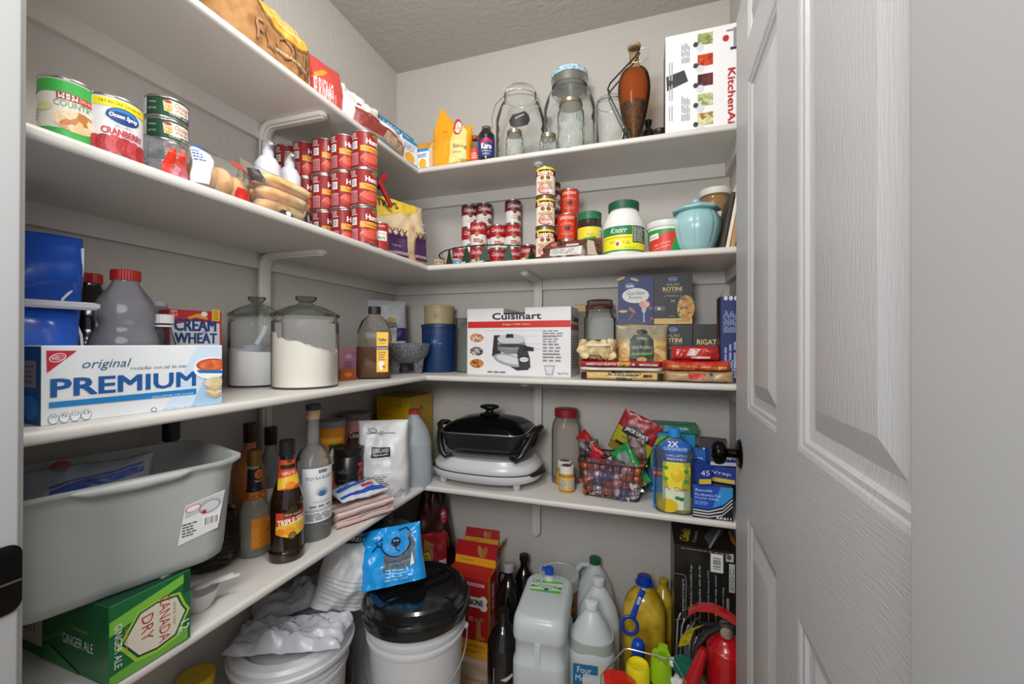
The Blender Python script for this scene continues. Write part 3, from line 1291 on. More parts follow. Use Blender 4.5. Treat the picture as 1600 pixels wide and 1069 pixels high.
# tall big jar with patterned blue lid
c = onY(889, 1.62, Z1)
r_ = pxw(c, 80) / 2
H = hgt(c, 117)
pf = smooth_prof([(r_ * .88, 0), (r_, .01), (r_, H * .55), (r_ * .98, H * .66), (r_ * .82, H * .78), (r_ * .66, H * .82), (r_ * .66, H * .93)], 4)
t = jar('glass_jar', 'largest glass jar with a light blue patterned lid', 'jar', c, pf, CLEAR)
lid(t, r_ * .72, H * .945, H * .055, SPK('#6fb5cf', '#d7ecf3', 120, .4), ridges=30)
MB().lathe([(r_ * .70, H * .86), (r_ * .705, H * .943), (.0001, H * .944)], C('#a9aaa2', .3, .85), 40, False, False).build('metal_band', t)
MB().lathe([(r_ * .685, H * .80), (r_ * .685, H * .815), (r_ * .67, H * .82)], GLASS('#d8e0da'), 36, False, False).build('neck_ring', t)
for k in range(3):
    a = R(-50 + k * 36)
    pr = PR(f_cyl(r_), step=.01, base=.0006)
    pr.ell((a) * r_, H * .42, .017, .022, GLASS('#d2dad4', .1), n=14).ell((a) * r_, H * .42, .012, .016, GLASS('#f2f6f2', .1), n=14)
    pr.build(t, 'embossed_oval')
# small jars in front
for (u, vt, w_, kind, lab) in ((803, 203, 27, 'gold', 'small quilted jar with a brass lid in front of the tagged jar'), (856, 209, 28, 'gold', 'lowest squat jelly jar with a metal lid between the large jars'), (891, 157, 42, 'tall', 'embossed preserving jar with a metal lid in front of the largest jar')):
    c = onY(u, 1.466 if kind != "tall" else 1.482, Z1)
    r_ = pxw(c, w_) / 2
    H = hgt(c, vt + 2)
    nk = H - .016
    pf = smooth_prof([(r_ * .88, 0), (r_, .005), (r_, nk * .74), (r_ * .96, nk * .86), (r_ * .82, nk * .96), (r_ * .80, nk), (r_ * .80, H - .002)], 3)
    t = jar('mason_jar', lab, 'jar', c, pf, GLASS('#f6faf7', .05, 1.8, .12, '#ffffff'), group='small metal-lidded jars')
    lid(t, r_ * .86, H - .014, .014, C('#a39a80', .3, .9), ridges=0)
    MB().lathe([(r_ * .88, H - .0155), (r_ * .88, H - .013), (r_ * .85, H - .0125)], C('#a39a80', .3, .9), 30, False, False).build('screw_band', t)
    b = MB()
    for i in range(10):
        for j in range(3):
            a = 2 * PI * i / 10 + (j % 2) * .3
            zz_ = nk * (.18 + .22 * j)
            b.sphere((r_ * math.cos(a), r_ * math.sin(a), zz_), (.004, .004, nk * .09), GLASS('#f6faf7', .05, 2.2, .2, '#ffffff'), 6, 4)
    b.build('embossing', t)
# clear bail jar
c = onY(953, 1.53, Z1)
r_ = pxw(c, 44) / 2
H = hgt(c, 152)
pf = [(r_ * .92, 0), (r_, .006), (r_, H * .82), (r_ * .93, H * .86), (r_ * .93, H * .89)]
t = jar('glass_jar', 'straight clip-top glass jar left of the oil bottle', 'jar', c, pf, CLEAR)
MB().lathe([(r_ * 1.0, H * .885), (r_ * 1.01, H * .91), (r_ * .98, H * .94), (r_ * .7, H * .97), (.0001, H * .98)], CLEAR, 36, False, False).build('glass_lid', t)
wire_bail(t, r_ * .98, H * .88, .018, .03)
# infused oil bottle leaning in a wire stand
c = onY(990, 1.505, Z1)
t = T('oil_bottle', 'teardrop bottle of amber infused oil standing neck up in an iron stand', 'bottle', c, face(c))
H = hgt(c, 68)
rm = pxw(c, 50) / 2
base_z = .012
pf = [(rm * .28, base_z), (rm * .36, base_z + .01), (rm * .74, H * .27), (rm * .97, H * .46), (rm * 1.02, H * .58), (rm * .86, H * .70), (rm * .42, H * .77), (rm * .30, H * .82), (rm * .29, H * .93), (rm * .36, H * .94), (rm * .36, H * .955)]
MB().lathe(smooth_prof(pf, 4), GLASS('#f3e2c4', .03, 1.4), 30, True, True).build('glass_body', t)
pf2 = [(rm * .22, base_z + .003), (rm * .66, H * .27), (rm * .82, H * .40)]
MB().lathe(smooth_prof(pf2, 4), SPK('#2b1a10', '#6a4526', 90, .5, kind='noise'), 24).build('herbs', t)
pf3 = [(rm * .84, H * .401), (rm * .93, H * .48), (rm * .975, H * .59), (rm * .80, H * .695), (rm * .5, H * .735)]
MB().lathe(smooth_prof(pf3, 4), GLASS('#e8a850', .04, 2.0, .42, '#b5651a'), 24).build('oil', t)
MB().lathe(smooth_prof([(rm * .2, H * .955), (rm * .40, H * .965), (rm * .42, H * .985), (rm * .3, H), (.0001, H)], 3), C('#b59f86', .45), 20).build('stopper', t)
b = MB().tube([(rm * .38, 0, H * .95), (rm * .9, -.004, H * .93), (rm * .85, 0, H * .84), (rm * .35, 0, H * .82), (-rm * .35, 0, H * .83)], .0016, STEEL, 6)
b.build('wire_clasp', t)
st = T('bottle_stand', 'bent black iron stand around the amber oil bottle', 'stand', c + Vector((0, 0, 0)), face(c))
b = MB()
for y_ in (-.028, .028):
    b.tube([(rm * .9, y_, .003), (-rm * .1, y_, .003), (-rm * 1.55, y_ * .9, H * .50), (-rm * 1.65, y_ * .9, H * .56), (-rm * 1.5, y_ * .8, H * .62), (rm * .1, y_ * .45, H * .86), (rm * .35, y_ * .4, H * .93)], .0028, C('#1b1b1c', .45), 8)
b.tube([(-rm * 1.58, -.026, H * .55), (-rm * 1.58, .026, H * .55)], .0028, C('#1b1b1c', .45), 8)
b.build('iron_frame', st)
# wooden scoop-like brown jar behind
c = onY(1030, 1.56, Z1)
t = jar('spice_jar', 'little dark brown jar between the oil bottle and the tall white carton', 'jar', c, smooth_prof([(.026, 0), (.028, .005), (.028, .04), (.02, .055), (.02, .06)], 3), SPK('#241710', '#6b4a2e', 70, .4), part='jar_body')
lid(t, .021, .056, .014, C('#2b2320', .4))
c = onY(1012, 1.60, Z1)
t = jar('spice_jar', 'round dark bottle half hidden by the iron bottle stand', 'jar', c, smooth_prof([(.02, 0), (.024, .005), (.024, .08), (.012, .10), (.012, .12)], 3), C('#2a2220', .25), part='jar_body')
lid(t, .0135, .116, .014, C('#1a1614', .4))
# mixer attachment carton
F = Face(onY(1039, 1.452, Z1), onY(1162, 1.452, Z1))
H = hgt(F.p0, 56)
t = boxpx('appliance_box', 'tall white carton with food pictures at the right end of the top shelf', 'box', F, H, 0.13, '#f0eff1')
p = PP(F, f_front(.13))
for k, (v, cc) in enumerate(((60, ('#c8cf96', '#7d8a4a')), (93, ('#e2572c', '#a93112')), (124, ('#6e2f3c', '#3c1420')), (155, ('#cfd6a8', '#8b9a60')), (185, ('#e3d9a4', '#8f7b34')))):
    p.B(1090, v + 12, 1114, v - 11, SPK(cc[0], cc[1], 90, .4))
    p.E(1086 + 8, v + 15, 6, 6, '#d8dade').E(1087, v + 10, 4, 4, '#3a3d42')
p.T('KitchenAid', 1137, 205, 1149, 105, '#b3281e', rot=-90, bold=.045)
p.E(1134, 60, 5, 5, '#c22c22').B(1141, 78, 1151, 72, '#2d2f36').B(1146, 72, 1151, 42, '#8d9098').B(1135, 50, 1150, 44, '#8d9098')
p.Q([(1041, 121), (1069, 110), (1075, 127), (1042, 143)], '#3b3d41')
p.L(1064, 100, 1078, 60, 5, '#9b9da2', vert=True).L(1064, 190, 1078, 145, 5, '#9b9da2', vert=True).L(1044, 190, 1052, 62, 2, '#b2b4b8', vert=True)
p.build(t)
PR(f_left(F.w)).rect(-.064, .002, .064, H - .002, '#26282c').build(t, 'side_print', 'charcoal side of the carton')
# ================================================================== second shelf
# soup can, cranberry can
c = onX(104, -0.835, Z2)
r_ = pxw(c, 94) / 2
H = .098
t = can('food_can', 'soup can with green bands at the left end of the second shelf', 'can', c, r_, H, '#ece5da')
S = Cyl(c, r_)
p = PP(S, f_cyl(r_ + .0003), step=.006)
w_ = PI * r_ * .98
p.rect(-w_, H - .024, w_, H - .006, '#3fae4a').rect(-w_, .006, w_, .022, '#3fae4a')
p.text('COUNTRY', 0.008, H * .60, .046, .009, '#4f9a52', bold=.0)
p.rect(-.012, H * .66, .012, H * .76, '#b02a26').rect(-.010, H * .67, .010, H * .75, '#efe6e0').text('chunky', 0, H * .71, .017, .005, '#4a4a4a').rect(.013, H * .66, .036, H * .755, '#c8342c').text('BIG BOWL', .024, H * .71, .02, .004, '#f5e4dc')
p.ell(.010, H * .36, .026, .016, SPK('#e8c08c', '#c47a3e', 110, .4, '#f1dcb8')).ell(-.028, H * .52, .012, .006, '#d9dca0').lines(-.045, .03, -.036, .05, 4, '#8a8a86')
p.build(t)
c = onX(175, -0.818, Z2)
r_ = pxw(c, 97) / 2
H = .094
t = can('food_can', 'white cranberry sauce can beside the green-banded can', 'can', c, r_, H, '#e9e9ea')
p = PP(Cyl(c, r_), f_cyl(r_ + .0003), step=.006)
p.rect(-.024, H - .019, .05, H - .007, '#f3e018').text('TRY RECIPE ON BACK', .010, H - .0125, .055, .004, '#3a3a20')
p.ell(.013, H * .68, .0215, .0125, '#16407e').ell(.013, H * .70, .018, .009, '#2a7fc0').ell(.010, H * .66, .019, .008, '#16407e').text('Ocean Spray', .013, H * .665, .036, .0085, '#f4f7fb', shear=.15, bold=.03)
p.text('JELLIED', .012, H * .50, .022, .0055, '#8f95a8').text('CRANBERRY', .013, H * .40, .054, .0105, '#c03a3f', bold=.03).text('SAUCE', .014, H * .30, .018, .0055, '#7d8fb4')
for k in range(7):
    p.ell(-.022 + k * .012, .012 + .006 * (1 - abs(k - 2) * .2), .011, .014, '#a92c30' if k % 2 else '#c4464a')
p.lines(-.040, .03, -.030, .078, 9, '#7a7a80', words=2)
p.build(t)
# four chicken tins
c = onX(259, -0.862, Z2)
r_ = pxw(c, 69) / 2
H = .0405
t0 = can('chicken_tin', 'top tin of the stack of green chicken tins', 'can', c + Vector((0, 0, 3 * H)), r_, H - .0004, '#1f4a30', group='stacked green chicken tins')
p = PP(Cyl(c, r_), f_cyl(r_ + .0003), step=.006)
p.rect(-.062, .005, -.034, H - .005, '#d9dde0').rect(.036, .005, .056, H - .005, '#2c4fa0')
p.poly([(-.004, .012), (-.006, .030), (.004, .034), (.040, .034), (.042, .014), (.012, .010)], '#e9e2d2').ell(.002, .024, .007, .008, '#e8c7a0').ell(.002, .018, .006, .006, '#c9a83a').ell(.001, .030, .006, .003, '#a8342c')
p.text('Chicken', .024, .027, .026, .0085, '#b8342e', shear=.2).text('of the Sea', .024, .0185, .022, .006, '#b8342e', shear=.2).text('CHUNK LIGHT', .020, .0085, .034, .0045, '#eef0ea').text('Premium', -.022, .026, .012, .004, '#c8cfc8').text('NET WT', -.022, .014, .014, .004, '#c8cfc8')
p.build(t0)
for k in range(3):
    dup(t0, c + Vector((0, 0, k * H)), t0.rotation_euler.z + R((k % 2) * 3), ('bottom tin of the stack of green chicken tins', 'second tin from the bottom in the stack of chicken tins', 'third tin from the bottom in the stack of chicken tins')[k])
# bread bag, red print
F = Face(onX(228, -0.790, Z2), onX(308, -0.790, Z2))
H = .070
t, fn = pouch('bread_bag', 'crumpled clear bag with red panels in front of the chicken tins', 'bag', F.at(.07), F.rz, F.w, H, .07, GLASS('#e8ecf0', .12, 2.2, .16, '#e6e6ea'), crumple=.012, seed=31, sc_=24, nx=22, nz=16)
p = PP(F, lambda s, t_, o: fn(s, t_, o), step=.009, base=.0015, inc=.0006)
w_ = F.w
p.poly([(-w_ * .25, .004), (-w_ * .02, .0), (w_ * .05, .030), (w_ * .02, .052), (-w_ * .12, .046)], '#dd3a26')
p.poly([(w_ * .05, .028), (w_ * .40, .008), (w_ * .47, .016), (w_ * .30, .044), (w_ * .1, .054)], '#e0432c')
p.poly([(-w_ * .05, .002), (w_ * .38, .002), (w_ * .25, .018), (w_ * .06, .024)], '#b9697a')
p.build(t)
# rolls in a bag
mbun = SPK('#dfa65e', '#f2d09a', 26, .55, kind='noise', bump=.1)
Fr = Face(onX(318, -0.795, Z2), onX(396, -0.795, Z2))


def bun(name, lab, loc, rz, l, w, h, grp, tilt=0):
    t = T(name, lab, 'bread', loc, rz, grp)
    b = MB()
    rings = []
    for i in range(13):
        q = -1 + 2 * i / 12
        k = max(1 - abs(q) ** 3.4, .0) ** .5
        rings.append([(q * l / 2, w / 2 * k * math.cos(a) * (1 if k else 1), h * .42 + h / 2 * k * math.sin(a) * (1 if math.sin(a) > 0 else .8)) for a in [2 * PI * j / 16 for j in range(16)]])
    b.loft(rings, mbun)
    b.build('bread_roll', t, angle=80)
    if tilt:
        t.rotation_euler.x = tilt
    return t


for k, (q, hz, lab) in enumerate(((-.30, .004, 'left roll inside the printed roll bag'), (.02, .004, 'middle roll inside the printed roll bag'), (.33, .004, 'right roll inside the printed roll bag'))):
    cc = Fr.c.xy + Fr.d * Fr.w * q - Fr.n * .045
    bun('dinner_roll', lab, (cc.x, cc.y, Z2 + hz), Fr.rz + R(80), .078, .050, .074 - k * .006, 'rolls in a clear bag')
F = Face(onX(303, -0.787, Z2), onX(403, -0.787, Z2))
t, fn = pouch('roll_bag', 'clear bag of bread rolls with red and white print', 'bag', F.at(.095), F.rz, F.w, .092, .098, GLASS('#fbfbfa', .1, 1.8, .08, '#f6f2ec'), crumple=.008, seed=33, sc_=20, nx=22, nz=16)
p = PP(F, lambda s, t_, o: fn(s, t_, o), step=.009, base=.0015, inc=.0006)
w_ = F.w
p.poly([(-w_ * .46, .01), (-w_ * .30, .01), (-w_ * .22, .07), (-w_ * .36, .085), (-w_ * .44, .075)], '#e9e4e2')
p.poly([(-w_ * .38, .082), (-w_ * .05, .088), (-w_ * .12, .094), (-w_ * .36, .092)], '#2b67ad')
p.poly([(w_ * .05, .0), (w_ * .40, .0), (w_ * .34, .022), (w_ * .12, .024)], '#d8322a')
p.poly([(w_ * .18, .075), (w_ * .46, .045), (w_ * .47, .058), (w_ * .25, .088)], '#d8322a')
p.lines(-w_ * .44, .05, -w_ * .33, .075, 4, '#4d6fa8')
p.build(t)
# hot dog buns
F = Face(onX(402, -0.782, Z2), onX(498, -0.782, Z2))
k = 0
for row, (zz_, n_) in enumerate(((.0, 2), (.030, 2), (.060, 2))):
    for j in range(n_):
        cc = F.c.xy + F.d * (.004 * row) - F.n * (.028 + .05 * j)
        lab = '%s bun of the %s row in the hot dog bun bag' % (('front', 'back')[j], ('bottom', 'middle', 'top')[row])
        bun('hot_dog_bun', lab, (cc.x, cc.y, Z2 + zz_), F.rz, F.w * .86, .050, .035, 'hot dog buns in a clear bag')
t, fn = pouch('bun_bag', 'clear bag of hot dog buns with black corner prints', 'bag', F.at(.106), F.rz, F.w, .108, .108, GLASS('#fbfaf8', .1, 1.8, .08, '#f6f2ec'), crumple=.007, seed=36, sc_=20, nx=22, nz=16)
p = PP(F, lambda s, t_, o: fn(s, t_, o), step=.009, base=.0015, inc=.0006)
w_ = F.w
p.poly([(-w_ * .48, .060), (-w_ * .36, .060), (-w_ * .36, .090), (-w_ * .48, .088)], '#2a2020').poly([(w_ * .26, .002), (w_ * .44, .002), (w_ * .44, .030), (w_ * .26, .028)], '#22262a').ell(w_ * .35, .015, .009, .009, '#d8d8d8').poly([(-w_ * .2, .0), (w_ * .05, .0), (w_ * .0, .010), (-w_ * .15, .012)], '#33383f').ell(-w_ * .05, .006, .008, .005, '#eef0f2')
p.build(t)
# two foaming soap bottles
for k, (u, x_, w_, vt, rr_, lab) in enumerate(((417, -0.975, 42, 222, .030, 'larger pale foaming soap bottle in front of the left bracket'), (451, -1.000, 37, 240, .027, 'smaller pale foaming soap bottle next to the tomato cans'))):
    c = onX(u, x_, Z2)
    r_ = pxw(c, w_) / 2
    H = hgt(c, vt)
    t = T('soap_bottle', lab, 'bottle', c, face(c, 20), 'foaming soap bottles')
    m_ = C('#e4e8f2', .25)
    MB().lathe(smooth_prof([(r_ * .94, 0), (r_, .006), (r_, H * .68), (r_ * .93, H * .75), (r_ * .70, H * .81), (r_ * .45, H * .84)], 4), m_, 28).build('bottle_body', t)
    MB().lathe([(r_ * .46, H * .84), (r_ * .46, H * .885), (r_ * .28, H * .92), (r_ * .12, H * .97)], C('#f1f1f3', .3), 20).build('pump', t)
    b = MB().tube([(0, 0, H * .945), (0, -r_ * .5, H * .965), (0, -r_ * .9, H * .945)], [.006, .005, .003], C('#f1f1f3', .3), 8)
    b.build('spout', t)
    MB().lathe([(r_ * .52, H * .845), (r_ * .46, H), (.0001, H)], GLASS('#f2f3f6', .08, 1.6, .12, '#e8eaf0'), 24, False, False).build('clear_cap', t)
    p = PR(f_cyl(r_ + .0004), step=.006)
    p.text('Choice', 0, H * .60, r_ * 1.1, .012, '#33343c', shear=.4, bold=-.01)
    p.build(t)
# tomato cans: five columns three high
H = .1115
r_ = .0365
xs = [-0.808 - k * .0735 for k in range(5)]
base = Vector((xs[0], 1.052, Z2))
t0 = can('tomato_can', 'x', 'can', base, r_, H - .0004, '#8e1f22', rz=face(base, 28), group='stacked tomato cans')
p = PR(f_cyl(r_ + .0003), step=.006)
p.rect(-.030, H * .45, .10, H * .60, '#eba03c').text('Tomatoes', .006, H * .525, .046, .009, '#3c2012', bold=-.005)
p.text("Hunt's", .012, H * .73, .052, .017, '#f4efe8', bold=.045).ell(.016, H * .885, .012, .006, '#6d8c36').ell(.016, H * .84, .008, .006, '#c9382b')
p.ell(.006, H * .24, .036, .021, SPK('#b5382c', '#e2725a', 60, .3, kind='noise')).ell(.004, H * .20, .034, .014, '#a62f26').ell(.004, H * .27, .026, .012, '#d55a46')
p.rect(-.060, H * .08, -.036, H * .40, '#c07a80').lines(-.060, H * .75, -.036, H * .93, 4, '#d9cfc6').lines(-.058, H * .1, -.038, H * .38, 7, '#7b2a2c', vert=True).rect(-.057, H * .50, -.039, H * .70, '#dfdcda').lines(-.056, H * .52, -.040, H * .68, 7, '#4a4a50')
p.build(t0)
pos = ('front', 'second', 'third', 'fourth', 'rearmost')
lay = ('bottom', 'middle', 'top')
first = True
for k, x in enumerate(xs):
    for l_ in range(3):
        lab = '%s tomato can in the %s column of the red can wall' % (lay[l_], pos[k])
        loc = Vector((x, 1.052 + rnd.uniform(-.002, .002), Z2 + l_ * H))
        rz_ = t0.rotation_euler.z if k == 0 else face(loc, 32 + rnd.uniform(-5, 5))
        if first:
            t0.location = loc
            t0['label'] = lab
            first = False
        else:
            dup(t0, loc, rz_, lab)
# tomato paste can
c = onX(593, -0.80, Z2) + Vector((0, .0, 0))
c = Vector((-.800, 1.118, Z2))
t = can('paste_can', 'small tomato paste can with white panel right of the tomato cans', 'can', c, .0265, .085, '#b3262a')
PR(f_cyl(.0268), step=.006).rect(-.02, .028, .024, .058, '#ece8e2').text('PASTE', .006, .036, .022, .009, '#2f7a46', bold=.03).text('Tomato', .006, .050, .02, .006, '#55504c').text('Contadina', .004, .074, .026, .007, '#f0e6dc').build(t)
# tortilla chip bag at the corner
F = Face(Vector((-.795, 1.155, Z2)), Vector((-.765, 1.385, Z2)))
F = Face(onX(582, -0.872, Z2), onX(671, -0.778, Z2))
H = .228
t, fn = pouch('chip_bag', 'kraft tortilla chip bag with purple panels standing in the shelf corner', 'bag', F.at(.10), F.rz, F.w, H, .105, C('#d9c19a', .45), crumple=.010, seed=41, sc_=14, side=.35, nx=24, nz=26)
p = PP(F, lambda s, t_, o: fn(s, t_, o), step=.010, base=.0012, inc=.0006)
w_ = F.w
p.poly([(-w_ * .48, H * .62), (-w_ * .30, H * .66), (-w_ * .05, H * .76), (w_ * .10, H * .74), (w_ * .38, H * .93), (w_ * .30, H * .985), (-w_ * .48, H * .98)], '#e3c23c')
p.text('STRIPS', -w_ * .26, H * .865, w_ * .42, H * .12, '#241c14', bold=.03)
for (a, b_) in ((-.44, .06), (.20, .47)):
    p.rect(w_ * a, H * .14, w_ * b_, H * .40, '#4a2858')
    n_ = 5 if a < 0 else 3
    for i in range(n_):
        x0 = w_ * (a + (b_ - a) * i / n_)
        x1 = w_ * (a + (b_ - a) * (i + 1) / n_)
        p.tri([(x0, H * .38), (x1, H * .38), ((x0 + x1) / 2, H * .46)], [(0, 1, 2)], '#4a2858')
        p.tri([(x0, H * .50), (x1, H * .50), ((x0 + x1) / 2, H * .44)], [(0, 2, 1)], '#3a2550')
        p.tri([(x0 + .004, H * .495), (x1 - .004, H * .495), ((x0 + x1) / 2, H * .46)], [(0, 2, 1)], '#e7c65a')
    p.rect(w_ * a, H * .10, w_ * b_, H * .135, '#a88f9c').rect(w_ * a, H * .055, w_ * b_, H * .09, '#4a2440')
p.text('1.25 kg', -w_ * .15, H * .22, w_ * .14, H * .03, '#e6dcec').bars(w_ * .32, H * .50, w_ * .42, H * .66, 8)
p.poly([(w_ * .08, H * .02), (w_ * .16, H * .02), (w_ * .15, H * .62), (w_ * .09, H * .62)], '#cbb187')
p.build(t)
cl = T('bag_clip', 'long red clip holding the folded top of the chip bag', 'clip', fn(-w_ * .30, H * .80, .010) and (F.at(.10) + Vector((0, 0, H * .80))), F.rz)
b = MB()
Mx = Matrix.Translation((-w_ * .22, -.056, 0)) @ Matrix.Rotation(R(-33), 4, 'Y')
b.rr([(1, 1, 0), (1, 1, .078), (.6, .6, .085)], C('#b21f26', .3), .014, .012, .3, 4, M=Mx)
b.build('clip_bar', cl)
b = MB()
Mx = Matrix.Translation((-w_ * .40, -.040, .066)) @ Matrix.Rotation(R(34), 4, 'Y')
b.rr([(1, 1, 0), (1.25, 1, .05), (.8, .8, .056)], C('#b21f26', .3), .014, .012, .3, 4, M=Mx)
b.build('clip_handle', cl)
b = MB()
Mx = Matrix.Translation((-w_ * .34, -.030, .060)) @ Matrix.Rotation(R(-38), 4, 'Y')
b.rr([(1, 1, 0), (1.4, 1, .045), (.8, .8, .052)], C('#1c1a1c', .4), .012, .010, .3, 4, M=Mx)
b.build('clip_lever', cl)['label'] = 'black lever'

# ------ soup cans on the back part
H = .1005
r_ = .0335
t0 = can('soup_can', 'x', 'can', (0, 0, Z2), r_, H - .0004, '#f0ece8', rz=0, group='red and white soup cans')
p = PR(f_cyl(r_ + .0003), step=.006)
p.rect(-PI * r_ * .98, H * .48, PI * r_ * .98, H - .005, '#b21c25').text("Campbell's", -.002, H * .74, .062, .022, '#f7f2ee', shear=.3, bold=.02).ell(-.004, H * .47, .0085, .0085, '#c09a48').ell(-.004, H * .47, .0055, .0055, '#8e6a2c').lines(-.018, H * .15, .014, H * .32, 2, '#a8323a', words=1, fill=.6).ell(.012, H * .20, .012, .009, SPK('#e2c58e', '#b7834a', 90))
p.build(t0)
td = can('soup_can', 'x', 'can', (0, 0, Z2), r_, H - .0004, '#e9e4df', rz=0, group='dark-topped soup cans')
p = PR(f_cyl(r_ + .0003), step=.006)
p.rect(-PI * r_ * .98, H * .52, PI * r_ * .98, H - .005, '#701a20').rect(-PI * r_ * .98, H - .018, PI * r_ * .98, H - .005, '#4a1e20').text("Campbell's", -.002, H * .72, .062, .022, '#ece4dc', shear=.3, bold=.02).ell(-.004, H * .50, .009, .009, '#7b3a22').text('Cream of', -.002, H * .34, .026, .007, '#8e2a30').text('Mushroom', -.002, H * .24, .03, .007, '#8e2a30').ell(.020, H * .24, .012, .012, '#8b6548')
p.build(td)
used = {'r': False, 'd': False}
for u, y_, kinds, lab in ((733, 1.660, 'rrd', 'leftmost three-high soup can stack'), (756, 1.662, 'rrd', 'soup can stack second from left'), (747, 1.590, 'rr', 'front two-high soup can stack'), (766, 1.600, 'r', 'low soup can right of the front stack'), (777, 1.652, 'rr', 'two-high soup can stack before the tall right stack'), (801, 1.660, 'rrd', 'rightmost three-high soup can stack'), (719, 1.60, 'r', 'single soup can at the left of the tray'), (825, 1.62, 'r', 'single soup can at the right of the tray')):
    for l_, kd in enumerate(kinds):
        if u == 766:
            continue
        c = onY(u, y_, Z2 + .004 + l_ * H)
        lb_ = ('%s can of the %s' % (('bottom', 'middle' if len(kinds) == 3 else 'top', 'top')[l_], lab)) if len(kinds) > 1 else lab
        src = t0 if kd == 'r' else td
        if not used[kd]:
            used[kd] = True
            src.location = c
            src.rotation_euler.z = face(c, 14)
            src['label'] = lb_
        else:
            dup(src, c, face(c, rnd.uniform(-6, 22)), lb_)
# wire tray with fir trees
xa, xb = onY(669, 1.43, Z2).x, onY(838, 1.43, Z2).x
t = T('wire_tray', 'oval black wire tray with green fir tree cut-outs around the soup cans', 'tray', ((xa + xb) / 2, 1.545, Z2), 0)
a_, b2 = (xb - xa) / 2, .155
mw = C('#1f1d1a', .5)
b = MB()
ov = lambda ang, z, k=1.0: (a_ * k * math.cos(ang), b2 * k * math.sin(ang), z)
rim = []
for i in range(120):
    an = 2 * PI * i / 120
    p_ = Vector(ov(an, .058 + .006 * abs(math.sin(an)) ** 1))
    rim.append(p_)
b.tube(rim, .0022, mw, 6, closed=True)
tw = [p_ + Vector((0, .0, 0)) + Vector((math.cos(i * 1.1) * .0026, 0, math.sin(i * 1.1) * .0026)) for i, p_ in enumerate(rim)]
b.tube(tw, .0016, mw, 5, closed=True)
b.build('twisted_rim', t)
MB().tube([ov(2 * PI * i / 60, .0025, .92) for i in range(60)], .0018, mw, 6, closed=True).build('base_ring', t)
b = MB()
b.loft([[ov(2 * PI * i / 48, .001, .92) for i in range(48)], [ov(2 * PI * i / 48, .003, .92) for i in range(48)]], C('#2b2723', .6), smooth=False)
b.build('tray_floor', t)
mt = C('#173d2a', .5)
tree = [(x * 1.3, z * 1.38) for x, z in [(-.003, 0), (.003, 0), (.003, .008), (.017, .006), (.010, .016), (.014, .016), (.007, .026), (.010, .026), (.005, .034), (.007, .035), (0, .048), (-.007, .035), (-.005, .034), (-.010, .026), (-.007, .026), (-.014, .016), (-.010, .016), (-.017, .006), (-.003, .008)]]
for an in (-2.18, -1.76, -1.42, -1.00, -.5, -2.7, .5, 1.2, 1.9, 2.6):
    x, y, _ = ov(an, 0, .985)
    tx, ty = -a_ * math.sin(an), b2 * math.cos(an)
    g = math.atan2(ty, tx)
    M_ = Matrix.Translation((x, y, 0)) @ Matrix.Rotation(g, 4, 'Z')
    b = MB()
    tri_ = tessellate_polygon([[Vector((q[0], q[1], 0)) for q in tree]])
    n_ = len(tree)
    vs = [(q[0], -.0008, q[1]) for q in tree] + [(q[0], .0008, q[1]) for q in tree]
    fs = [tuple(f) for f in tri_] + [tuple(n_ + i for i in f[::-1]) for f in tri_] + [(i, (i + 1) % n_, n_ + (i + 1) % n_, n_ + i) for i in range(n_)]
    b.add(vs, fs, mt, False, M_)
    b.build('fir_tree', t)
for an in (-2.45, -1.95, -1.6, -1.2, -.75, -.2, .3, .8, 1.5, 2.2, 2.9):
    b = MB().tube([ov(an, .0025, .92), ov(an + .05, .03, .98), ov(an, .058, 1.0)], .0012, mw, 5)
    b.build('wire_upright', t)
# small packets in the tray
for k, (u, cc, lab) in enumerate(((688, '#c9a68c', 'small peach coloured packet in the wire tray'), (710, '#9fc6dd', 'small pale blue packet in the wire tray'))):
    c = onY(u, 1.470, Z2 + .004)
    tt, fn = pouch('spice_packet', lab, 'packet', c, face(c), .05, .036, .02, cc, crumple=.003, seed=50 + k)
    PR(lambda s, t_, o: fn(s, t_, o), step=.01, base=.001).lines(-.02, .004, .02, .03, 4, '#5a5a60').build(tt)

# bean cans
def bean(c, lab, top=True):
    H, r_ = .1065, .0335
    t = can('bean_can', lab, 'can', c, r_, H - .0004, '#efe6d6', rz=face(c), group='refried bean cans', rim=C('#b9b4a8', .25, 1.0))
    p = PR(f_cyl(r_ + .0003), step=.006)
    w_ = PI * r_ * .98
    p.rect(-w_, H * .72, w_, H - .004, '#2a1c14').rect(-w_, H * .90, w_, H - .004, '#f0d21c').rect(-w_, .004, w_, H * .10, '#5a4238')
    p.text('Rosarita', 0, H * .81, .068, .0215, '#c8352a', bold=.036).text('Rosarita', 0, H * .812, .063, .0175, '#f6efc0', bold=.028)
    p.ell(-.010, H * .63, .008, .007, '#8c4a2c').ell(.010, H * .63, .008, .007, '#8c4a2c')
    p.text('TRADITIONAL', 0, H * .50, .054, .010, '#e3b21c', bold=.05, arc=.004).text('TRADITIONAL', 0, H * .502, .052, .008, '#4f8a3a', arc=.004)
    p.ell(0, H * .28, .026, .019, '#b04a44').ell(0, H * .28, .023, .016, SPK('#c9948c', '#e7cfc4', 80, .4, kind='noise')).ell(.020, H * .20, .007, .007, '#f2e9e2')
    p.build(t)
    return t


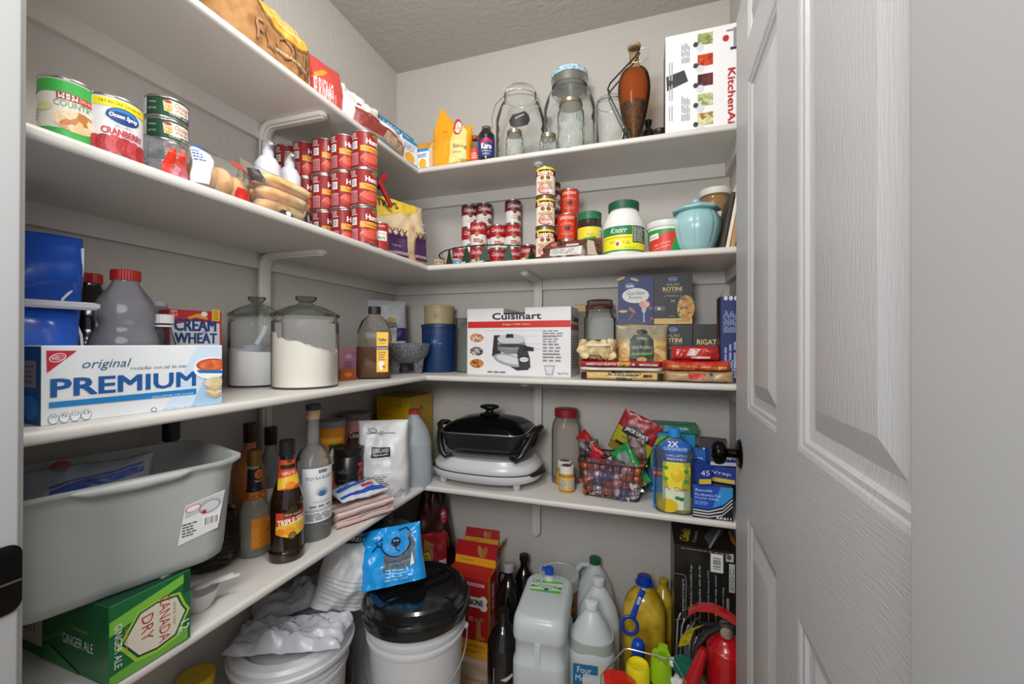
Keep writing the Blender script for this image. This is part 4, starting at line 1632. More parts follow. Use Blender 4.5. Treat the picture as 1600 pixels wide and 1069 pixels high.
c = onY(851.5, 1.425, Z2)
tb = bean(c, 'bottom refried bean can of the front stack')
dup(tb, c + Vector((0, 0, .107)), face(c, 2), 'middle refried bean can of the front stack')
dup(tb, c + Vector((.001, 0, .214)), face(c, -3), 'top refried bean can of the front stack')
tb2 = None
for k in range(3):
    c2 = onY(861, 1.510, Z2 + k * .1005)
    dup(td if k > 0 else t0, c2, face(c2, 30), '%s soup can of the stack behind the bean cans' % (('bottom', 'middle', 'top')[k]))
c3 = onY(872, 1.60, Z2)
for k in range(2):
    dup(t0, c3 + Vector((0, 0, k * .1005)), face(c3, 30), '%s soup can hidden between bean and olive cans' % (('lower', 'upper')[k]))


def olive(c, r_, H, lab):
    t = can('olive_can', lab, 'can', c, r_, H - .0004, '#cf3a22', group='red olive cans')
    p = PR(f_cyl(r_ + .0003), step=.006)
    p.text('LINDSAY', 0, H * .82, r_ * 1.5, .011, '#f3c8a8', bold=.03).ell(0, H * .42, .019, .019, '#dd5a3e').ell(0, H * .42, .0165, .0165, '#cf3a22').ell(0, H * .42, .0095, .0095, '#3a1a18').text('EXTRA LARGE', 0, H * .62, r_ * 1.3, .006, '#f3b898', arc=.005).text('BLACK OLIVES', 0, H * .20, r_ * 1.1, .006, '#f3b898', arc=-.004)
    p.build(t)
    return t


c = onY(886, 1.470, Z2)
r_ = pxw(c, 32) / 2
olive(c, r_, .072, 'bottom can of the front red olive can stack')
to = olive(c + Vector((0, 0, .072)), r_, .094, 'upper can of the front red olive can stack')
c = onY(889.5, 1.556, Z2)
for k in range(3):
    dup(to, c + Vector((0, 0, k * .0945)), face(c), '%s red olive can of the rear three-high stack' % (('bottom', 'middle', 'top')[k]))
# chocolate packet
F = Face(onY(836, 1.383, Z2), onY(938, 1.383, Z2))
t, fn = pouch('cookie_packet', 'dark chocolate coloured packet lying before the olive and bean cans', 'packet', F.at(.055) + Vector((0, 0, .0)), F.rz, F.w, .062, .052, SPK('#3a1d16', '#6e4436', 50, .3, kind='noise', stretch=(.5, 1, 3)), crumple=.005, seed=61, nx=24, nz=12)
p = PP(F, lambda s, t_, o: fn(s, t_, o), step=.01, base=.0012, inc=.0005)
w_ = F.w
p.poly([(-w_ * .28, .008), (w_ * .22, .008), (w_ * .24, .034), (-w_ * .27, .030)], '#d8d4d0').lines(-w_ * .26, .012, w_ * .2, .029, 4, '#77706c').ell(-w_ * .22, .046, .012, .009, '#c65a46').ell(-w_ * .12, .048, .008, .008, '#22262c').text('Chocolate', w_ * .02, .053, w_ * .22, .010, '#c23a3c', bold=.02).rect(-w_ * .02, .038, w_ * .18, .045, '#e4dad2').text('NET WT 14 OZ', w_ * .08, .0415, w_ * .16, .004, '#3a302c').poly([(w_ * .32, .004), (w_ * .46, .004), (w_ * .40, .050), (w_ * .30, .056)], '#b8a896')
p.build(t)
# bouillon jars
c = onY(921, 1.455, Z2)
r_ = pxw(c, 38) / 2
H = hgt(c, 334)
t = jar('bouillon_jar', 'dark jar with green lid and yellow-green label', 'jar', c, smooth_prof([(r_ * .92, 0), (r_, .005), (r_, H * .74), (r_ * .9, H * .82), (r_ * .88, H * .84)], 3), C('#2b1c10', .15, coat=.4), part='jar_body')
lid(t, r_ * .96, H * .83, H * .17, C('#1e6b45', .4), ridges=36)
p = PR(f_cyl(r_ + .0004), step=.006)
p.rect(-r_ * 1.5, .01, r_ * 1.5, H * .66, '#e8d23a').poly([(-.03, .012), (.02, .012), (.034, .03), (.02, H * .46), (-.03, H * .42)], '#3f9a3e').poly([(-.034, .02), (-.012, .045), (-.024, H * .42), (-.036, H * .38)], '#d9e8d4').text('CALDO CON SABOR', .002, H * .30, .04, .006, '#f0f0e0').text('DE POLLO', .006, H * .21, .042, .010, '#f4f4e6', bold=.04).text('Knorr', .003, H * .50, .022, .008, '#2c6e38').rect(r_ * .9, .01, r_ * 1.5, H * .66, '#cfe0e0').lines(r_ * .92, .02, r_ * 1.45, H * .6, 9, '#5a6a70')
p.build(t)
c = onY(974, 1.452, Z2)
r_ = pxw(c, 66) / 2
H = hgt(c, 318)
t = jar('bouillon_jar', 'big white plastic jar with green lid and yellow-green label', 'jar', c, smooth_prof([(r_ * .95, 0), (r_, .006), (r_, H * .50), (r_ * .96, H * .62), (r_ * .80, H * .76), (r_ * .68, H * .83), (r_ * .66, H * .85)], 4), C('#e6e6e2', .35), part='jar_body')
lid(t, r_ * .72, H * .85, H * .145, C('#15573a', .4), ridges=44)
p = PR(f_cyl(r_ + .0004), step=.006)
h0, h1 = H * .05, H * .50
p.rect(-r_ * 1.25, h0, r_ * 1.25, h1, '#f0ea2c').rect(-r_ * 1.25, H * .34, r_ * .40, h1, '#1d7a4a').text('Knorr', -r_ * .22, H * .425, r_ * .75, H * .10, '#f4f7f2', shear=.3, bold=.01).rect(r_ * .42, H * .20, r_ * 1.25, h1, '#2a4a3a').lines(r_ * .46, H * .22, r_ * 1.2, h1 - .003, 9, '#c9d2c8').text('CALDO', -r_ * .5, H * .22, r_ * .36, H * .035, '#2f7a3c').ell(-r_ * .28, H * .18, .011, .011, '#f4f0d4').ell(-r_ * .28, H * .18, .006, .007, '#cf4a2a').text('75 CAL', r_ * .12, H * .20, r_ * .34, H * .055, '#256b3a').rect(-r_ * 1.25, H * .29, r_ * .40, H * .30, '#cf3a2a').rect(-r_ * 1.25, h0, r_ * 1.25, H * .08, '#2f8a46').text('NET WT 2.5 LB', r_ * .3, H * .11, r_ * .5, H * .02, '#40402a')
p.build(t)
c = onY(1040, 1.475, Z2)
r_ = pxw(c, 62) / 2
H = hgt(c, 347)
t = jar('bouillon_tub', 'white tub with red and green label behind the blue ceramic jar', 'tub', c, [(r_ * .80, 0), (r_ * .82, .003), (r_ * .94, H * .80)], C('#e9e8e4', .4), part='tub_body')
lid(t, r_, H * .78, H * .18, C('#dfe2dd', .4))
MB().lathe([(r_ * .97, H * .958), (r_ * .97, H * .975), (r_ * .9, H * .98), (.0001, H * .98)], C('#1f8a52', .4), 36, True, False).build('lid_top', t)
rf = interp([(r_ * .82, .003), (r_ * .94, H * .80)])
p = PR(f_cyl(lambda q: rf(q) + .0004), step=.006)
p.rect(-r_ * 1.3, H * .05, r_ * 1.2, H * .70, '#2e9a4a').poly([(-r_ * 1.2, H * .05), (r_ * .2, H * .05), (r_ * .6, H * .62), (r_ * .1, H * .62), (-r_ * 1.0, H * .38)], '#d63b2c').poly([(-r_ * 1.0, H * .42), (-r_ * .35, H * .45), (-r_ * .38, H * .60), (-r_ * 1.0, H * .57)], '#eef0ea').text('Knorr', -r_ * .7, H * .51, r_ * .5, H * .08, '#1d6e44').text('Caldo de Tomate', -r_ * .2, H * .30, r_ * .9, H * .06, '#f2d6c8', rot=12).text('Tomato Bouillon', -r_ * .2, H * .20, r_ * .9, H * .05, '#f2d6c8', rot=12)
p.build(t)
# blue ceramic jar with ribs
c = onY(1087, 1.462, Z2)
r_ = pxw(c, 80) / 2
H = hgt(c, 311)
mc = C('#9ac4c8', .22, coat=.3)
t = T('ceramic_jar', 'pale blue ribbed ceramic jar with knobbed lid on the second shelf', 'jar', c, face(c))
pf = smooth_prof([(r_ * .52, 0), (r_ * .56, .004), (r_ * .78, H * .14), (r_ * .97, H * .38), (r_ * .985, H * .54), (r_ * .84, H * .70), (r_ * .72, H * .76)], 4)
b = MB()
n = 96
rings = []
for r, z in pf:
    rg_ = []
    for j in range(n):
        a_n = 2 * PI * j / n
        dd = abs(((a_n * 8 / (2 * PI) + .5) % 1) - .5) * 2
        k_n = 1 - .030 * math.exp(-((dd) / .14) ** 2) + .010 * math.exp(-((dd - .25) / .12) ** 2)
        rg_.append((r * k_n * math.cos(a_n), r * k_n * math.sin(a_n), z))
    rings.append(rg_)
b.loft(rings, mc)
b.build('jar_body', t, angle=80)
b = MB()
n = 72
lp = smooth_prof([(r_ * .74, H * .755), (r_ * .93, H * .77), (r_ * .90, H * .81), (r_ * .68, H * .86), (r_ * .40, H * .90), (r_ * .13, H * .92)], 3)
b.loft([[(r * (1 + .03 * math.cos(9 * 2 * PI * j / n) * (r > r_ * .6)) * math.cos(2 * PI * j / n), r * (1 + .03 * math.cos(9 * 2 * PI * j / n) * (r > r_ * .6)) * math.sin(2 * PI * j / n), z) for j in range(n)] for r, z in lp], mc)
b.build('jar_lid', t, angle=80)
MB().lathe(smooth_prof([(r_ * .11, H * .915), (r_ * .16, H * .94), (r_ * .16, H * .97), (r_ * .10, H), (.0001, H * 1.003)], 3), mc, 20).build('knob', t)
# white-lidded jar behind
c = onY(1117, 1.622, Z2)
r_ = pxw(c, 50) / 2
H = hgt(c, 296)
t = jar('storage_jar', 'brown-filled jar with a wide white lid behind the blue ceramic jar', 'jar', c, smooth_prof([(r_ * .88, 0), (r_ * .9, .005), (r_ * .9, H * .75), (r_ * .82, H * .85), (r_ * .84, H * .92)], 3), C('#93714a', .12, coat=.5), part='jar_body')
lid(t, r_ * 1.02, H * .90, H * .09, C('#dedbd2', .45))
PR(f_cyl(r_ * .9 + .0006), step=.008).rect(-.01, H * .25, .05, H * .65, '#dcd7c4').lines(-.005, H * .3, .045, H * .6, 5, '#8a8474').build(t)
# books
for k, (x0, w_, cc, h_, ln, lab) in enumerate(((.214, .010, '#3c3226', .165, 10, 'dark thin book leaning beside the blue jar'), (.227, .010, '#e2ddd0', .200, 10, 'cream book leaning between the dark and the wooden-coloured one'), (.241, .014, '#b68a58', .185, 9, 'tan book with rounded spine leaning by the right wall'))):
    t = T('recipe_book', lab, 'book', (x0 + .004, 1.375 + .003 * k, Z2), 0, 'books at the right end of the second shelf')
    t.rotation_euler = (0, R(ln), 0)
    MB().rr([(1, 1, 0), (1, 1, h_)], C(cc, .6), w_, .006, .3, 3, M=Matrix.Translation((0, .004, 0))).build('spine', t)
    b = MB().box(-w_ / 2, .004, 0, -w_ / 2 + .002, .16, h_, C(cc, .6))
    b.build('cover', t)
    MB().box(w_ / 2 - .002, .004, 0, w_ / 2, .16, h_, C(cc, .6)).build('cover', t)
    MB().box(-w_ / 2 + .0022, .006, .003, w_ / 2 - .0022, .157, h_ - .003, C('#e8e2d2', .8)).build('pages', t)
# ================================================================== third shelf
def fill(t, r, hfn, mat, name, n=36, rings=9, z0=.006):
    """loose contents with an uneven top"""
    b = MB()
    rg = [[(r * math.cos(2 * PI * j / n), r * math.sin(2 * PI * j / n), z0) for j in range(n)]]
    for k in range(rings):
        q = 1 - k / rings
        rg.append([(r * q * math.cos(2 * PI * j / n), r * q * math.sin(2 * PI * j / n), hfn(r * q * math.cos(2 * PI * j / n), r * q * math.sin(2 * PI * j / n))) for j in range(n)])
    b.loft(rg, mat)
    return b.build(name, t, angle=70)


# blue sack with a white clip
q = Vector((-.955, .385, Z3))
t, fn = pouch('snack_bag', 'large shiny blue bag at the far left of the third shelf', 'bag', q, R(78), .150, .300, .09, C('#1550b8', .22), crumple=.012, seed=71, sc_=11, nx=20, nz=28, bulge=lambda k: 1 - .75 * math.exp(-((k - .62) / .09) ** 2), side=.35)
b = MB()
b.tube([(.075 - .026 * math.exp(-((k / 20 - .62) / .10) ** 2), -.012, .3 * k / 20) for k in range(20)], .0022, C('#dfe3ea', .4), 6)
b.build('bag_seam', t)['label'] = 'white sealed edge'
cp = T('bag_clip', 'long white clip pinching the blue bag across the middle', 'clip', q + Vector((.026, -.016, .178)), R(78))
b = MB()
b.rr([(.96, .8, 0), (1, 1, .004), (1, 1, .008), (.96, .8, .012)], C('#dcdde0', .35), .205, .028, .5, 6)
b.build('clip_bar', cp)
MB().rr([(1, 1, .002), (1, 1, .009)], C('#c5c6ca', .4), .20, .010, .4, 4, M=Matrix.Translation((0, -.012, .001))).build('clip_jaw', cp)
# cracker carton
F = Face(G(65, 667, Z3), G(350, 632, Z3))
F = Face(Vector((-.838, .366, Z3)), Vector((-.812, .617, Z3)))
H = .1175
D = .075
t = boxpx('cracker_box', 'long white and blue cracker carton at the front left of the third shelf', 'box', F, H, D, '#e6e9ec')
p = PP(F, f_front(D), base=.0005)
w_ = F.w
p.poly([(w_ * .1, 0.001), (w_ / 2, 0.001), (w_ / 2, H - .001), (w_ * .32, H - .001)], '#cfe0ef').poly([(w_ * .28, 0.001), (w_ / 2, 0.001), (w_ / 2, H * .8), (w_ * .40, H * .6)], '#a9cbe6')
p.Q([(72, 548), (120, 548), (73, 583)], '#c1273a')
p.E(90, 559, 14, 6.5, '#f3e9ec', rot=22).E(90, 559, 12.5, 5.2, '#c1273a', rot=22).T('NABISCO', 80, 563, 100, 555, '#f3e9ec', rot=0, shear=.1)
p.T('PREMIUM', 78, 622, 306, 580, '#1b5a9e', bold=.045)
p.T('original', 128, 580, 202, 560, '#3b6d8e', shear=.3, bold=-.01).T('rociadas con sal de mar', 204, 578, 292, 569, '#4a6a80')
p.Q([(76, 629), (306, 607), (306, 616), (76, 638)], '#1d7fc0')
p.T('GALLETAS DE SODA', 236, 622, 302, 613, '#e9f2f8')
p.T('PESO NETO 1 LB (453g)', 252, 641, 305, 633, '#6a8298', bold=0).E(240, 640, 4.5, 3.4, '#5d7d9a').E(240, 640, 3.2, 2.4, '#e6e9ec')
for k in range(4):
    p.E(83 + k * 17, 655 - k * 2.4, 8, 8, '#7e8a96').E(83 + k * 17, 655 - k * 2.4, 7.2, 7.2, '#eceff1').T(('70', '5', '135', '0')[k], 78 + k * 17, 655 - k * 2.4, 88 + k * 17, 649 - k * 2.4, '#55606c')
p.T('POR 5 GALLETAS', 76, 643.5, 110, 640, '#55606c')
p.E(329, 575, 26, 17, '#f3f5f7').E(331, 570, 24, 10, '#c8502e').E(331, 570, 20, 7.5, SPK('#cf5a30', '#e08a54', 70, .3, kind='noise')).Q([(306, 578), (352, 578), (352, 583), (310, 583)], '#2b6fb0')
for k in range(5):
    p.Q([(318, 615 - k * 5), (338, 612 - k * 5), (350, 616 - k * 5), (334, 622 - k * 5)], '#e3d3ac' if k % 2 else '#c9b280')
p.E(333, 597, 14, 8, SPK('#e6d7b4', '#cbb586', 60, .5, kind='noise'))
p.build(t)
p = PR(f_left(F.w), base=.0006)
p.rect(-D / 2 + .001, .001, D / 2 - .001, H - .001, '#1d5688').rect(-.020, .055, .022, .095, '#a08a80').lines(-.018, .06, .02, .09, 4, '#6a5450').ell(0, .025, .03, .018, '#2f7ab4')
p.build(t, 'end_print', 'blue end flap')

# juice bottles


def juice(c, r_, H, mat, lab, fillmat=None, lvl=.35):
    t = T('juice_bottle', lab, 'bottle', c, face(c), 'red-capped juice bottles')
    pf = smooth_prof([(r_ * .94, 0), (r_, .006), (r_ * 1.06, H * .30), (r_ * 1.06, H * .46), (r_ * .90, H * .57), (r_ * .93, H * .66), (r_ * .84, H * .76), (r_ * .60, H * .84), (r_ * .42, H * .90), (r_ * .40, H * .935)], 4)
    MB().rr([(r / r_, r / r_ * .96, z, .42) for r, z in pf], mat, 2 * r_, 2 * r_, .42, 8, True, False).build('bottle_body', t, angle=60)
    lid(t, r_ * .44, H * .925, H * .075, C('#b3201f', .35), ridges=40, name='cap')
    if fillmat:
        g = interp(pf)
        MB().rr([(g(z) / r_ * .96, g(z) / r_ * .92, z, .42) for z in (.004, .02, H * .15, H * .25, H * lvl)], fillmat, 2 * r_, 2 * r_, .42, 8).build('juice', t, angle=60)
        PR(f_cyl(r_ * .985), step=.01, base=.004).rect(-r_ * .2, H * .27, r_ * .9, H * .335, '#8c8f92').rect(-r_ * .17, H * .275, r_ * .87, H * .33, '#c9c4b4').text('cran-grape', r_ * .35, H * .302, r_ * .8, .006, '#54575c').build(t)
    return t


juice(onX(139, -1.078, Z3), .044, .262, C('#18161a', .12, coat=.5), 'dark juice bottle with red cap behind the cracker box')
juice(onX(196, -.962, Z3), .050, .262, GLASS('#dedde4', .06, 3.0, .34, '#c4c3cb'), 'near-empty grey juice bottle with red cap, in front', C('#241a24', .2), .30)
c = onX(247, -1.078, Z3)
t = jar('water_bottle', 'pale clear bottle shoulder showing behind the grey juice bottle', 'bottle', c, smooth_prof([(.050, 0), (.052, .006), (.052, .12), (.045, .16), (.02, .20), (.016, .21)], 4), SOFT('#a9a7ad', .2, .3, alpha=.4), part='bottle_body')
lid(t, .017, .205, .012, C('#c9c9cc', .4))
c = onX(256, -.925, Z3)
H = hgt(c, 493)
t = jar('vinegar_bottle', 'slim clear bottle with a white cap beside the red cereal box', 'bottle', c, smooth_prof([(.021, 0), (.023, .005), (.023, H * .55), (.018, H * .70), (.0125, H * .82), (.0125, H * .90)], 4), GLASS('#e6e9ec', .04, 1.5), part='glass_body', seg=28)
lid(t, .0155, H * .90, H * .10, C('#dfe0e4', .35), ridges=24, name='cap')
MB().lathe([(.0155, H * .86), (.0155, H * .875), (.013, H * .88)], C('#dfe0e4', .35), 24, False, False).build('cap_ring', t)
# cream of wheat
F = Face(onX(264, -1.005, Z3), onX(346, -.985, Z3))
H = .197
t = boxpx('cereal_box', 'red hot cereal box between the juice bottles and the glass jars', 'box', F, H, .05, '#c3272c')
p = PP(F, f_front(.05), base=.0005)
p.Q([(266, 508), (300, 502), (343, 506), (343, 543), (266, 543)], '#d5d8e0')
p.T('CREAM', 271, 517, 338, 500, '#1c3f7d', bold=.06).T('WHEAT', 272, 537, 339, 521, '#1c3f7d', bold=.06).T('of', 315, 521, 324, 516, '#1c3f7d')
p.B(331, 484, 343, 502, '#f0c832').L(333, 500, 342, 486, 4, '#6b4a1a').T('763', 267, 494, 277, 489, '#f2d9d9').L(267, 488, 278, 484, 1, '#e9c0c0')
p.Q([(292, 496), (308, 490), (320, 492), (326, 500), (318, 499), (306, 496), (296, 499)], '#e2a23c').E(319, 491, 5, 4, '#f2efe8')
p.B(290, 543, 338, 560, '#7c1d22').build(t)

# glass jars with flour and sugar


def cjar(c, r_, H, body_h, lab):
    t = T('glass_canister', lab, 'jar', c, face(c), 'knob-lidded glass canisters')
    b = MB()
    b.lathe(smooth_prof([(r_ * .93, 0), (r_ * .99, .006), (r_, .03), (r_, body_h * .84), (r_ * .985, body_h * .93), (r_ * .93, body_h * .955), (r_ * .95, body_h * .97), (r_ * .95, body_h)], 3), CLEAR, 56, True, False)
    b.build('glass_body', t)
    MB().lathe([(r_ * .93, .001), (r_ * .95, .006), (r_ * .9, .008)], GLASS('#b9c2bc', .05, 1.5), 48, False, False).build('thick_base', t)
    b = MB()
    b.lathe(smooth_prof([(r_ * 1.0, body_h + .001), (r_ * 1.02, body_h + .006), (r_ * .96, body_h + .010), (r_ * .6, body_h + .026), (r_ * .25, body_h + .036), (r_ * .2, body_h + .041)], 3), GLASS('#dfe6e1', .03, 1.5), 48, False, False)
    b.build('glass_lid', t)
    b = MB()
    kz = body_h + .041
    b.lathe(smooth_prof([(r_ * .18, kz), (r_ * .30, kz + .008), (r_ * .31, kz + .016), (r_ * .25, H - .002), (.0001, H)], 4), GLASS('#cfd8d2', .03, 2.2), 28, False, False)
    b.build('lid_knob', t)
    return t


mfl = C('#e9e3d6', .9)
c = onX(401, -1.062, Z3)
t = cjar(c, .070, .252, .196, 'rear glass canister of sugar with a scoop inside')
fill(t, .067, lambda x, y: .098 + .012 * noise.noise(Vector((x * 20, y * 20, 1))) - .12 * x * .6, C('#eeeeee', .9), 'sugar')
b = MB()
Mx = Matrix.Translation((-.008, -.01, .112)) @ Matrix.Rotation(R(24), 4, 'Y')
b.loft([[(.026 * k * math.cos(a), .020 * k * math.sin(a), z + (.012 * math.cos(a))) for a in [2 * PI * j / 20 for j in range(20)]] for k, z in ((.25, -.022), (.85, -.016), (1.0, .004))], C('#aeb4c6', .3), True, False, M=Mx)
b.build('scoop_bowl', t)
b = MB().tube([(.0, .0, .118), (.016, 0, .150), (.022, 0, .172)], [.008, .007, .008], C('#dfe3ee', .3), 8)
b.build('scoop_handle', t)
c = onX(478, -.906, Z3)
t = cjar(c, .086, .252, .194, 'front glass canister half full of flour')


def flour_h(x, y):
    # local x runs to the right as seen
    q = x / .087
    return .116 - .026 * q + .006 * noise.noise(Vector((x * 60, y * 60, 3))) + .006 * noise.noise(Vector((x * 25, y * 25, 8))) + (.012 if q < -.8 else 0)


fill(t, .0825, flour_h, mfl, 'flour', n=80, rings=14)
# pink box, orange box behind the canister
F = Face(onX(531, -1.04, Z3), onX(559, -1.03, Z3))
t = boxpx('sweetener_box', 'pink carton peeking out right of the flour canister', 'box', F, hgt(F.c, 545), .05, '#c98aa6')
PP(F, f_front(.05)).B(540, 560, 549, 552, '#e4c3cf').text("Sweet'N", 0.005, .085, .05, .012, '#a23a70').L(538, 575, 552, 564, 3, '#9a5a78').build(t)
F = Face(onX(532, -.93, Z3), onX(556, -.915, Z3))
t = boxpx('seasoning_box', 'low orange-brown packet beside the honey bottle', 'box', F, hgt(F.c, 578), .04, '#9a4a1e')
PP(F, f_front(.04)).ell(0, .02, .014, .008, '#c9742e').build(t)
# honey bottle
c = Vector((-.905, 1.228, Z3))
c = onX(585, -.905, Z3)
H = hgt(c, 480)
t = T('honey_bottle', 'tall clear square honey bottle with black cap and yellow label', 'bottle', c, face(c, -6))
wd = .112
pf = [(.94, .92, 0, .2), (1, 1, .008, .2), (1, 1, H * .55, .22), (.97, .97, H * .66, .28), (.74, .76, H * .80, .42), (.36, .40, H * .88, .49), (.33, .36, H * .91, .49)]
MB().rr(pf, GLASS('#ece6dc', .05, 1.5), wd, .09, .2, 8, True, False).build('bottle_body', t, angle=60)
MB().rr([(.92, .9, .004, .2), (.97, .97, .010, .2), (.97, .97, H * .44, .22), (.95, .95, H * .442, .22)], C('#5e3414', .15, coat=.5), wd, .09, .2, 8).build('honey', t, angle=40)
lid(t, .0205, H * .90, H * .10, C('#161616', .4), ridges=30, name='cap')
p = PR(f_front(.09), base=.001, step=1)
p.rect(.012, .024, .050, H * .64, '#eeb41e').rect(.014, .026, .048, H * .635, '#f3c22e').text('SueBee', .031, H * .54, .026, .010, '#3a2412', bold=.04).text('HONEY', .031, H * .49, .022, .006, '#7a4a16').rect(.008, H * .40, .050, H * .45, '#2c2f66').text('Sourwood', .030, H * .425, .034, .007, '#f2f2f2').lines(.018, H * .25, .044, H * .38, 4, '#9a6a1a').ell(.028, .050, .010, .012, '#f0ece4').ell(.036, .042, .006, .006, '#d8762a').ell(.028, .036, .005, .005, '#ffffff')
p.build(t)
# white/purple bag behind the honey
q = onX(604, -1.080, Z3)
t, fn = pouch('coffee_bag', 'grey-white foil bag with a purple corner behind the honey bottle', 'bag', q, face(q, 8), .165, hgt(q, 470), .08, C('#bfc2c8', .4), crumple=.012, seed=77, sc_=12)
p = PR(lambda s, t_, o: fn(s, t_, o), step=.012, base=.0012, inc=.0006)
p.rect(.035, .13, .08, .185, '#44307a').ell(.015, .222, .018, .012, '#b89a4a').text('SUGAR', .018, .205, .035, .012, '#3c3440', bold=.03).text('BABIES', .02, .192, .035, .010, '#3c3440', bold=.03).poly([(.03, .10), (.08, .12), (.08, .13), (.03, .125)], '#e9e9ee')
p.build(t)
# stone mortar on three legs
c = Vector((-.930, 1.478, Z3))
t = T('stone_mortar', 'grey speckled stone mortar on stout legs in the shelf corner', 'mortar', c, face(c, 8))
mst = SPK('#3f4044', '#8d8f93', 420, .85, '#5c5e62', bump=.5)
b = MB()
pf = smooth_prof([(.030, .042), (.062, .050), (.088, .078), (.096, .108), (.095, .120), (.086, .121), (.076, .100), (.05, .075), (.0001, .068)], 3)
b.lathe(pf, mst, 40, True, False)
b.build('bowl', t)
for a in (-62, 60, 180):
    x, y = .052 * math.sin(R(a)), -.052 * math.cos(R(a))
    b = MB()
    b.rr([(.72, .72, 0), (1, 1, .05), (1.25, 1.25, .075)], mst, .042, .042, .3, 4, M=Matrix.Translation((x, y, 0)))
    b.build('leg', t)
# canisters
c = onY(686, 1.620, Z3)
r_ = pxw(c, 55) / 2
H = hgt(c, 508)
t = jar('storage_canister', 'dark blue plastic canister with a light blue snowflake', 'canister', c, [(r_ * .93, 0), (r_ * .95, .004), (r_ * .98, H * .92), (r_ * 1.02, H * .93), (r_ * 1.02, H * .985), (r_, H)], C('#12315f', .45), part='canister_body')
lid(t, r_ * .99, H - .006, .0062, C('#12315f', .45))
p = PR(f_cyl(r_ * .985), step=.01, base=.001)
for k in range(3):
    p.text('|', -.018, H * .64, .0022, .034, '#3f8cc8', rot=k * 60)
p.ell(-.018, H * .64, .006, .006, '#3f8cc8', n=6).text('~', 0.004, H * .60, .018, .006, '#3f8cc8').build(t)
t2 = T('storage_canister', 'tan plastic canister stacked on the blue one', 'canister', c + Vector((0, 0, H + .0004)), face(c))
r2 = pxw(c, 46) / 2
H2 = hgt(c, 479) - H
MB().lathe([(r2 * .94, 0), (r2, .003), (r2, H2 * .86), (r2 * 1.05, H2 * .87), (r2 * 1.05, H2 - .002), (r2 * 1.0, H2), (.0001, H2)], C('#b0a079', .5), 40, True, False).build('canister_body', t2, angle=30)
PR(f_cyl(r2), step=.01, base=.0008).ell(-.012, H2 * .42, .010, .013, '#5d513a').ell(-.012, H2 * .42, .0085, .0115, '#b0a079').text('*', -.012, H2 * .42, .013, .016, '#5d513a').build(t2)
c = onY(732, 1.635, Z3)
t = jar('plastic_canister', 'clear plastic canister between the blue canister and the waffle maker box', 'canister', c, [(.050, 0), (.053, .005), (.053, hgt(c, 500))], GLASS('#dfe4e0', .1, 1.3, .12, '#c5ccc6'), part='canister_body')
lid(t, .055, hgt(c, 500), .006, GLASS('#dfe4e0', .1, 1.3, .2, '#c5ccc6'))
# waffle maker carton
F = Face(Vector((-.682, 1.530, Z3)), Vector((-.262, 1.512, Z3)))
H = hgt(F.c, 481)
D = .185
t = T('waffle_maker_box', 'white waffle maker carton with a red stripe and handle cut-out', 'box', F.at(D), F.rz)
w_ = F.w
mw_ = C('#e4e4e6', .45)
b = MB()
b.box(-w_ / 2, -D / 2, 0, w_ / 2, D / 2, H * .90, mw_)
b.build('carton', t)
for a, e in ((-.5, -.13), (.08, .5)):
    MB().box(w_ * a, -D / 2, H * .9001, w_ * e, D / 2, H, mw_).build('carton_flap', t)
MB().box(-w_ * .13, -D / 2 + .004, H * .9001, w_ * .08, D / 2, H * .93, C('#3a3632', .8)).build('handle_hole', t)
p = PP(F, f_front(D), base=.0006)
p.T('Cuisinart', 769, 500, 846, 487.5, '#17171a', bold=.055)
p.B(731, 503, 894.5, 511, '#cc2a22').T('Belgian Waffle Maker', 786, 509, 829, 505, '#f2d4d0')
for v0, (c1, c2) in ((520, ('#b06a4a', '#e2c2a6')), (541, ('#3a2622', '#c9c2c0')), (560, ('#c9893c', '#7a2a1c'))):
    p.B(733, v0 + 16, 757, v0, '#efe9e2').E(745, v0 + 8, 11, 7, SPK(c1, c2, 90, .4))
p.L(848, 527, 882, 515, 3, '#8a8a8c').L(848, 540, 878, 524, 4, '#8a8a8c').L(848, 556, 878, 536, 4, '#8a8a8c').L(848, 566, 878, 551, 3, '#8a8a8c')
for v in (516, 525, 537, 545):
    p.B(758 if v == 516 else 820, v + .4, 846, v, '#b9b9bb')
# the appliance picture
p.Q([(769, 556), (772, 524), (782, 524), (783, 553), (806, 572), (826, 574), (826, 578), (808, 579)], '#2b2c30')
p.E(796, 563, 26, 9, '#9fa1a6', rot=-12).E(796, 562, 21, 6, '#d3d4d8', rot=-12)
p.Q([(778, 534), (820, 534), (820, 548), (810, 553), (790, 553), (778, 547)], '#7d7f84').E(799, 537, 22, 9, '#8e9096').E(799, 530, 22, 8, '#c6c8cc').E(799, 540, 22, 3, '#3a3b40').Q([(790, 528), (792, 522), (802, 522), (803, 528)], '#26272b')
p.Q([(812, 541), (822, 539), (828, 560), (829, 575), (812, 577), (808, 552)], '#34353a').Q([(818, 540), (834, 543), (834, 549), (818, 548)], '#202125').E(819, 562, 7, 3.6, '#e2e2e4')
p.T('Cuisinart', 814, 563, 825, 560.5, '#26272b')
p.Q([(850, 571), (867, 571), (864, 586), (853, 586)], '#a9abad').Q([(852, 573), (865, 573), (862, 584), (855, 584)], '#d9dadc').T('bpa free', 872, 586, 888, 582, '#4a4a4c').L(762, 583, 800, 580, 1, '#6a6a6c')
p.build(t)
S2 = Side(F, D)
p = PR(f_right(w_), base=.0006)
p.rect(-D / 2 + .001, H * .67, D / 2 - .001, H * .75, '#cc2a22').text('Cuisinart', 0, H * .84, D * .8, H * .09, '#17171a', bold=.05).lines(-D * .4, H * .1, D * .4, H * .6, 12, '#9a9a9c')
p.build(t, 'side_print')
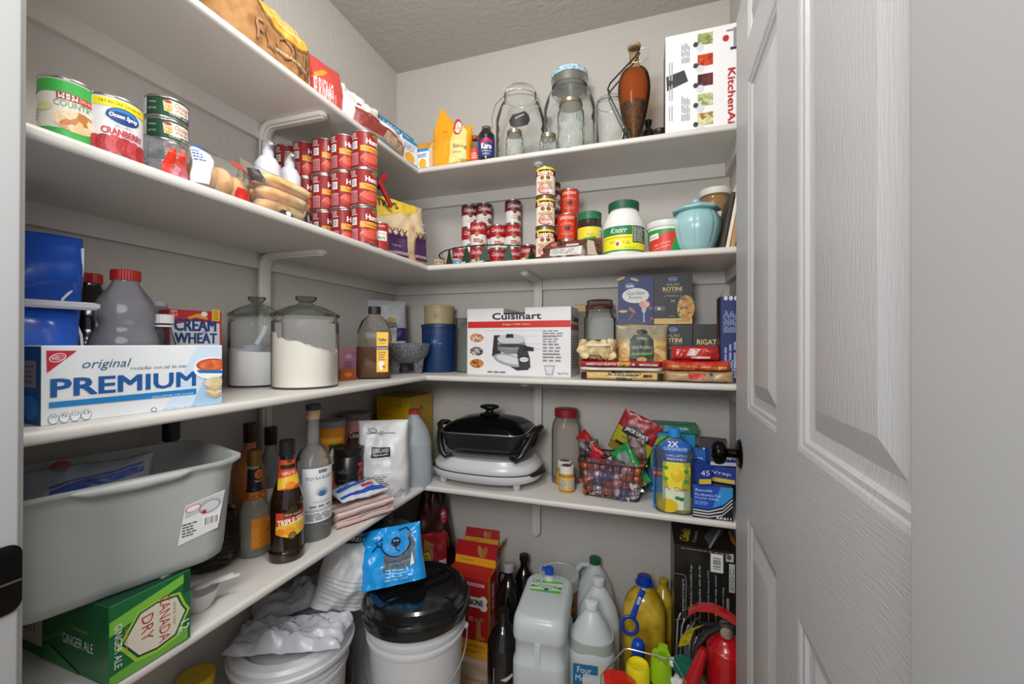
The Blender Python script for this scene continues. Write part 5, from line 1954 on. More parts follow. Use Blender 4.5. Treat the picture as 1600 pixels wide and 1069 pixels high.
# small yellow-topped carton behind
F = Face(onY(898, 1.650, Z3), onY(915, 1.650, Z3))
t = boxpx('tea_box', 'slim brown carton with a yellow top behind the waffle maker box', 'box', F, hgt(F.c, 476), .045, '#4e4234')
PR(f_front(.045)).rect(-F.w / 2, .25, F.w / 2, hgt(F.c, 476) - .001, '#b89a4c').rect(-F.w * .4, .05, F.w * .4, .2, '#5d5142').build(t)
# clamp jar with brown contents
c = onY(937, 1.628, Z3)
r_ = pxw(c, 49) / 2
H = hgt(c, 469)
t = jar('clamp_jar', 'clamp-top glass jar with reddish seals and brown contents', 'jar', c, smooth_prof([(r_ * .93, 0), (r_, .006), (r_, H * .70), (r_ * .93, H * .78), (r_ * .76, H * .83), (r_ * .76, H * .89)], 3), CLEAR)
fill(t, r_ * .95, lambda x, y: H * .34, SPK('#5a3a20', '#8a6238', 160, .8), 'spice_filling')
MB().lathe([(r_ * .80, H * .885), (r_ * .82, H * .89), (r_ * .82, H * .905), (r_ * .80, H * .91)], C('#7a3028', .5), 36, False, False).build('rubber_seal', t)
MB().lathe([(r_ * .80, H * .91), (r_ * .82, H * .94), (r_ * .82, H * .985), (r_ * .78, H), (.0001, H)], GLASS('#d6cfc8', .05, 1.5, .15, '#8a5048'), 36, False, False).build('glass_lid', t)
wire_bail(t, r_ * .83, H * .89, .016, .06)

# ---- pasta boxes


def pasta(F, z, h, D, colr, lab, draw, name='pasta_box', grp=None):
    t = T(name, lab, 'box', F.at(D) + Vector((0, 0, z)), F.rz, grp)
    MB().rr([(.99, .97, 0), (1, 1, .001), (1, 1, h - .001), (.99, .97, h)], C(colr, .5), F.w, D, 0, 1).build('carton', t, angle=30)
    p = PR(f_front(D), base=.0006)
    draw(p, F.w, h)
    p.build(t)
    return t


def salad(p, w, h):
    p.rect(-w / 2 + .001, .001, w / 2 - .001, h * .12, '#cdb06a')
    p.ell(.0, h * .905, w * .12, h * .045, '#6f96c8').ell(0, h * .905, w * .10, h * .035, '#24406e').text('Kroger', 0, h * .905, w * .17, h * .03, '#dfe8f2')
    p.text('SALAD', 0, h * .80, w * .34, h * .05, '#b9b2a2').text('ROTINI', -.002, h * .71, w * .50, h * .085, '#d8c07a', bold=.03).text('ENRICHED MACARONI PRODUCT', 0, h * .645, w * .46, h * .022, '#a9a69c').text('[ PASTA ]', 0, h * .565, w * .42, h * .05, '#b9b2a2').text('X', 0, h * .47, w * .14, h * .05, '#c9c4b4')
    p.ell(w * .33, h * .32, w * .22, h * .26, SPK('#c97a2a', '#5d6b2c', 95, .4, '#e2b45c')).rect(-w * .5 + .001, h * .27, -w * .2, h * .37, '#4b5660').ell(-w * .36, h * .32, w * .05, h * .03, '#c5cdd4').lines(-w * .1, h * .15, w * .05, h * .18, 1, '#8a8a84')
    p.text('NET WT 12 OZ', w * .25, h * .06, w * .36, h * .03, '#4a3d1e')


def garden(p, w, h):
    p.rect(-w / 2 + .001, .001, w / 2 - .001, h * .10, '#1d2a58')
    p.ell(0, h * .60, w * .38, h * .155, '#e7e6e2').text('Garden', .0, h * .655, w * .50, h * .085, '#2c3f8c', bold=.02).text('Rotini', .0, h * .565, w * .36, h * .07, '#2c3f8c', bold=.02).ell(-w * .16, h * .80, w * .15, h * .065, '#3c6c9c').text('Great Value', -w * .16, h * .80, w * .2, h * .05, '#e8eef5', bold=.03)
    p.ell(w * .25, h * .42, w * .15, h * .08, SPK('#c97a60', '#e2b49a', 70, .4)).rect(w * .22, h * .05, w * .25, h * .36, '#b9c3d6').poly([(w * .16, h * .34), (w * .31, h * .34), (w * .28, h * .25), (w * .19, h * .25)], '#b9c3d6')
    for k, (x, y, cc, rr2) in enumerate(((-.35, .28, '#d9b45c', 0), (-.1, .30, '#c4633a', -40), (-.12, .17, '#7a3a2c', 60), (-.03, .93, '#b5b06a', -20), (-.42, .96, '#c9a24c', 20), (.42, .33, '#c2372c', 0), (.45, .12, '#a82a2a', 0))):
        p.ell(w * x, h * y, w * .13 if k < 5 else w * .05, h * .028, cc, rot=rr2, n=12)


Fu = Face(onY(965.5, 1.560, Z3), onY(1021, 1.560, Z3))
zt = hgt(Fu.c, 507)
hU = hgt(Fu.c, 431) - zt
pasta(Fu, zt, hU, .05, '#23356e', 'dark blue garden rotini box on top of the pasta stack', garden)
Fs = Face(onY(1021.5, 1.556, Z3), onY(1082, 1.556, Z3))
pasta(Fs, zt, hU - .001, .05, '#2c2d2f', 'black salad rotini box in the upper row', salad, grp='black salad rotini boxes')
pasta(Fu, 0, zt - .001, .05, '#23356e', 'blue pasta box hidden beneath the garden rotini box', garden)
pasta(Fs, 0, zt - .001, .05, '#2c2d2f', 'black salad rotini box in the lower row', salad, grp='black salad rotini boxes')
Fr_ = Face(onY(1083, 1.552, Z3), onY(1140, 1.552, Z3))


def riga(p, w, h):
    p.text('RIGATONI', .006, h * .68, w * .9, h * .095, '#d8c07a', bold=.03).ell(w * .28, h * .86, w * .12, h * .05, '#6f96c8').ell(w * .28, h * .86, w * .10, h * .04, '#24406e').text('ENRICHED MACARONI', 0, h * .60, w * .6, h * .025, '#a9a69c').text('[ PAST', w * .05, h * .50, w * .34, h * .05, '#b9b2a2').ell(w * .1, h * .2, w * .25, h * .15, SPK('#c97a2a', '#5d6b2c', 95, .4, '#e2b45c'))


pasta(Fr_, 0, zt - .001, .05, '#2c2d2f', 'black rigatoni box beside the blue lasagne box', riga)
# upright blue box at the right with a dark side
F = Face(onY(1126, 1.462, Z3), Vector((.282, 1.462, Z3)))
H = hgt(F.c, 462)
D = .075
t = boxpx('lasagne_box', 'tall dark blue pasta box at the right end of the third shelf', 'box', F, H, D, '#1f2f66')
p = PP(F, f_front(D), base=.0006)
for k in range(3):
    p.E(1134 + k * 8, 466, 3.2, 3.6, '#c9cfe0')
p.L(1130, 520, 1150, 478, 8, '#8f9bc0', vert=True)
p.L(1130, 575, 1152, 530, 3, '#8f9bc0', vert=True)
for k in range(3):
    xx = F(1134 + k * 4.4, 560)[0]
    pts = []
    for i in range(9):
        pts.append((xx + (.003 if i % 2 else 0), .025 + i * .006))
    p.poly(pts + [(x + .0018, y) for x, y in pts[::-1]], '#c7cfe6')
p.T('BARILLA', 1146, 590, 1150, 560, '#c7cfe6', rot=90)
p.build(t)
PR(f_left(F.w), base=.0006).rect(-D / 2 + .001, .001, D / 2 - .001, H - .001, '#141416').rect(-.02, .12, -.008, .22, '#c8402a').build(t, 'side_print', 'black side panel')
b = MB()
W2 = F.w
b.loft([[(-W2 / 2, -D / 2, H), (-W2 / 2, -D / 2 + .001, H), (-W2 / 2 + .001, D / 2 - .02, H)], [(-W2 / 2 + .014, -D / 2 + .01, H + .024), (-W2 / 2 + .0145, -D / 2 + .011, H + .024), (-W2 / 2 + .015, D / 2 - .03, H + .022)]], C('#9a9a98', .7), smooth=False)
b.build('torn_flap', t)

# ---- flat packs in front


def flatpack(name, lab, x0, x1, y, z, dz, dy, mat, seed, draw=None, film=None, grp=None, crumple=.004, cat='packet'):
    F = Face(Vector((x0, y, z)), Vector((x1, y, z)))
    t, fn = pouch(name, lab, cat, F.at(dy), 0, F.w, dz, dy, mat, crumple=crumple, seed=seed, top_pinch=False, bulge=lambda q: (max(0.02, 1 - (2 * q - 1) ** 4)) ** .5, nx=26, nz=8, side=.22, sc_=22, group=grp)
    if draw:
        p = PR(lambda s, t_, o: fn(s, t_, o), step=.009, base=.0012, inc=.0006)
        draw(p, F.w, dz)
        p.build(t)
    return t


def X_(u, y=1.425):
    return onY(u, y, 0).x


def d_sp(p, w, h):
    p.rect(-w * .47, h * .2, w * .42, h * .8, SPK('#d2ab62', '#e2c282', 200, .4, stretch=(.02, 1, 4)))
    p.poly([(-w * .20, h * .55), (w * .22, h * .55), (w * .26, h * .98), (-w * .14, h * .98)], '#23463c').text('SPAGHETTI', 0.01, h * .76, w * .22, h * .2, '#b9c0a8').text('thin', w * .2, h * .40, w * .1, h * .16, '#4a3a1e').rect(-w * .06, h * .10, w * .14, h * .34, '#2c2822').text('NET WT 16 OZ', w * .04, h * .22, w * .16, h * .13, '#d9cfae').rect(w * .26, h * .4, w * .36, h * .7, '#3a2c1c')
    p.rect(-w * .49, h * .1, -w * .42, h * .9, '#2a231c').rect(w * .42, h * .1, w * .49, h * .9, '#2a231c')


y0 = 1.420
flatpack('spaghetti_pack', 'spaghetti pack with green label at the bottom of the front stack', X_(905), X_(1040), y0, Z3, .030, .075, C('#c9a565', .35), 81, d_sp)


def d_ab(p, w, h):
    p.rect(-w * .48, .001, -w * .02, h * .9, '#b5232c').text('AMERICAN BEAUTY', -w * .22, h * .45, w * .38, h * .42, '#f0e2dc', bold=.03).rect(-w * .02, .002, w * .14, h * .85, '#d8b24a').rect(w * .14, .002, w * .48, h * .9, '#b5232c').rect(w * .16, h * .3, w * .46, h * .6, '#d8d0cc').ell(w * .22, h * .45, .008, .006, '#8a2028').lines(w * .28, h * .35, w * .44, h * .55, 2, '#8a6a6a').text('Cut', w * .05, h * .5, w * .08, h * .4, '#3a2a18')


flatpack('noodle_pack', 'white noodle pack between the spaghetti and the red pack', X_(904), X_(1036), y0 + .004, Z3 + .0305, .014, .08, C('#dcdad6', .4), 82, None)
flatpack('noodle_pack', 'red and gold noodle pack lying under the shell pasta', X_(902), X_(1036), y0 + .002, Z3 + .045, .020, .085, C('#b5232c', .3), 83, d_ab)
# shell pasta bag
msh = C('#e6cf9c', .5)
shell0 = None
cz = Z3 + .0655
xa, xb = X_(903, 1.43), X_(964, 1.43)
t, fn = pouch('shell_pasta_bag', 'clear bulging bag of large pasta shells on the red noodle pack', 'bag', Vector(((xa + xb) / 2, 1.462, cz)), 0, xb - xa, .072, .075, GLASS('#f8f8f6', .1, 1.4, .04, '#e6e2da'), crumple=.004, seed=85, bulge=lambda q: (max(0.02, 1 - (2 * q - 1) ** 4)) ** .5, top_pinch=False, side=.35, nx=22, nz=14)
xm, ww = 0, xb - xa


def shell_piece(parent, loc, rot, s=1.0, me=None):
    if me is None:
        b = MB()
        n, m_ = 10, 6
        rg = []
        for i in range(m_ + 1):
            q = -1 + 2 * i / m_
            k = math.sqrt(max(1 - q * q, .02))
            rg.append([((.012 * k) * math.cos(a), .016 * q, .009 * k * math.sin(a) - .002) for a in [R(200) + R(320) * (j / (n - 1)) + R(20) for j in range(n)]])
        b.loft(rg, msh, False, False, closed=False)
        o = b.build('pasta_shell', parent, angle=80)
    else:
        o = bpy.data.objects.new('pasta_shell', me)
        col.objects.link(o)
        o.parent = parent
    o.location = loc
    o.rotation_euler = rot
    o.scale = (s, s, s)
    return o


me = None
for i in range(4):
    for j in range(3):
        for k_ in range(2):
            x = -ww * .34 + ww * .68 * i / 3 + rnd.uniform(-.004, .004)
            z = .016 + .019 * j + rnd.uniform(-.002, .002)
            e = 1 - (2 * z / .072 - 1) ** 2
            o = shell_piece(t, (x, (-.022 if k_ == 0 else .004) * (.4 + .6 * e) * (1 - .4 * abs(x / ww * 2) ** 2), z), (rnd.uniform(0, 6), rnd.uniform(0, 6), rnd.uniform(0, 6)), rnd.uniform(1.35, 1.6), me)
            me = o.data
p = PR(lambda s, t_, o: fn(s, t_, o), step=.009, base=.001, inc=.0006)
p.rect(-ww * .3, .050, ww * .35, .058, '#d9cfae')
p.build(t)
# medium shells pouch
xa, xb = X_(962, 1.468), X_(1044, 1.468)
H = zat((xa, 1.468, 0), 507) - (Z3 + .062)
t, fn = pouch('shell_pasta_pouch', 'stand-up pouch of medium shells with dark green window label', 'bag', Vector(((xa + xb) / 2, 1.503, Z3 + .0)), R(2), xb - xa, H + .062, .06, C('#a39472', .3), crumple=.005, seed=88, side=.4)
p = PR(lambda s, t_, o: fn(s, t_, o), step=.010, base=.001, inc=.0006)
W2, z0 = xb - xa, .062
p.poly([(-W2 * .45, z0 + .08), (W2 * .46, z0 + .10), (W2 * .47, z0 + H * .96), (-W2 * .46, z0 + H * .90)], '#8e8a74').poly([(-W2 * .48, z0), (-W2 * .2, z0), (-W2 * .2, z0 + .06), (-W2 * .46, z0 + .07)], SPK('#e0c486', '#b8904e', 60, .4)).poly([(W2 * .22, z0), (W2 * .48, z0), (W2 * .47, z0 + .07), (W2 * .22, z0 + .08)], SPK('#e0c486', '#b8904e', 60, .4))
p.poly([(-W2 * .24, z0), (W2 * .24, z0), (W2 * .24, z0 + H * .58), (W2 * .16, z0 + H * .72), (-W2 * .16, z0 + H * .72), (-W2 * .24, z0 + H * .58)], '#3a4238').text('CYBELE', 0, z0 + H * .62, W2 * .2, H * .07, '#d2d6c4').text('MEDIUM SHELLS', 0, z0 + H * .38, W2 * .40, H * .08, '#b9c8a4').rect(-W2 * .2, z0 + H * .18, W2 * .2, z0 + H * .24, '#5f8f3c').ell(.0, z0 + H * .80, W2 * .12, H * .07, '#2c302a').ell(0, z0 + H * .06, W2 * .1, H * .06, '#c9a86a')
p.build(t)
# red packs at the right


def d_r1(p, w, h):
    p.poly([(-w * .30, h * .05), (w * .10, h * .05), (w * .2, h * .8), (-w * .2, h * .95)], '#cc2c26').poly([(-w * .2, h * .4), (w * .0, h * .35), (w * .1, h * .8), (-w * .12, h * .85)], '#e8e2e0').rect(-w * .1, h * .15, w * .3, h * .3, '#f2d8d0')


def d_r2(p, w, h):
    p.poly([(-w * .46, h * .05), (w * .42, h * .05), (w * .44, h * .5), (-w * .44, h * .55)], SPK('#d8742a', '#e8b45c', 80, .4, '#b5462a')).poly([(-w * .40, h * .6), (w * .35, h * .55), (w * .3, h * .95), (-w * .3, h * .95)], '#cf2e24')


def d_r3(p, w, h):
    p.poly([(-w * .16, h * .35), (w * .04, h * .35), (w * .1, h * .95), (-w * .2, h * .95)], '#c93a2c').poly([(-w * .1, h * .1), (w * .0, h * .4), (w * .06, h * .5), (-w * .08, h * .2)], '#e4ddd6').ell(w * .16, h * .75, .006, .005, '#3a5a7c').rect(w * .18, h * .04, w * .38, h * .26, '#7d745e').lines(w * .2, h * .06, w * .36, h * .24, 2, '#e4ddd6').rect(-w * .48, h * .03, w * .4, h * .12, '#9a4030')


xr = .262
flatpack('bean_pack', 'tan and red packet at the bottom of the right-hand packet pile', X_(1040), xr, 1.418, Z3, .036, .085, C('#b99c74', .3), 91, d_r3, crumple=.006)
flatpack('bean_pack', 'orange-red packet in the middle of the right-hand packet pile', X_(1037), xr - .008, 1.424, Z3 + .037, .032, .08, C('#c9472a', .28), 92, d_r2, crumple=.006)
flatpack('bean_pack', 'glossy red packet on top of the right-hand packet pile', X_(1050), X_(1128), 1.432, Z3 + .070, .046, .065, C('#b4302c', .25), 93, d_r1, crumple=.008)
# ================================================================== lowest shelf
# ginger ale carton
F = Face(Vector((-.800, .4275, Z4)), Vector((-.796, .5475, Z4)))
H, D = .126, .325
t = boxpx('soda_carton', 'green ginger ale twelve-pack carton under the frosted bin', 'box', F, H, D, '#1e6b3c', r=.3)
p = PP(F, f_front(D), base=.0005)
w_ = F.w
p.poly([(-w_ / 2, H * .80), (w_ * .46, H * .98), (w_ * .46, H * .86), (-w_ / 2, H * .62)], '#7cc044').poly([(-w_ / 2, 0), (-w_ / 2, H * .12), (w_ * .46, H * .22), (w_ * .46, H * .02), (-w_ * .2, 0)], '#6fae40').rect(w_ * .40, H * .70, w_ / 2, H * .999, '#134a30')
sh_ = [(-.03, .02), (-.004, .0), (.006, -.008), (.016, .0), (.040, .018), (.045, .05), (.040, .085), (.018, .098), (.006, .106), (-.006, .098), (-.028, .088), (-.034, .05)]
cx_ = .006
p.poly([(cx_ + (y - .05) * .95, .062 - x * 1.15) for x, y in sh_], '#9cc73e')
p.poly([(cx_ + (y - .05) * .86, .062 - x * 1.03) for x, y in sh_], '#0f4a32')
p.poly([(cx_ + (y - .05) * .80, .062 - x * .95) for x, y in sh_], '#dcd6c4')
p.text('CANADA', cx_ + .012, .062, .078, .017, '#b02a30', rot=-90, bold=.02).text('DRY', cx_ - .014, .062, .042, .017, '#b02a30', rot=-90, bold=.02)
p.text('SINCE 1904', cx_ + .027, .062, .04, .004, '#8a6a5a', rot=-90)
p.text('GINGER ALE', -w_ * .40, .058, .070, .010, '#eaf0e6', rot=-90).text('CAFFEINE FREE', -w_ * .31, .060, .045, .004, '#c9a83a', rot=-90).text('12', w_ * .42, .030, .016, .014, '#eef2ea', rot=-90, bold=0).text('PACK', w_ * .34, .024, .014, .005, '#eef2ea', rot=-90)
p.build(t)
p = PR(f_left(w_), base=.0006, inc=.0003)
# s runs from the far end (left as seen) towards the aisle
for k in range(9):
    for j in range(1):
        pts = []
        for i in range(13):
            a = i / 12
            pts.append((D * (.05 - .0) + .16 * a - .07 + k * .004, .02 + .10 * a * a + k * .003 * (1 - a)))
        p.poly([(x - .02, y) for x, y in pts] + [(x - .02, y - .0007) for x, y in pts[::-1]], '#5f9a50')
p.text('GINGER ALE', .082, .052, .085, .016, '#e6eae2', bold=.02).text('CAFFEINE FREE', .088, .074, .045, .005, '#b9a23a').poly([(-.03, 0.001), (.09, .001), (.0, .03)], '#3f9046')
p.rect(-.10, .02, -.02, .11, '#d2cbb8').text('CANADA', -.058, .080, .07, .020, '#a82c30').text('DRY', -.058, .050, .04, .020, '#a82c30')
p.build(t, 'side_print')
p = PR(f_top(H), base=.0006)
p.poly([(w_ * .5 - .001, -D / 2 + .002), (w_ * .5 - .001, -D / 2 + .06), (-w_ * .5 + .001, -D / 2 + .04), (-w_ * .5 + .001, -D / 2 + .002)], '#16402c').text('ALE', .012, -D / 2 + .03, .035, .014, '#d8ddd2')
p.build(t, 'top_print')
b = MB()
b.loft([[(w_ / 2 - .04, -D / 2 + .012, H + .001), (w_ / 2, -D / 2 + .012, H + .001), (w_ / 2, -D / 2 + .05, H + .001), (w_ / 2 - .04, -D / 2 + .05, H + .001)], [(w_ / 2 - .01, -D / 2 + .014, H + .016), (w_ / 2 + .006, -D / 2 + .014, H + .016), (w_ / 2 + .006, -D / 2 + .045, H + .013), (w_ / 2 - .01, -D / 2 + .045, H + .013)]], C('#c9c8c2', .6), smooth=False)
b.build('torn_flap', t)
# frosted bin on the carton
t = T('dish_bin', 'frosted white plastic dish bin on top of the green soda carton', 'bin', (-.930, .503, Z4 + .1275), R(73))
mb_ = SOFT('#c9cdca', .35, .30, alpha=.06)
b = MB()
W_, D_ = .330, .268
Hb = .186
prof = [(.84, .82, 0, .2), (.88, .86, .004, .2), (.90, .885, .02, .2), (.965, .96, Hb - .02, .2), (.975, .97, Hb - .012, .2), (1.03, 1.035, Hb - .004, .2), (1.045, 1.05, Hb - .002, .2), (1.045, 1.05, Hb + .003, .2), (.975, .97, Hb + .003, .2), (.955, .95, Hb - .02, .2), (.89, .875, .024, .2), (.86, .84, .008, .2)]
b.rr(prof, mb_, W_, D_, .2, 10, True, True)
b.build('bin_body', t, angle=50)
b = MB()
b.tube([(-.075, -D_ / 2 * 1.03, Hb - .001), (-.055, -D_ / 2 * 1.045, Hb - .004), (0, -D_ / 2 * 1.05, Hb - .005), (.055, -D_ / 2 * 1.045, Hb - .004), (.075, -D_ / 2 * 1.03, Hb - .001)], [.003, .007, .009, .007, .003], mb_, 10)
b.build('handle', t)
sl_ = (D_ / 2 * .96 - D_ / 2 * .885) / (Hb - .04)
p = PR(lambda s, q, o: (s, -(D_ / 2 * .885 + sl_ * (q - .02)) - o, q), base=.0012)
p.poly([(.060, .050), (.122, .062), (.132, .132), (.070, .120)], '#dcdcdc').poly([(.070, .096), (.128, .108), (.131, .130), (.070, .118)], '#b9bcbc').ell(.082, .112, .012, .006, '#c23a4a', rot=10).ell(.082, .112, .0105, .005, '#e6dcdc', rot=10).ell(.108, .108, .018, .012, '#8d9293', rot=14).ell(.108, .108, .015, .0095, '#c6caca', rot=14).ell(.099, .100, .004, .004, '#b02a34').lines(.066, .062, .090, .088, 5, '#55585a').bars(.098, .072, .124, .090, 14)
p.build(t)
# freezer bag inside
t, fn = pouch('freezer_bag', 'clear freezer bag with blue zip strip inside the frosted bin', 'bag', (-.945, .47, Z4 + .136 + .05), R(70), .18, .140, .09, GLASS('#eef0f6', .12, 2.4, .30, '#c9cdd8'), crumple=.02, seed=101, sc_=16, nx=26, nz=18, side=.4)
p = PR(lambda s, t_, o: fn(s, t_, o), step=.009, base=.002, inc=.0006)
p.poly([(-.05, .100), (.075, .116), (.075, .126), (-.05, .112)], '#2c4388').poly([(-.05, .114), (.075, .128), (.075, .131), (-.05, .117)], '#4a4a8c')
p.build(t, 'zip_strip', 'blue zip strip')
MB().rr([(1, 1, 0), (1, 1, .012)], C('#c9c6b8', .4), .07, .016, .4, 4, M=Matrix.Translation((-.065, -.075, .012)) @ Matrix.Rotation(R(-20), 4, 'Y')).build('plastic_handle', t)
b = MB()
b.sphere((-.030, .0, .142), (.013, .008, .010), C('#a83a50', .4), 10, 6)
b.build('red_corner', t)
# dark bottle behind the bin
c = onX(268, -1.070, Z4)
H = hgt(c, 655)
t = jar('liquor_bottle', 'black-necked bottle standing behind the frosted bin', 'bottle', c, smooth_prof([(.036, 0), (.038, .006), (.038, H * .55), (.030, H * .66), (.0145, H * .78), (.0135, H * .97), (.0145, H)], 3), C('#131313', .2, coat=.4), part='bottle_body')
lid(t, .0165, H * .86, H * .14, C('#1b1b1b', .4), ridges=20, name='cap')
# glass vase beside the carton
c = Vector((-1.01, .742, Z4))
t = jar('glass_vase', 'cut glass jar half hidden below the frosted bin', 'jar', c, smooth_prof([(.030, 0), (.052, .010), (.060, .045), (.058, .09), (.045, .12), (.05, .13)], 4), GLASS('#b9b5a4', .05, 2.4, .15, '#5d594c'))
for k in range(6):
    MB().tube([(.0605 * math.cos(a) if True else 0, .0605 * math.sin(a), .02 + .012 * k + .008 * math.sin(3 * a)) for a in [2 * PI * i / 40 for i in range(40)]], .0012, GLASS('#cfcbb8', .05, 2.4, .2, '#8a8674'), 5, closed=True).build('cut_ridge', t)
# white cup and plastic spoons
t = T('paper_bowl', 'small white bowl by the right end of the soda carton', 'bowl', (-.868, .612, Z4), 0)
MB().lathe(smooth_prof([(.018, 0), (.022, .003), (.032, .022), (.038, .038), (.0365, .038), (.030, .022), (.02, .006), (.0001, .005)], 2), C('#d9d8d6', .5), 28, True, False).build('bowl_body', t)
for k, (ln, an) in enumerate(((.070, 62), (.058, 74))):
    t = T('plastic_spoon', ('longer', 'shorter')[k] + ' white plastic spoon lying across the small bowl', 'spoon', (-.868 + .006 * k, .612 + .004, Z4 + .040 + .003 * k), R(an), 'spoons on the small bowl')
    b = MB()
    b.rr([(1, 1, 0), (1, 1, .0025)], C('#e4e4e4', .35), ln, .009, .4, 4, M=Matrix.Translation((ln / 2, 0, 0)))
    b.build('spoon_handle', t)
    MB().sphere((0, 0, .002), (.018, .012, .003), C('#e4e4e4', .35), 14, 6).build('spoon_bowl', t)

# ---- bottles


def bottle(name, lab, c, prof, mat, rz=None, seg=36, grp=None):
    return jar(name, lab, 'bottle', c, smooth_prof(prof, 4), mat, rz=rz, seg=seg, group=grp)


# orange liqueur, square clear bottle with gold cap
c = Vector((-.965, .822, Z4))
H = hgt(c, 703)
t = T('liquor_bottle', 'clear bottle with gold cap and orange striped label beside the frosted bin', 'bottle', c, face(c, 16))
pf = smooth_prof([(.034, 0), (.037, .005), (.037, H * .36), (.034, H * .44), (.020, H * .56), (.0145, H * .66), (.0135, H * .86)], 4)
MB().lathe(pf, GLASS('#f6f8f4', .04, 2.4, .30, '#cfd3c8'), 36, True, False).build('glass_body', t)
lid(t, .0165, H * .85, H * .15, C('#8a6a34', .3, .8), ridges=24, name='cap')
PR(f_cyl(.0375), step=.006).rect(-.018, .022, .040, .100, '#e8861c').lines(-.016, .026, .012, .096, 16, '#f6bf4c', words=1, fill=.4).poly([(.022, .062), (.036, .078), (.050, .062), (.036, .046)], '#241a14').poly([(.026, .062), (.036, .074), (.046, .062), (.036, .050)], '#3a2a20').ell(.032, .088, .010, .006, '#cfcac0').build(t)
g = interp([(.022, H * .54), (.0155, H * .64), (.0145, H * .84)])
PR(f_cyl(lambda q: g(q) + .001), step=.005).rect(-.030, H * .60, .034, H * .82, '#1d1a1a').ell(.006, H * .765, .010, .012, '#d8702a').text('TRIPLE SEC', .006, H * .70, .02, .005, '#e6d8c8').rect(-.036, H * .52, .036, H * .60, '#e8861c').lines(-.03, H * .525, .034, H * .595, 4, '#2a1c14').build(t, 'neck_label')
# triple sec
c = Vector((-.868, .832, Z4))
H = hgt(c, 688)
mam = GLASS('#5f3c1c', .04, 2.2, .35, '#1f120a')
t = bottle('liquor_bottle', 'dark brown triple sec bottle with red and yellow label, nearest the edge', c, [(.039, 0), (.0415, .004), (.0415, .025), (.0395, .032), (.0395, H * .44), (.034, H * .55), (.024, H * .66), (.0175, H * .75), (.0155, H * .88)], C('#24140a', .1, coat=.6), rz=face(c, 6))
lid(t, .0175, H * .87, H * .13, C('#17171a', .4), ridges=26, name='cap')
PR(f_cyl(.0400), step=.006).rect(-.030, .072, .044, .124, '#cf3a22').poly([(-.030, .072), (-.030, .090), (-.01, .096), (.044, .106), (.044, .072), (.012, .062), (.006, .058), (0, .062)], '#ecc22c').rect(-.012, .112, .034, .123, '#241a14').text('HIRAM WALKER', .011, .1175, .042, .006, '#e6d6b4').ell(.010, .129, .011, .010, '#3a2a16').text('TRIPLE SEC', .007, .102, .066, .014, '#f4efe4', rot=5, bold=.03).ell(-.018, .077, .012, .008, '#e8861c').ell(.002, .078, .013, .010, '#f09a28').ell(.028, .084, .012, .009, '#f0a83a').ell(.008, .066, .009, .009, '#4a3a1c').ell(.008, .066, .007, .007, '#8a7434').build(t)
g = interp([(.030, H * .62), (.0185, H * .75), (.0165, H * .86)])
PR(f_cyl(lambda q: g(q) + .001), step=.005).rect(-.026, H * .60, .030, H * .84, '#cf4a22').poly([(-.026, H * .60), (.030, H * .64), (.030, H * .72), (-.026, H * .69)], '#ecc22c').rect(-.018, H * .765, .022, H * .80, '#241a14').text('TRIPLE SEC', .002, H * .73, .034, .007, '#f4efe4', rot=5).ell(.004, H * .635, .012, .009, '#e8861c').ell(.003, H * .83, .006, .005, '#4a3a1c').build(t, 'neck_label')
# tequila
c = Vector((-.893, .945, Z4))
H = hgt(c, 632)
r_ = .048
t = bottle('liquor_bottle', 'tall clear tequila bottle with white agave label and wooden cork', c, [(r_ * .95, 0), (r_, .005), (r_, H * .50), (r_ * .96, H * .57), (r_ * .72, H * .65), (r_ * .40, H * .70), (r_ * .35, H * .76), (r_ * .34, H * .90), (r_ * .38, H * .905)], GLASS('#f8faf8', .04, 2.2, .14, '#e6e9e6'), rz=face(c, 14))
MB().lathe([(r_ * .34, H * .885), (r_ * .37, H * .90), (r_ * .37, H * .955)], C('#c9a57c', .6), 24).build('cork', t)
MB().lathe([(r_ * .38, H * .9555), (r_ * .42, H * .957), (r_ * .42, H * .998), (r_ * .38, H)], C('#3f4046', .4), 24).build('stopper', t)
MB().lathe([(r_ * .9, .012), (r_ * .93, .02), (r_ * .93, .070), (.0001, .070)], GLASS('#dfe2dc', .05, 1.2, .08, '#b8bab4'), 32).build('tequila', t)
p = PR(f_cyl(r_ + .0005), step=.006)
p.rect(-.040, .052, .062, .200, '#e9eaec').rect(-.040, .200, .062, .202, '#5d6470').rect(-.040, .082, .062, .0835, '#3f4652').rect(-.040, .086, .062, .087, '#3f4652').rect(-.040, .050, .062, .052, '#3f4652')
p.rect(.002, .186, .026, .194, '#3a2228').text('KIRKLAND', .014, .190, .022, .004, '#f0f0f0').text('TEQUILA BLANCO', .010, .172, .082, .010, '#3c4450', bold=.0)
for k in range(15):
    a = -75 + k * 10.7
    L_ = .030 * (1 - .15 * abs(k - 7) / 7)
    p.poly([(.012 - .0022, .122), (.012 + .0022, .122), (.012 + L_ * math.sin(R(a)), .122 + L_ * math.cos(R(a)) * .95)], ('#2f6f9c', '#4f94c0', '#1f4f80')[k % 3])
p.text('100% DE AGAVE', .012, .108, .045, .004, '#5a6068').lines(-.02, .092, .05, .100, 1, '#6a7078').lines(-.03, .058, .055, .078, 4, '#7a8088')
p.build(t)
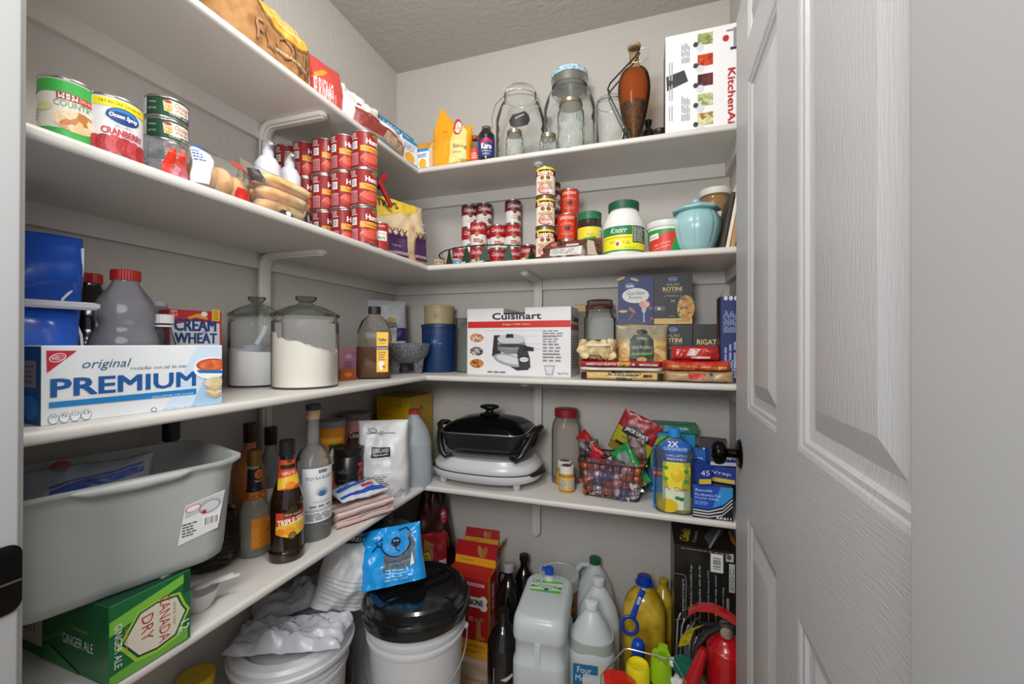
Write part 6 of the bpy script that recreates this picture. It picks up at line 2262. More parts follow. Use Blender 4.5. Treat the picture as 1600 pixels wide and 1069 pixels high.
# orange-necked bottle and slim bottle at the wall
c = onX(391, -1.068, Z4)
H = hgt(c, 662)
t = bottle('liquor_bottle', 'orange bottle with brown sealed neck by the left wall', c, [(.038, 0), (.040, .006), (.040, H * .50), (.034, H * .62), (.020, H * .74), (.0155, H * .80), (.0145, H * .90)], C('#b8713e', .2, coat=.4))
lid(t, .0165, H * .83, H * .17, C('#2c1310', .35), name='neck_seal')
c = onX(424, -1.072, Z4)
H = hgt(c, 668)
t = bottle('liquor_bottle', 'slim clear bottle with black cap between the orange and tequila bottles', c, [(.034, 0), (.036, .006), (.036, H * .52), (.030, H * .64), (.0175, H * .74), (.0145, H * .82), (.0145, H * .90)], GLASS('#dfe0e2', .06, 1.5, .35, '#a4a6aa'))
lid(t, .017, H * .82, H * .18, C('#151515', .35), name='cap')
PR(f_cyl(.0365), step=.006).rect(-.02, .05, .03, .115, '#cfd0d2').text('JF', .012, .10, .02, .012, '#2a2a2c', shear=.3).build(t)

# ---- towels and the packet on them


def folded(name, lab, c, rz, L, Wd, layers, mats, th):
    t = T(name, lab, 'towel', c, rz)
    z = 0
    b = MB()
    # continuous zig-zag of cloth seen from its folded edge
    for k in range(layers):
        rg = []
        for i in range(13):
            x = -L / 2 + L * i / 12
            zz_ = z + .0015 * math.sin(x * 60 + k) + (.001 * math.sin(x * 140 + 2 * k))
            sec = []
            for j in range(10):
                a = PI / 2 + PI * j / 9
                sec.append((-Wd / 2 + .9 * th / 2 * math.cos(a), th / 2 + th / 2 * math.sin(a)))
            sec += [(Wd / 2, 0), (Wd / 2, th)]
            rg.append([(x, q[0] + .004 * math.sin(k * 2.1), zz_ + q[1]) for q in sec])
        b = MB()
        b.loft(rg, mats)
        b.build('towel_fold', t, angle=50)
        z += th * 1.02
    return t, z


m_str, nt, b_ = newmat('striped_towel')
b_.inputs['Roughness'].default_value = .95
tc = nt.nodes.new('ShaderNodeTexCoord')
sp_ = nt.nodes.new('ShaderNodeSeparateXYZ')
nt.links.new(tc.outputs['Object'], sp_.inputs[0])
mu = nt.nodes.new('ShaderNodeMath')
mu.operation = 'MULTIPLY'
mu.inputs[1].default_value = 26
ay = nt.nodes.new('ShaderNodeMath')
ay.operation = 'MULTIPLY_ADD'
ay.inputs[1].default_value = 1.6
nt.links.new(sp_.outputs[2], ay.inputs[0])
nt.links.new(sp_.outputs[1], ay.inputs[2])
nt.links.new(ay.outputs[0], mu.inputs[0])
ad = nt.nodes.new('ShaderNodeMath')
ad.operation = 'FRACT'
nt.links.new(mu.outputs[0], ad.inputs[0])
cr = nt.nodes.new('ShaderNodeValToRGB')
cr.color_ramp.interpolation = 'CONSTANT'
e = cr.color_ramp.elements
e[0].color = lin('#d9cdc4')
e[1].position = .42
e[1].color = lin('#8e2f36')
for ps, cc in ((.58, '#d9cdc4'), (.68, '#8a5a5c'), (.74, '#d9cdc4'), (.86, '#a84a50'), (.93, '#d9cdc4')):
    q = e.new(ps)
    q.color = lin(cc)
nt.links.new(ad.outputs[0], cr.inputs[0])
nt.links.new(cr.outputs[0], b_.inputs['Base Color'])
tw_c = Vector((-.868, 1.100, Z4))
t, zt_ = folded('kitchen_towel', 'folded dish towel with dark red and cream stripes near the shelf edge', tw_c, R(66), .185, .115, 3, m_str, .015)
tw2 = Vector((-.872, 1.105, Z4 + zt_ + .003))
t, fn = pouch('wipes_packet', 'white and blue plastic packet lying on the striped towel', 'packet', tw2 + Vector((-.04, -.02, .016)), R(66), .155, .115, .028, C('#d4d9e4', .25), crumple=.006, seed=111, top_pinch=True, bot_pinch=True, sc_=20, nx=22, nz=16)
t.rotation_euler = (R(-84), 0, R(66))
t.location = tw2 + Vector((.045, -.012, .018))
p = PR(lambda s, t_, o: fn(s, t_, o), step=.009, base=.0012, inc=.0005)
p.poly([(-.075, .012), (.075, .012), (.075, .030), (-.075, .024)], '#2450b4').poly([(-.07, .045), (.03, .062), (.04, .078), (-.07, .062)], '#2a62b8').poly([(.005, .032), (.045, .032), (.045, .050), (.005, .050)], '#c23a3c').poly([(-.07, .080), (.07, .085), (.07, .10), (-.07, .10)], '#5f8fd0')
p.build(t)
t = T('spice_jar', 'small dark red jar with a glossy red lid behind the white and blue packet', 'jar', Vector((-.962, 1.078, Z4)), face((-.962, 1.078)))
MB().lathe([(.0001, 0), (.030, .001), (.032, .004), (.032, .012), (.030, .014), (.0001, .014)], C('#b01f26', .3), 28, M=Matrix.Translation((0, 0, .068)) @ Matrix.Rotation(R(72), 4, 'X')).build('lid_disc', t)
MB().lathe([(.028, 0), (.028, .050)], C('#7a1c22', .4), 24).build('jar_body', t)
# canisters at the wall
c = onX(546, -.962, Z4)
r_ = pxw(c, 47) / 2
H = hgt(c, 698)
t = jar('coffee_canister', 'black plastic canister with red lettering up its side', 'canister', c, [(r_ * .95, 0), (r_, .005), (r_, H * .86), (r_ * .96, H * .87)], C('#1d1b1d', .3), part='canister_body')
lid(t, r_ * 1.03, H * .86, H * .14, C('#191919', .35))
PR(f_cyl(r_ + .0004), step=.006).text('Red', r_ * .82, H * .44, H * .6, r_ * .42, '#c9303c', rot=-90, bold=.04).text('coffee', -r_ * .4, H * .62, r_ * .7, H * .08, '#7a7a7c').lines(-r_ * .7, H * .2, 0, H * .5, 4, '#4a4a4c').build(t)
c = onX(519, -1.040, Z4)
r_ = pxw(c, 43) / 2
H = hgt(c, 657)
t = jar('drink_canister', 'orange drink mix canister behind the tequila bottle', 'canister', c, [(r_ * .96, 0), (r_, .004), (r_, H * .93)], C('#e08a1e', .4), part='canister_body')
lid(t, r_ * 1.03, H * .92, H * .08, C('#8d8d8a', .45))
PR(f_cyl(r_ + .0004), step=.006).rect(-r_ * .2, H * .40, r_ * .9, H * .72, '#1f3a2a').ell(r_ * .3, H * .58, r_ * .45, H * .11, '#e9e4d8').ell(r_ * .3, H * .55, r_ * .22, H * .07, '#1f3a2a').rect(-r_ * .9, H * .74, r_ * .9, H * .80, '#f0b32c').lines(-r_ * .7, H * .2, r_ * .7, H * .36, 4, '#f6e6c4').build(t)
c = onX(555, -1.055, Z4)
r_ = pxw(c, 50) / 2
H = hgt(c, 645)
t = jar('drink_canister', 'pink lemonade drink canister behind the white coffee bag', 'canister', c, [(r_ * .96, 0), (r_, .004), (r_, H * .93)], C('#c98a8e', .4), part='canister_body')
lid(t, r_ * 1.03, H * .92, H * .08, C('#77726c', .45))
PR(f_cyl(r_ + .0004), step=.006).poly([(-r_ * .6, H * .45), (r_ * 1.2, H * .45), (r_ * 1.2, H * .80), (-r_ * .4, H * .76)], '#4a2420').text('Country', r_ * .2, H * .72, r_ * 1.1, H * .09, '#f2e6d8').text('Time', r_ * .5, H * .60, r_ * .6, H * .09, '#f2e6d8').text('Pink Lemonade', r_ * .2, H * .50, r_ * 1.2, H * .05, '#f2d8d8').build(t)
# white coffee bag
c = Vector((-.888, 1.268, Z4))
H = hgt(c, 657)
t, fn = pouch('coffee_bag', 'white side-gusset coffee bag with a black name panel', 'bag', c, face(c, -4), .172, H, .09, C('#d8d9da', .35), crumple=.011, seed=121, side=.28, nx=24, nz=26, sc_=13)
p = PR(lambda s, t_, o: fn(s, t_, o), step=.010, base=.0012, inc=.0006)
p.rect(-.038, H * .56, .028, H * .68, '#17171a').text('KIRKLAND', -.005, H * .642, .056, H * .050, '#f0f0f0', bold=.0).text('Signature', -.005, H * .59, .052, H * .035, '#e6e6e6', shear=.3).rect(-.06, H * .84, .045, H * .850, '#7a7a80').ell(-.006, H * .845, .009, .007, '#9a9aa0').ell(-.038, H * .88, .016, .008, '#77787c', rot=-10).ell(-.038, H * .88, .012, .0055, '#cfd0d1', rot=-10).rect(-.03, H * .34, .03, H * .52, '#e4e4e6').lines(-.07, H * .13, .03, H * .32, 7, '#55565a', words=5, fill=.35).poly([(.060, H * .02), (.078, H * .10), (.062, H * .13), (.030, H * .03)], '#a9abae')
p.build(t)
# gallon jug shape


def jug(name, lab, c, rz, w, d, H, mat, capc, cap_r=.019, label=None, fillz=None, fmat=None, grp=None, handle=True, neck=.80):
    t = T(name, lab, 'jug', c, rz, grp)
    pf = [(.93, .93, 0, .30), (1, 1, .010, .34), (1, 1, H * .50, .38), (.97, .97, H * .58, .42), (.84, .84, H * .70, .47), (.56, .56, H * .82, .495), (.32, .32, H * .90, .5), (.26, .26, H * .925, .5), (.25, .25, H * .955, .5)]
    MB().rr(smooth_prof(pf, 3), mat, w, d, .4, 8, True, False).build('jug_body', t, angle=60)
    lid(t, cap_r, H * .94, H * .06, C(capc, .35), ridges=34, name='cap')
    if handle:
        b = MB()
        b.tube([(-w * .12, d * .10, H * .90), (-w * .34, d * .22, H * .88), (-w * .50, d * .30, H * .78), (-w * .53, d * .30, H * .66), (-w * .48, d * .28, H * .56)], [.010, .011, .012, .012, .011], mat, 10)
        b.build('handle', t)
    if fillz:
        MB().rr([(.92, .92, .006, .3), (.985, .985, .014, .34), (.985, .985, min(fillz, H * .5), .38)] + ([(.93, .93, fillz, .44)] if fillz > H * .55 else []), fmat, w, d, .4, 8).build('liquid', t, angle=60)
    return t


mjug = SOFT('#ccd6dc', .3, .35, alpha=.18)
c = Vector((-.862, 1.428, Z4))
jug('milk_jug', 'translucent gallon jug with red cap behind the white coffee bag', c, face(c), .135, .135, hgt(c, 640), mjug, '#a82a2c', handle=False)
# yellow boxes
Fy = Face(Vector((-1.088, 1.505, Z4)), Vector((-.928, 1.505, Z4)))
hy = hgt(Fy.p1, 622)
for k, lab in ((0, 'lower yellow tea carton in the shelf corner'), (1, 'upper yellow tea carton in the shelf corner')):
    F = Face(Fy.p0 + Vector((0, 0, k * hy / 2 + .0003 * k)), Fy.p1 + Vector((0, 0, k * hy / 2 + .0003 * k)))
    t = boxpx('tea_box', lab, 'box', F, hy / 2 - .0005, .19, '#c9a012', r=.4, group='yellow tea cartons')
    p = PR(f_front(.19), base=.0005)
    p.ell(.03, hy * .38, .010, .005, '#5d1f1a').ell(.03, hy * .38, .007, .003, '#c9a012').rect(-.079, .002, .079, .03, '#b58a10').text('Lipton', -.03, hy * .25, .06, .02, '#a82a1e').build(t)
    PR(f_right(F.w), base=.0005).ell(-.01, hy * .30, .022, .013, '#5d1f1a', rot=20).ell(-.01, hy * .30, .017, .008, '#d8b01c', rot=20).ell(-.01, hy * .30, .010, .003, '#a82a1e', rot=20).build(t, 'side_print')

# ---- griddle with the electric skillet on it
gc = Vector((-.602, 1.560, Z4))
t = T('electric_griddle', 'white oval electric griddle lying under the black skillet', 'griddle', gc, R(-1))
mgw = C('#cdd0d1', .25)
b = MB()


def oval(k, z, a=.222, bb=.148, e=2.6, n=56):
    o = []
    for j in range(n):
        an = 2 * PI * j / n
        ca, sa = math.cos(an), math.sin(an)
        o.append((a * k * math.copysign(abs(ca) ** (2 / e), ca), bb * k * math.copysign(abs(sa) ** (2 / e), sa), z))
    return o


b.loft([oval(.90, .022), oval(.97, .030), oval(1.0, .046), oval(.99, .056)], mgw)
b.build('griddle_base', t)
b = MB()
b.loft([oval(.955, .0563), oval(.97, .062), oval(.965, .076), oval(.90, .092), oval(.84, .104)], mgw)
b.build('griddle_top', t)
MB().loft([oval(.985, .0562, n=56), oval(.985, .0588)], C('#1d1d1f', .4)).build('dark_seam', t)
for sx in (-1, 1):
    b = MB()
    pts = [(sx * .222 * .80, -.148 * .66, .050), (sx * .222 * .93, -.148 * .42, .054), (sx * .224, -.148 * .02, .055), (sx * .222 * .93, .148 * .42, .054)]
    b.tube(pts, [.006, .010, .012, .008], C('#1a1a1b', .35), 10)
    b.build('grip', t)
    for sy in (-1, 1):
        MB().lathe([(.010, 0), (.013, .004), (.014, .0235)], C('#bfc1c1', .4), 16).build('foot', t, loc=(sx * .150, sy * .092, 0))
s0 = gc + Vector((.005, .0, .106))
t = T('electric_skillet', 'black electric skillet with glass lid standing on the white griddle', 'skillet', s0, R(3))
mblk = C('#161617', .3)
msk = C('#202124', .35)
WS, DS = .335, .265
MB().rr([(.80, .80, .028, .2), (.86, .86, .030, .2), (.92, .92, .045, .2), (.97, .97, .085, .2), (1.0, 1.0, .092, .2), (1.0, 1.0, .096, .2)], msk, WS, DS, .2, 10).build('pan_body', t, angle=50)
b = MB()
b.rr([(1.005, 1.006, .0965, .2), (1.015, 1.018, .0985, .2), (1.005, 1.006, .1005, .2), (.985, .985, .1005, .2)], C('#a9abad', .25, .9), WS, DS, .2, 10, False, False)
b.build('lid_rim', t)
b = MB()
b.rr([(.985, .985, .1006, .2), (.93, .93, .114, .22), (.75, .75, .134, .28), (.45, .45, .146, .4), (.1, .1, .150, .48)], GLASS('#4c4e50', .05, 2.6, .30, '#17181a'), WS, DS, .2, 10, False, True)
b.build('glass_lid', t, angle=60)
MB().lathe(smooth_prof([(.022, .148), (.030, .151), (.030, .154), (.014, .160), (.012, .170), (.026, .177), (.029, .184), (.020, .190), (.0001, .191)], 3), mblk, 28, True, False, M=Matrix.Scale(1.35, 4, (1, 0, 0))).build('lid_knob', t)
PR(lambda s, q, o: (s, -DS * .27 + q * .9 - .02, .1315 + q * .22 + o), step=.01, base=.0015).text('PRESTO', -.03, 0, .034, .006, '#b9bbbd').build(t, 'lid_lettering')
for sx in (-1, 1):
    # handle loop at the side
    b = MB()
    b.tube([(sx * WS * .44, -DS * .24, .078), (sx * (WS * .5 + .020), -DS * .20, .092), (sx * (WS * .5 + .036), -DS * .10, .106), (sx * (WS * .5 + .040), DS * .02, .110), (sx * (WS * .5 + .034), DS * .16, .104), (sx * WS * .46, DS * .24, .080)], [.010, .011, .012, .012, .011, .009], mblk, 12)
    b.build('side_handle', t)
    for sy in (-1, 1):
        b = MB()
        b.tube([(sx * (WS * .5 + .022), sy * DS * .20, .090), (sx * (WS * .5 + .006), sy * DS * .34, .055), (sx * (WS * .5 - .012), sy * DS * .43, .022), (sx * (WS * .5 - .030), sy * DS * .45, .008), (sx * (WS * .5 - .052), sy * DS * .40, .012)], [.012, .013, .013, .011, .007], mblk, 12)
        b.build('leg', t)
# jar with red lid
c = onY(885, 1.640, Z4)
r_ = pxw(c, 45) / 2
H = hgt(c, 638)
t = T('plastic_jar', 'nearly empty clear plastic jar with a red lid right of the skillet', 'jar', c, face(c))
MB().rr([(.95, .95, 0, .3), (1, 1, .008, .32), (1, 1, H * .70, .34), (.94, .94, H * .80, .42), (.76, .76, H * .87, .5), (.74, .74, H * .92, .5)], GLASS('#f2f0ec', .06, 2.4, .18, '#dcd6ce'), 2 * r_, 2 * r_, .3, 8, True, False).build('jar_body', t, angle=60)
lid(t, r_ * .80, H * .89, H * .11, C('#8e1f26', .35), ridges=40)
b = MB()
for k in range(36):
    b.sphere((rnd.uniform(-.7, .7) * r_, rnd.uniform(-.7, .7) * r_, .008 + rnd.random() * .022), .005, C('#a8895c', .7), 6, 4)
setp(b.build('crumbs', t), kind='stuff')
# vitamins
for k, (u, y_, vt, lab) in enumerate(((886, 1.522, 727, 'yellow vitamin bottle with white cap in front of the wire basket'), (883, 1.588, 719, 'second vitamin bottle standing behind the first'))):
    c = onY(u, y_, Z4)
    r_ = pxw(c, 25) / 2
    H = hgt(c, vt)
    t = jar('vitamin_bottle', lab, 'bottle', c, smooth_prof([(r_ * .93, 0), (r_, .004), (r_, H * .66), (r_ * .92, H * .72), (r_ * .80, H * .74)], 3), C('#b8862c', .2, coat=.5), group='vitamin bottles', part='bottle_body')
    lid(t, r_ * .90, H * .72, H * .28, C('#dcdad6', .4), ridges=36, name='cap')
    MB().lathe([(r_ * .62, H + .0002), (r_ * .6, H + .001), (.0001, H + .001)], C('#5a1f2c', .5), 24, False, False).build('cap_print', t)
    PR(f_cyl(r_ + .0003), step=.006).rect(-r_ * 2.4, H * .12, r_ * 1.3, H * .60, '#e0a81c').rect(-r_ * .9, H * .14, r_ * .1, H * .56, '#c9c2b4').lines(-r_ * .85, H * .16, r_ * .05, H * .54, 8, '#6a6258').rect(r_ * .3, H * .14, r_ * 1.2, H * .56, '#d8cfc0').lines(r_ * .35, H * .16, r_ * 1.15, H * .54, 6, '#7a5a4a').build(t)
# wire basket with sweets
bc = Vector((-.110, 1.565, Z4))
t = T('wire_basket', 'dark wire basket full of wrapped sweets', 'basket', bc, R(-6))
WB, DB, HB = .205, .170, .125
mw2 = C('#4a4038', .45, .6)


def bring(k, z):
    return [(x * k, y * k, z) for x, y in rrect(WB, DB, .02, 4)]


b = MB()
b.tube(bring(1.12, HB), .0032, mw2, 7, closed=True)
b.build('top_rim', t)
b = MB()
b.tube(bring(.90, .003), .0022, mw2, 6, closed=True)
b.build('bottom_ring', t)
for k in range(1, 5):
    q = k / 5
    MB().tube(bring(.90 + .22 * q, HB * q), .0011, mw2, 5, closed=True).build('wire_ring', t)
for i in range(10):
    for sy in (-1, 1):
        x = -.46 + .92 * i / 9
        MB().tube([(x * WB * .90, sy * DB / 2 * .90, .003), (x * WB * 1.12, sy * DB / 2 * 1.12, HB)], .0011, mw2, 5).build('wire_upright', t)
for i in range(7):
    for sx in (-1, 1):
        y = -.44 + .88 * i / 6
        MB().tube([(sx * WB / 2 * .90, y * DB * .90, .003), (sx * WB / 2 * 1.12, y * DB * 1.12, HB)], .0011, mw2, 5).build('wire_upright', t)
for i in range(9):
    x = -.44 + .88 * i / 8
    MB().tube([(x * WB * .9, -DB * .45, .003), (x * WB * .9, DB * .45, .003)], .0011, mw2, 5).build('floor_wire', t)
cols_ = ['#8e3440', '#c9b8b4', '#b5522c', '#5a5f8c', '#7a2a4a', '#e0d4d0', '#c26a3a', '#4a3a3c', '#a83a48', '#d8a8a0']
protos = []
n_c = 0
for k in range(10):
    m_ = C(cols_[k], .22, .15)
    b = MB()
    b.sphere((0, 0, 0), (.0215, .0165, .0155), m_, 12, 8)
    for sg in (-1, 1):
        b.loft([[(sg * .019, .004 * math.cos(a), .004 * math.sin(a)) for a in [2 * PI * j / 8 for j in range(8)]][::sg], [(sg * .033, .013 * math.cos(a), .007 * math.sin(a)) for a in [2 * PI * j / 8 for j in range(8)]][::sg]], m_)
    o = b.build('wrapped_sweet')
    protos.append(o)
spots = []
for iz in range(4):
    for ix in range(6):
        for iy in range(4):
            if iz < 3 and 0 < iy < 3 and 0 < ix < 5:
                continue
            if iz == 0 and iy > 0:
                continue
            spots.append((ix, iy, iz))
used_p = set()
for n_, (ix, iy, iz) in enumerate(spots):
    z = .022 + iz * .027 + rnd.uniform(-.002, .002)
    kx = (.86 + .2 * z / HB)
    x = (-.5 + (ix + .5) / 6) * WB * kx + rnd.uniform(-.003, .003)
    y = (-.5 + (iy + .5) / 4) * DB * kx + rnd.uniform(-.003, .003)
    pk = rnd.randrange(10)
    if pk in used_p:
        o = protos[pk].copy()
        col.objects.link(o)
    else:
        o = protos[pk]
        used_p.add(pk)
    a = R(-6)
    o.location = bc + Vector((x * math.cos(a) - y * math.sin(a), x * math.sin(a) + y * math.cos(a), z))
    o.rotation_euler = (rnd.uniform(0, 6), rnd.uniform(-1, 1), rnd.uniform(0, 6))
    o['label'] = '%s foil-wrapped sweet among those filling the dark wire basket' % ('dark red', 'pale pink', 'orange', 'blue', 'plum', 'silvery white', 'copper', 'black', 'bright red', 'rose')[pk]
    o['category'] = 'sweet'
    o['group'] = 'wrapped sweets in the basket'
for k, o in enumerate(protos):
    if k not in used_p:
        bpy.data.objects.remove(o)
t, fn = pouch('sweet_bag', 'clear crinkled bag bulging over the front of the wire basket', 'bag', bc + Vector((-.008, -.070, .020)), R(-6), .17, .115, .05, GLASS('#f2eef6', .1, 2.2, .08, '#d0c4d8'), crumple=.012, seed=131, sc_=26, nx=24, nz=18)
# jerky bag standing in the basket
q = Vector((-.070, 1.612, Z4 + .125))
t, fn = pouch('jerky_bag', 'red and green jerky bag poking out of the wire basket', 'bag', q, R(-4), .150, .160, .03, C('#a82026', .3), crumple=.004, seed=133, bot_pinch=True)
t.rotation_euler = (0, R(24), R(-6))
p = PR(lambda s, t_, o: fn(s, t_, o), step=.009, base=.0012, inc=.0006)
p.poly([(-.073, .03), (.073, .03), (.073, .075), (-.073, .095)], '#b9b42c').poly([(-.055, .098), (-.01, .118), (.055, .098), (.055, .078), (.0, .068), (-.055, .078)], '#1d1a1a').text("JACK LINK'S", .0, .094, .092, .018, '#f0ece6', bold=.03).text('BEEF JERKY', 0, .060, .085, .012, '#2a3a1c', bold=.02).text('TERIYAKI', 0, .046, .06, .007, '#4a5a24').rect(-.06, .030, -.02, .040, '#1d1a1a').poly([(.03, .034), (.05, .034), (.04, .052)], '#e0c22c').rect(-.073, .0, .073, .028, '#8f8a2a')
p.build(t)
t, fn = pouch('sweet_packet', 'bright red packet lying across the basket', 'packet', bc + Vector((-.050, -.02, .122)), R(-40), .05, .12, .03, C('#b8212c', .25), crumple=.006, seed=135, bot_pinch=True)
t.rotation_euler = (R(-15), R(-48), R(-10))
t, fn = pouch('sweet_packet', 'green packet draped over the right side of the basket', 'packet', bc + Vector((.100, -.062, .050)), R(-10), .075, .150, .03, C('#1f8a46', .25), crumple=.008, seed=137, bot_pinch=True)
t.rotation_euler = (R(-12), R(-38), R(-8))
PR(lambda s, t_, o: fn(s, t_, o), step=.009, base=.0012).rect(-.02, .09, .02, .13, '#7a8a84').lines(-.02, .02, .02, .05, 3, '#c9d8cc').build(t)
t, fn = pouch('sweet_packet', 'dark crumpled packet at the left end of the basket', 'packet', bc + Vector((-.095, .0, .118)), R(-6), .07, .07, .04, SPK('#2a2626', '#7a6a68', 50, .3, kind='noise'), crumple=.012, seed=139, bot_pinch=True)
t, fn = pouch('sweet_packet', 'white and brown packet at the right end of the basket', 'packet', bc + Vector((.075, .03, .115)), R(-6), .07, .085, .04, SPK('#a8988c', '#5d3a30', 40, .35, kind='noise'), crumple=.010, seed=141, bot_pinch=True)
# stuff right of the basket
F = Face(Vector((.022, 1.452, Z4)), Vector((.060, 1.450, Z4)))
H = hgt(F.c, 700)
t = boxpx('parchment_box', 'blue baking parchment carton standing left of the floor cleaner', 'box', F, H, .05, '#2076c4', r=.35)
PR(f_front(.05), base=.0005).rect(-.018, H * .52, .018, H * .66, '#a82430').text('PARCHMENT', -.0, H * .59, .033, .009, '#f2e6e6').text('PAPER', -.004, .010, .022, .007, '#dfeaf4').rect(-.018, H * .68, .018, H * .999, '#1c2f6e').build(t)
# floor cleaner
c = Vector((.088, 1.455, Z4))
H = hgt(c, 668)
t = T('cleaner_bottle', 'clear bottle of yellow-green floor cleaner with a light blue cap', 'bottle', c, face(c, 2))
wc, dc = .122, .075
pf = [(.86, .90, 0, .4), (.98, 1, .008, .42), (1, 1, H * .30, .44), (.95, .96, H * .50, .46), (.97, .98, H * .62, .46), (1.0, 1.0, H * .70, .48), (.84, .90, H * .80, .5), (.40, .50, H * .88, .5), (.26, .42, H * .92, .5)]
MB().rr(smooth_prof(pf, 3), GLASS('#e2ebe4', .05, 1.8, .10, '#b9c8bc'), wc, dc, .4, 8, True, False).build('bottle_body', t, angle=60)
MB().rr([(.84, .86, .004, .4), (.95, .95, .012, .42), (.97, .96, H * .20, .44)], C('#b8b43a', .1, coat=.5), wc, dc, .4, 8).build('cleaner_liquid', t, angle=60)
lid(t, .0175, H * .90, H * .10, C('#2f8fe0', .35), ridges=26, name='cap')
b = PR(lambda s, q, o: (s, -dc / 2 * math.sqrt(max(1 - (abs(s) / (wc * .52)) ** 2.6, .05)) * .99 - o, q), step=.007, base=.0012, inc=.0004)
b.rect(-.036, H * .06, .046, H * .62, '#f2e23a').rect(-.036, H * .62, .046, H * .73, '#1f4fa0').text('LONG LASTING', .005, H * .697, .064, .008, '#eef2f8').text('FRESHNESS', .005, H * .655, .058, .008, '#eef2f8')
b.ell(.003, H * .80, .045, H * .085, '#2468c4').text('2X', -.006, H * .835, .032, .018, '#f2f6fa', bold=.03).text('CONCENTRATED', .002, H * .775, .072, .010, '#f2f6fa', bold=.02)
b.poly([(-.036, H * .06), (.046, H * .06), (.046, H * .28), (-.036, H * .33)], '#e6ecd2').ell(-.02, H * .10, .030, .022, '#e8c21c').ell(.008, H * .20, .008, .006, '#3f8a3a').ell(.020, H * .19, .008, .006, '#2f7a34')
b.ell(.006, H * .47, .018, H * .07, '#f0c818').ell(.002, H * .50, .010, H * .04, '#f6dc4a').text('Mr. Clean', .003, H * .305, .066, .013, '#b8242c', bold=.02)
b.ell(-.028, H * .55, .008, .006, '#4f9a3c').ell(.034, H * .52, .008, .006, '#4f9a3c').ell(-.028, H * .42, .008, .006, '#5aa83f').ell(.034, H * .40, .008, .006, '#4f9a3c')
b.build(t)
# cartons behind the cleaner
for k, (x0, x1, y, z, h, d, cc, tl, lab) in enumerate((
        (.010, .150, 1.600, 0, .085, .07, '#2f6fae', 0, 'blue zip bag carton at the bottom behind the floor cleaner'),
        (.015, .160, 1.602, .0855, .075, .07, '#3a9a5c', 0, 'green zip bag carton in the middle behind the floor cleaner'),
        (.005, .165, 1.596, .161, .060, .075, '#2a9ad0', 0, 'light blue zip bag carton above the green one'),
        (.020, .175, 1.604, .2215, .030, .075, '#2f7a4a', 0, 'dark green flat carton topping the pile behind the floor cleaner'),
        (.170, .272, 1.610, 0, .17, .06, '#3a3c44', 0, 'grey carton at the back right corner of the lowest shelf'))):
    F = Face(Vector((x0, y, Z4 + z)), Vector((x1, y, Z4 + z)))
    t = boxpx('bag_carton', lab, 'box', F, h - .0006, d, cc, r=.4)
    w_ = F.w
    PR(f_front(d), base=.0005).poly([(-w_ * .45, h * .15), (w_ * .1, h * .1), (w_ * .3, h * .5), (-w_ * .2, h * .85)], ('#6fb8e0', '#1f5fa8', '#7ac850', '#4fa8d8', '#8a8c90')[k]).lines(-w_ * .1, h * .4, w_ * .38, h * .72, 2, '#e6eef4').build(t)
    PR(f_top(h - .0006), base=.0006).rect(-w_ * .4, -d * .3, w_ * .4, d * .1, ('#4f94c8', '#5aa86a', '#1f6fb0', '#3f9a9c', '#55585f')[k]).build(t, 'top_print')
# foil box at the shelf edge
F = Face(Vector((.139, 1.414, Z4)), Vector((.252, 1.414, Z4)))
H = hgt(F.p0, 755)
t = boxpx('foil_box', 'blue and black foil carton at the right end of the lowest shelf', 'box', F, H, .10, '#1b1c20', r=.35)
w_ = F.w
p = PR(f_front(.10), base=.0005, inc=.0003)
p.poly([(-w_ / 2 + .001, H * .30), (-w_ * .1, H * .28), (w_ * .25, H * .42), (w_ / 2 - .001, H * .70), (w_ / 2 - .001, H - .001), (-w_ / 2 + .001, H - .001)], '#1c50b8').poly([(0, H * .34), (w_ * .3, H * .50), (w_ * .5, H * .74), (w_ * .5, H - .002), (w_ * .2, H - .002)], '#3a94dc')
for k, (o, cc) in enumerate(((0, '#d8dce4'), (-.10, '#d8dce4'), (-.2, '#c9ccd2'))):
    pts = [(-w_ / 2 + .001, H * (.26 + o * .8)), (-w_ * .1, H * (.24 + o * .8)), (w_ * .25, H * (.38 + o)), (w_ / 2 - .001, H * (.66 + o))]
    p.poly(pts + [(x, y - .004) for x, y in pts[::-1]], cc)
p.text('Reynolds', -w_ * .22, H * .83, w_ * .42, H * .09, '#e6ecf6', shear=.2).text('Foodservice Foil', -w_ * .12, H * .71, w_ * .62, H * .085, '#e6ecf6').text('Premium Quality', -w_ * .14, H * .60, w_ * .58, H * .075, '#e6ecf6').lines(-w_ * .44, H * .40, -w_ * .05, H * .52, 3, '#8fb0e0').text('RK611', w_ * .28, H * .07, w_ * .36, H * .08, '#e8e8ec', bold=.03)
p.build(t)
zf = Z4 + H
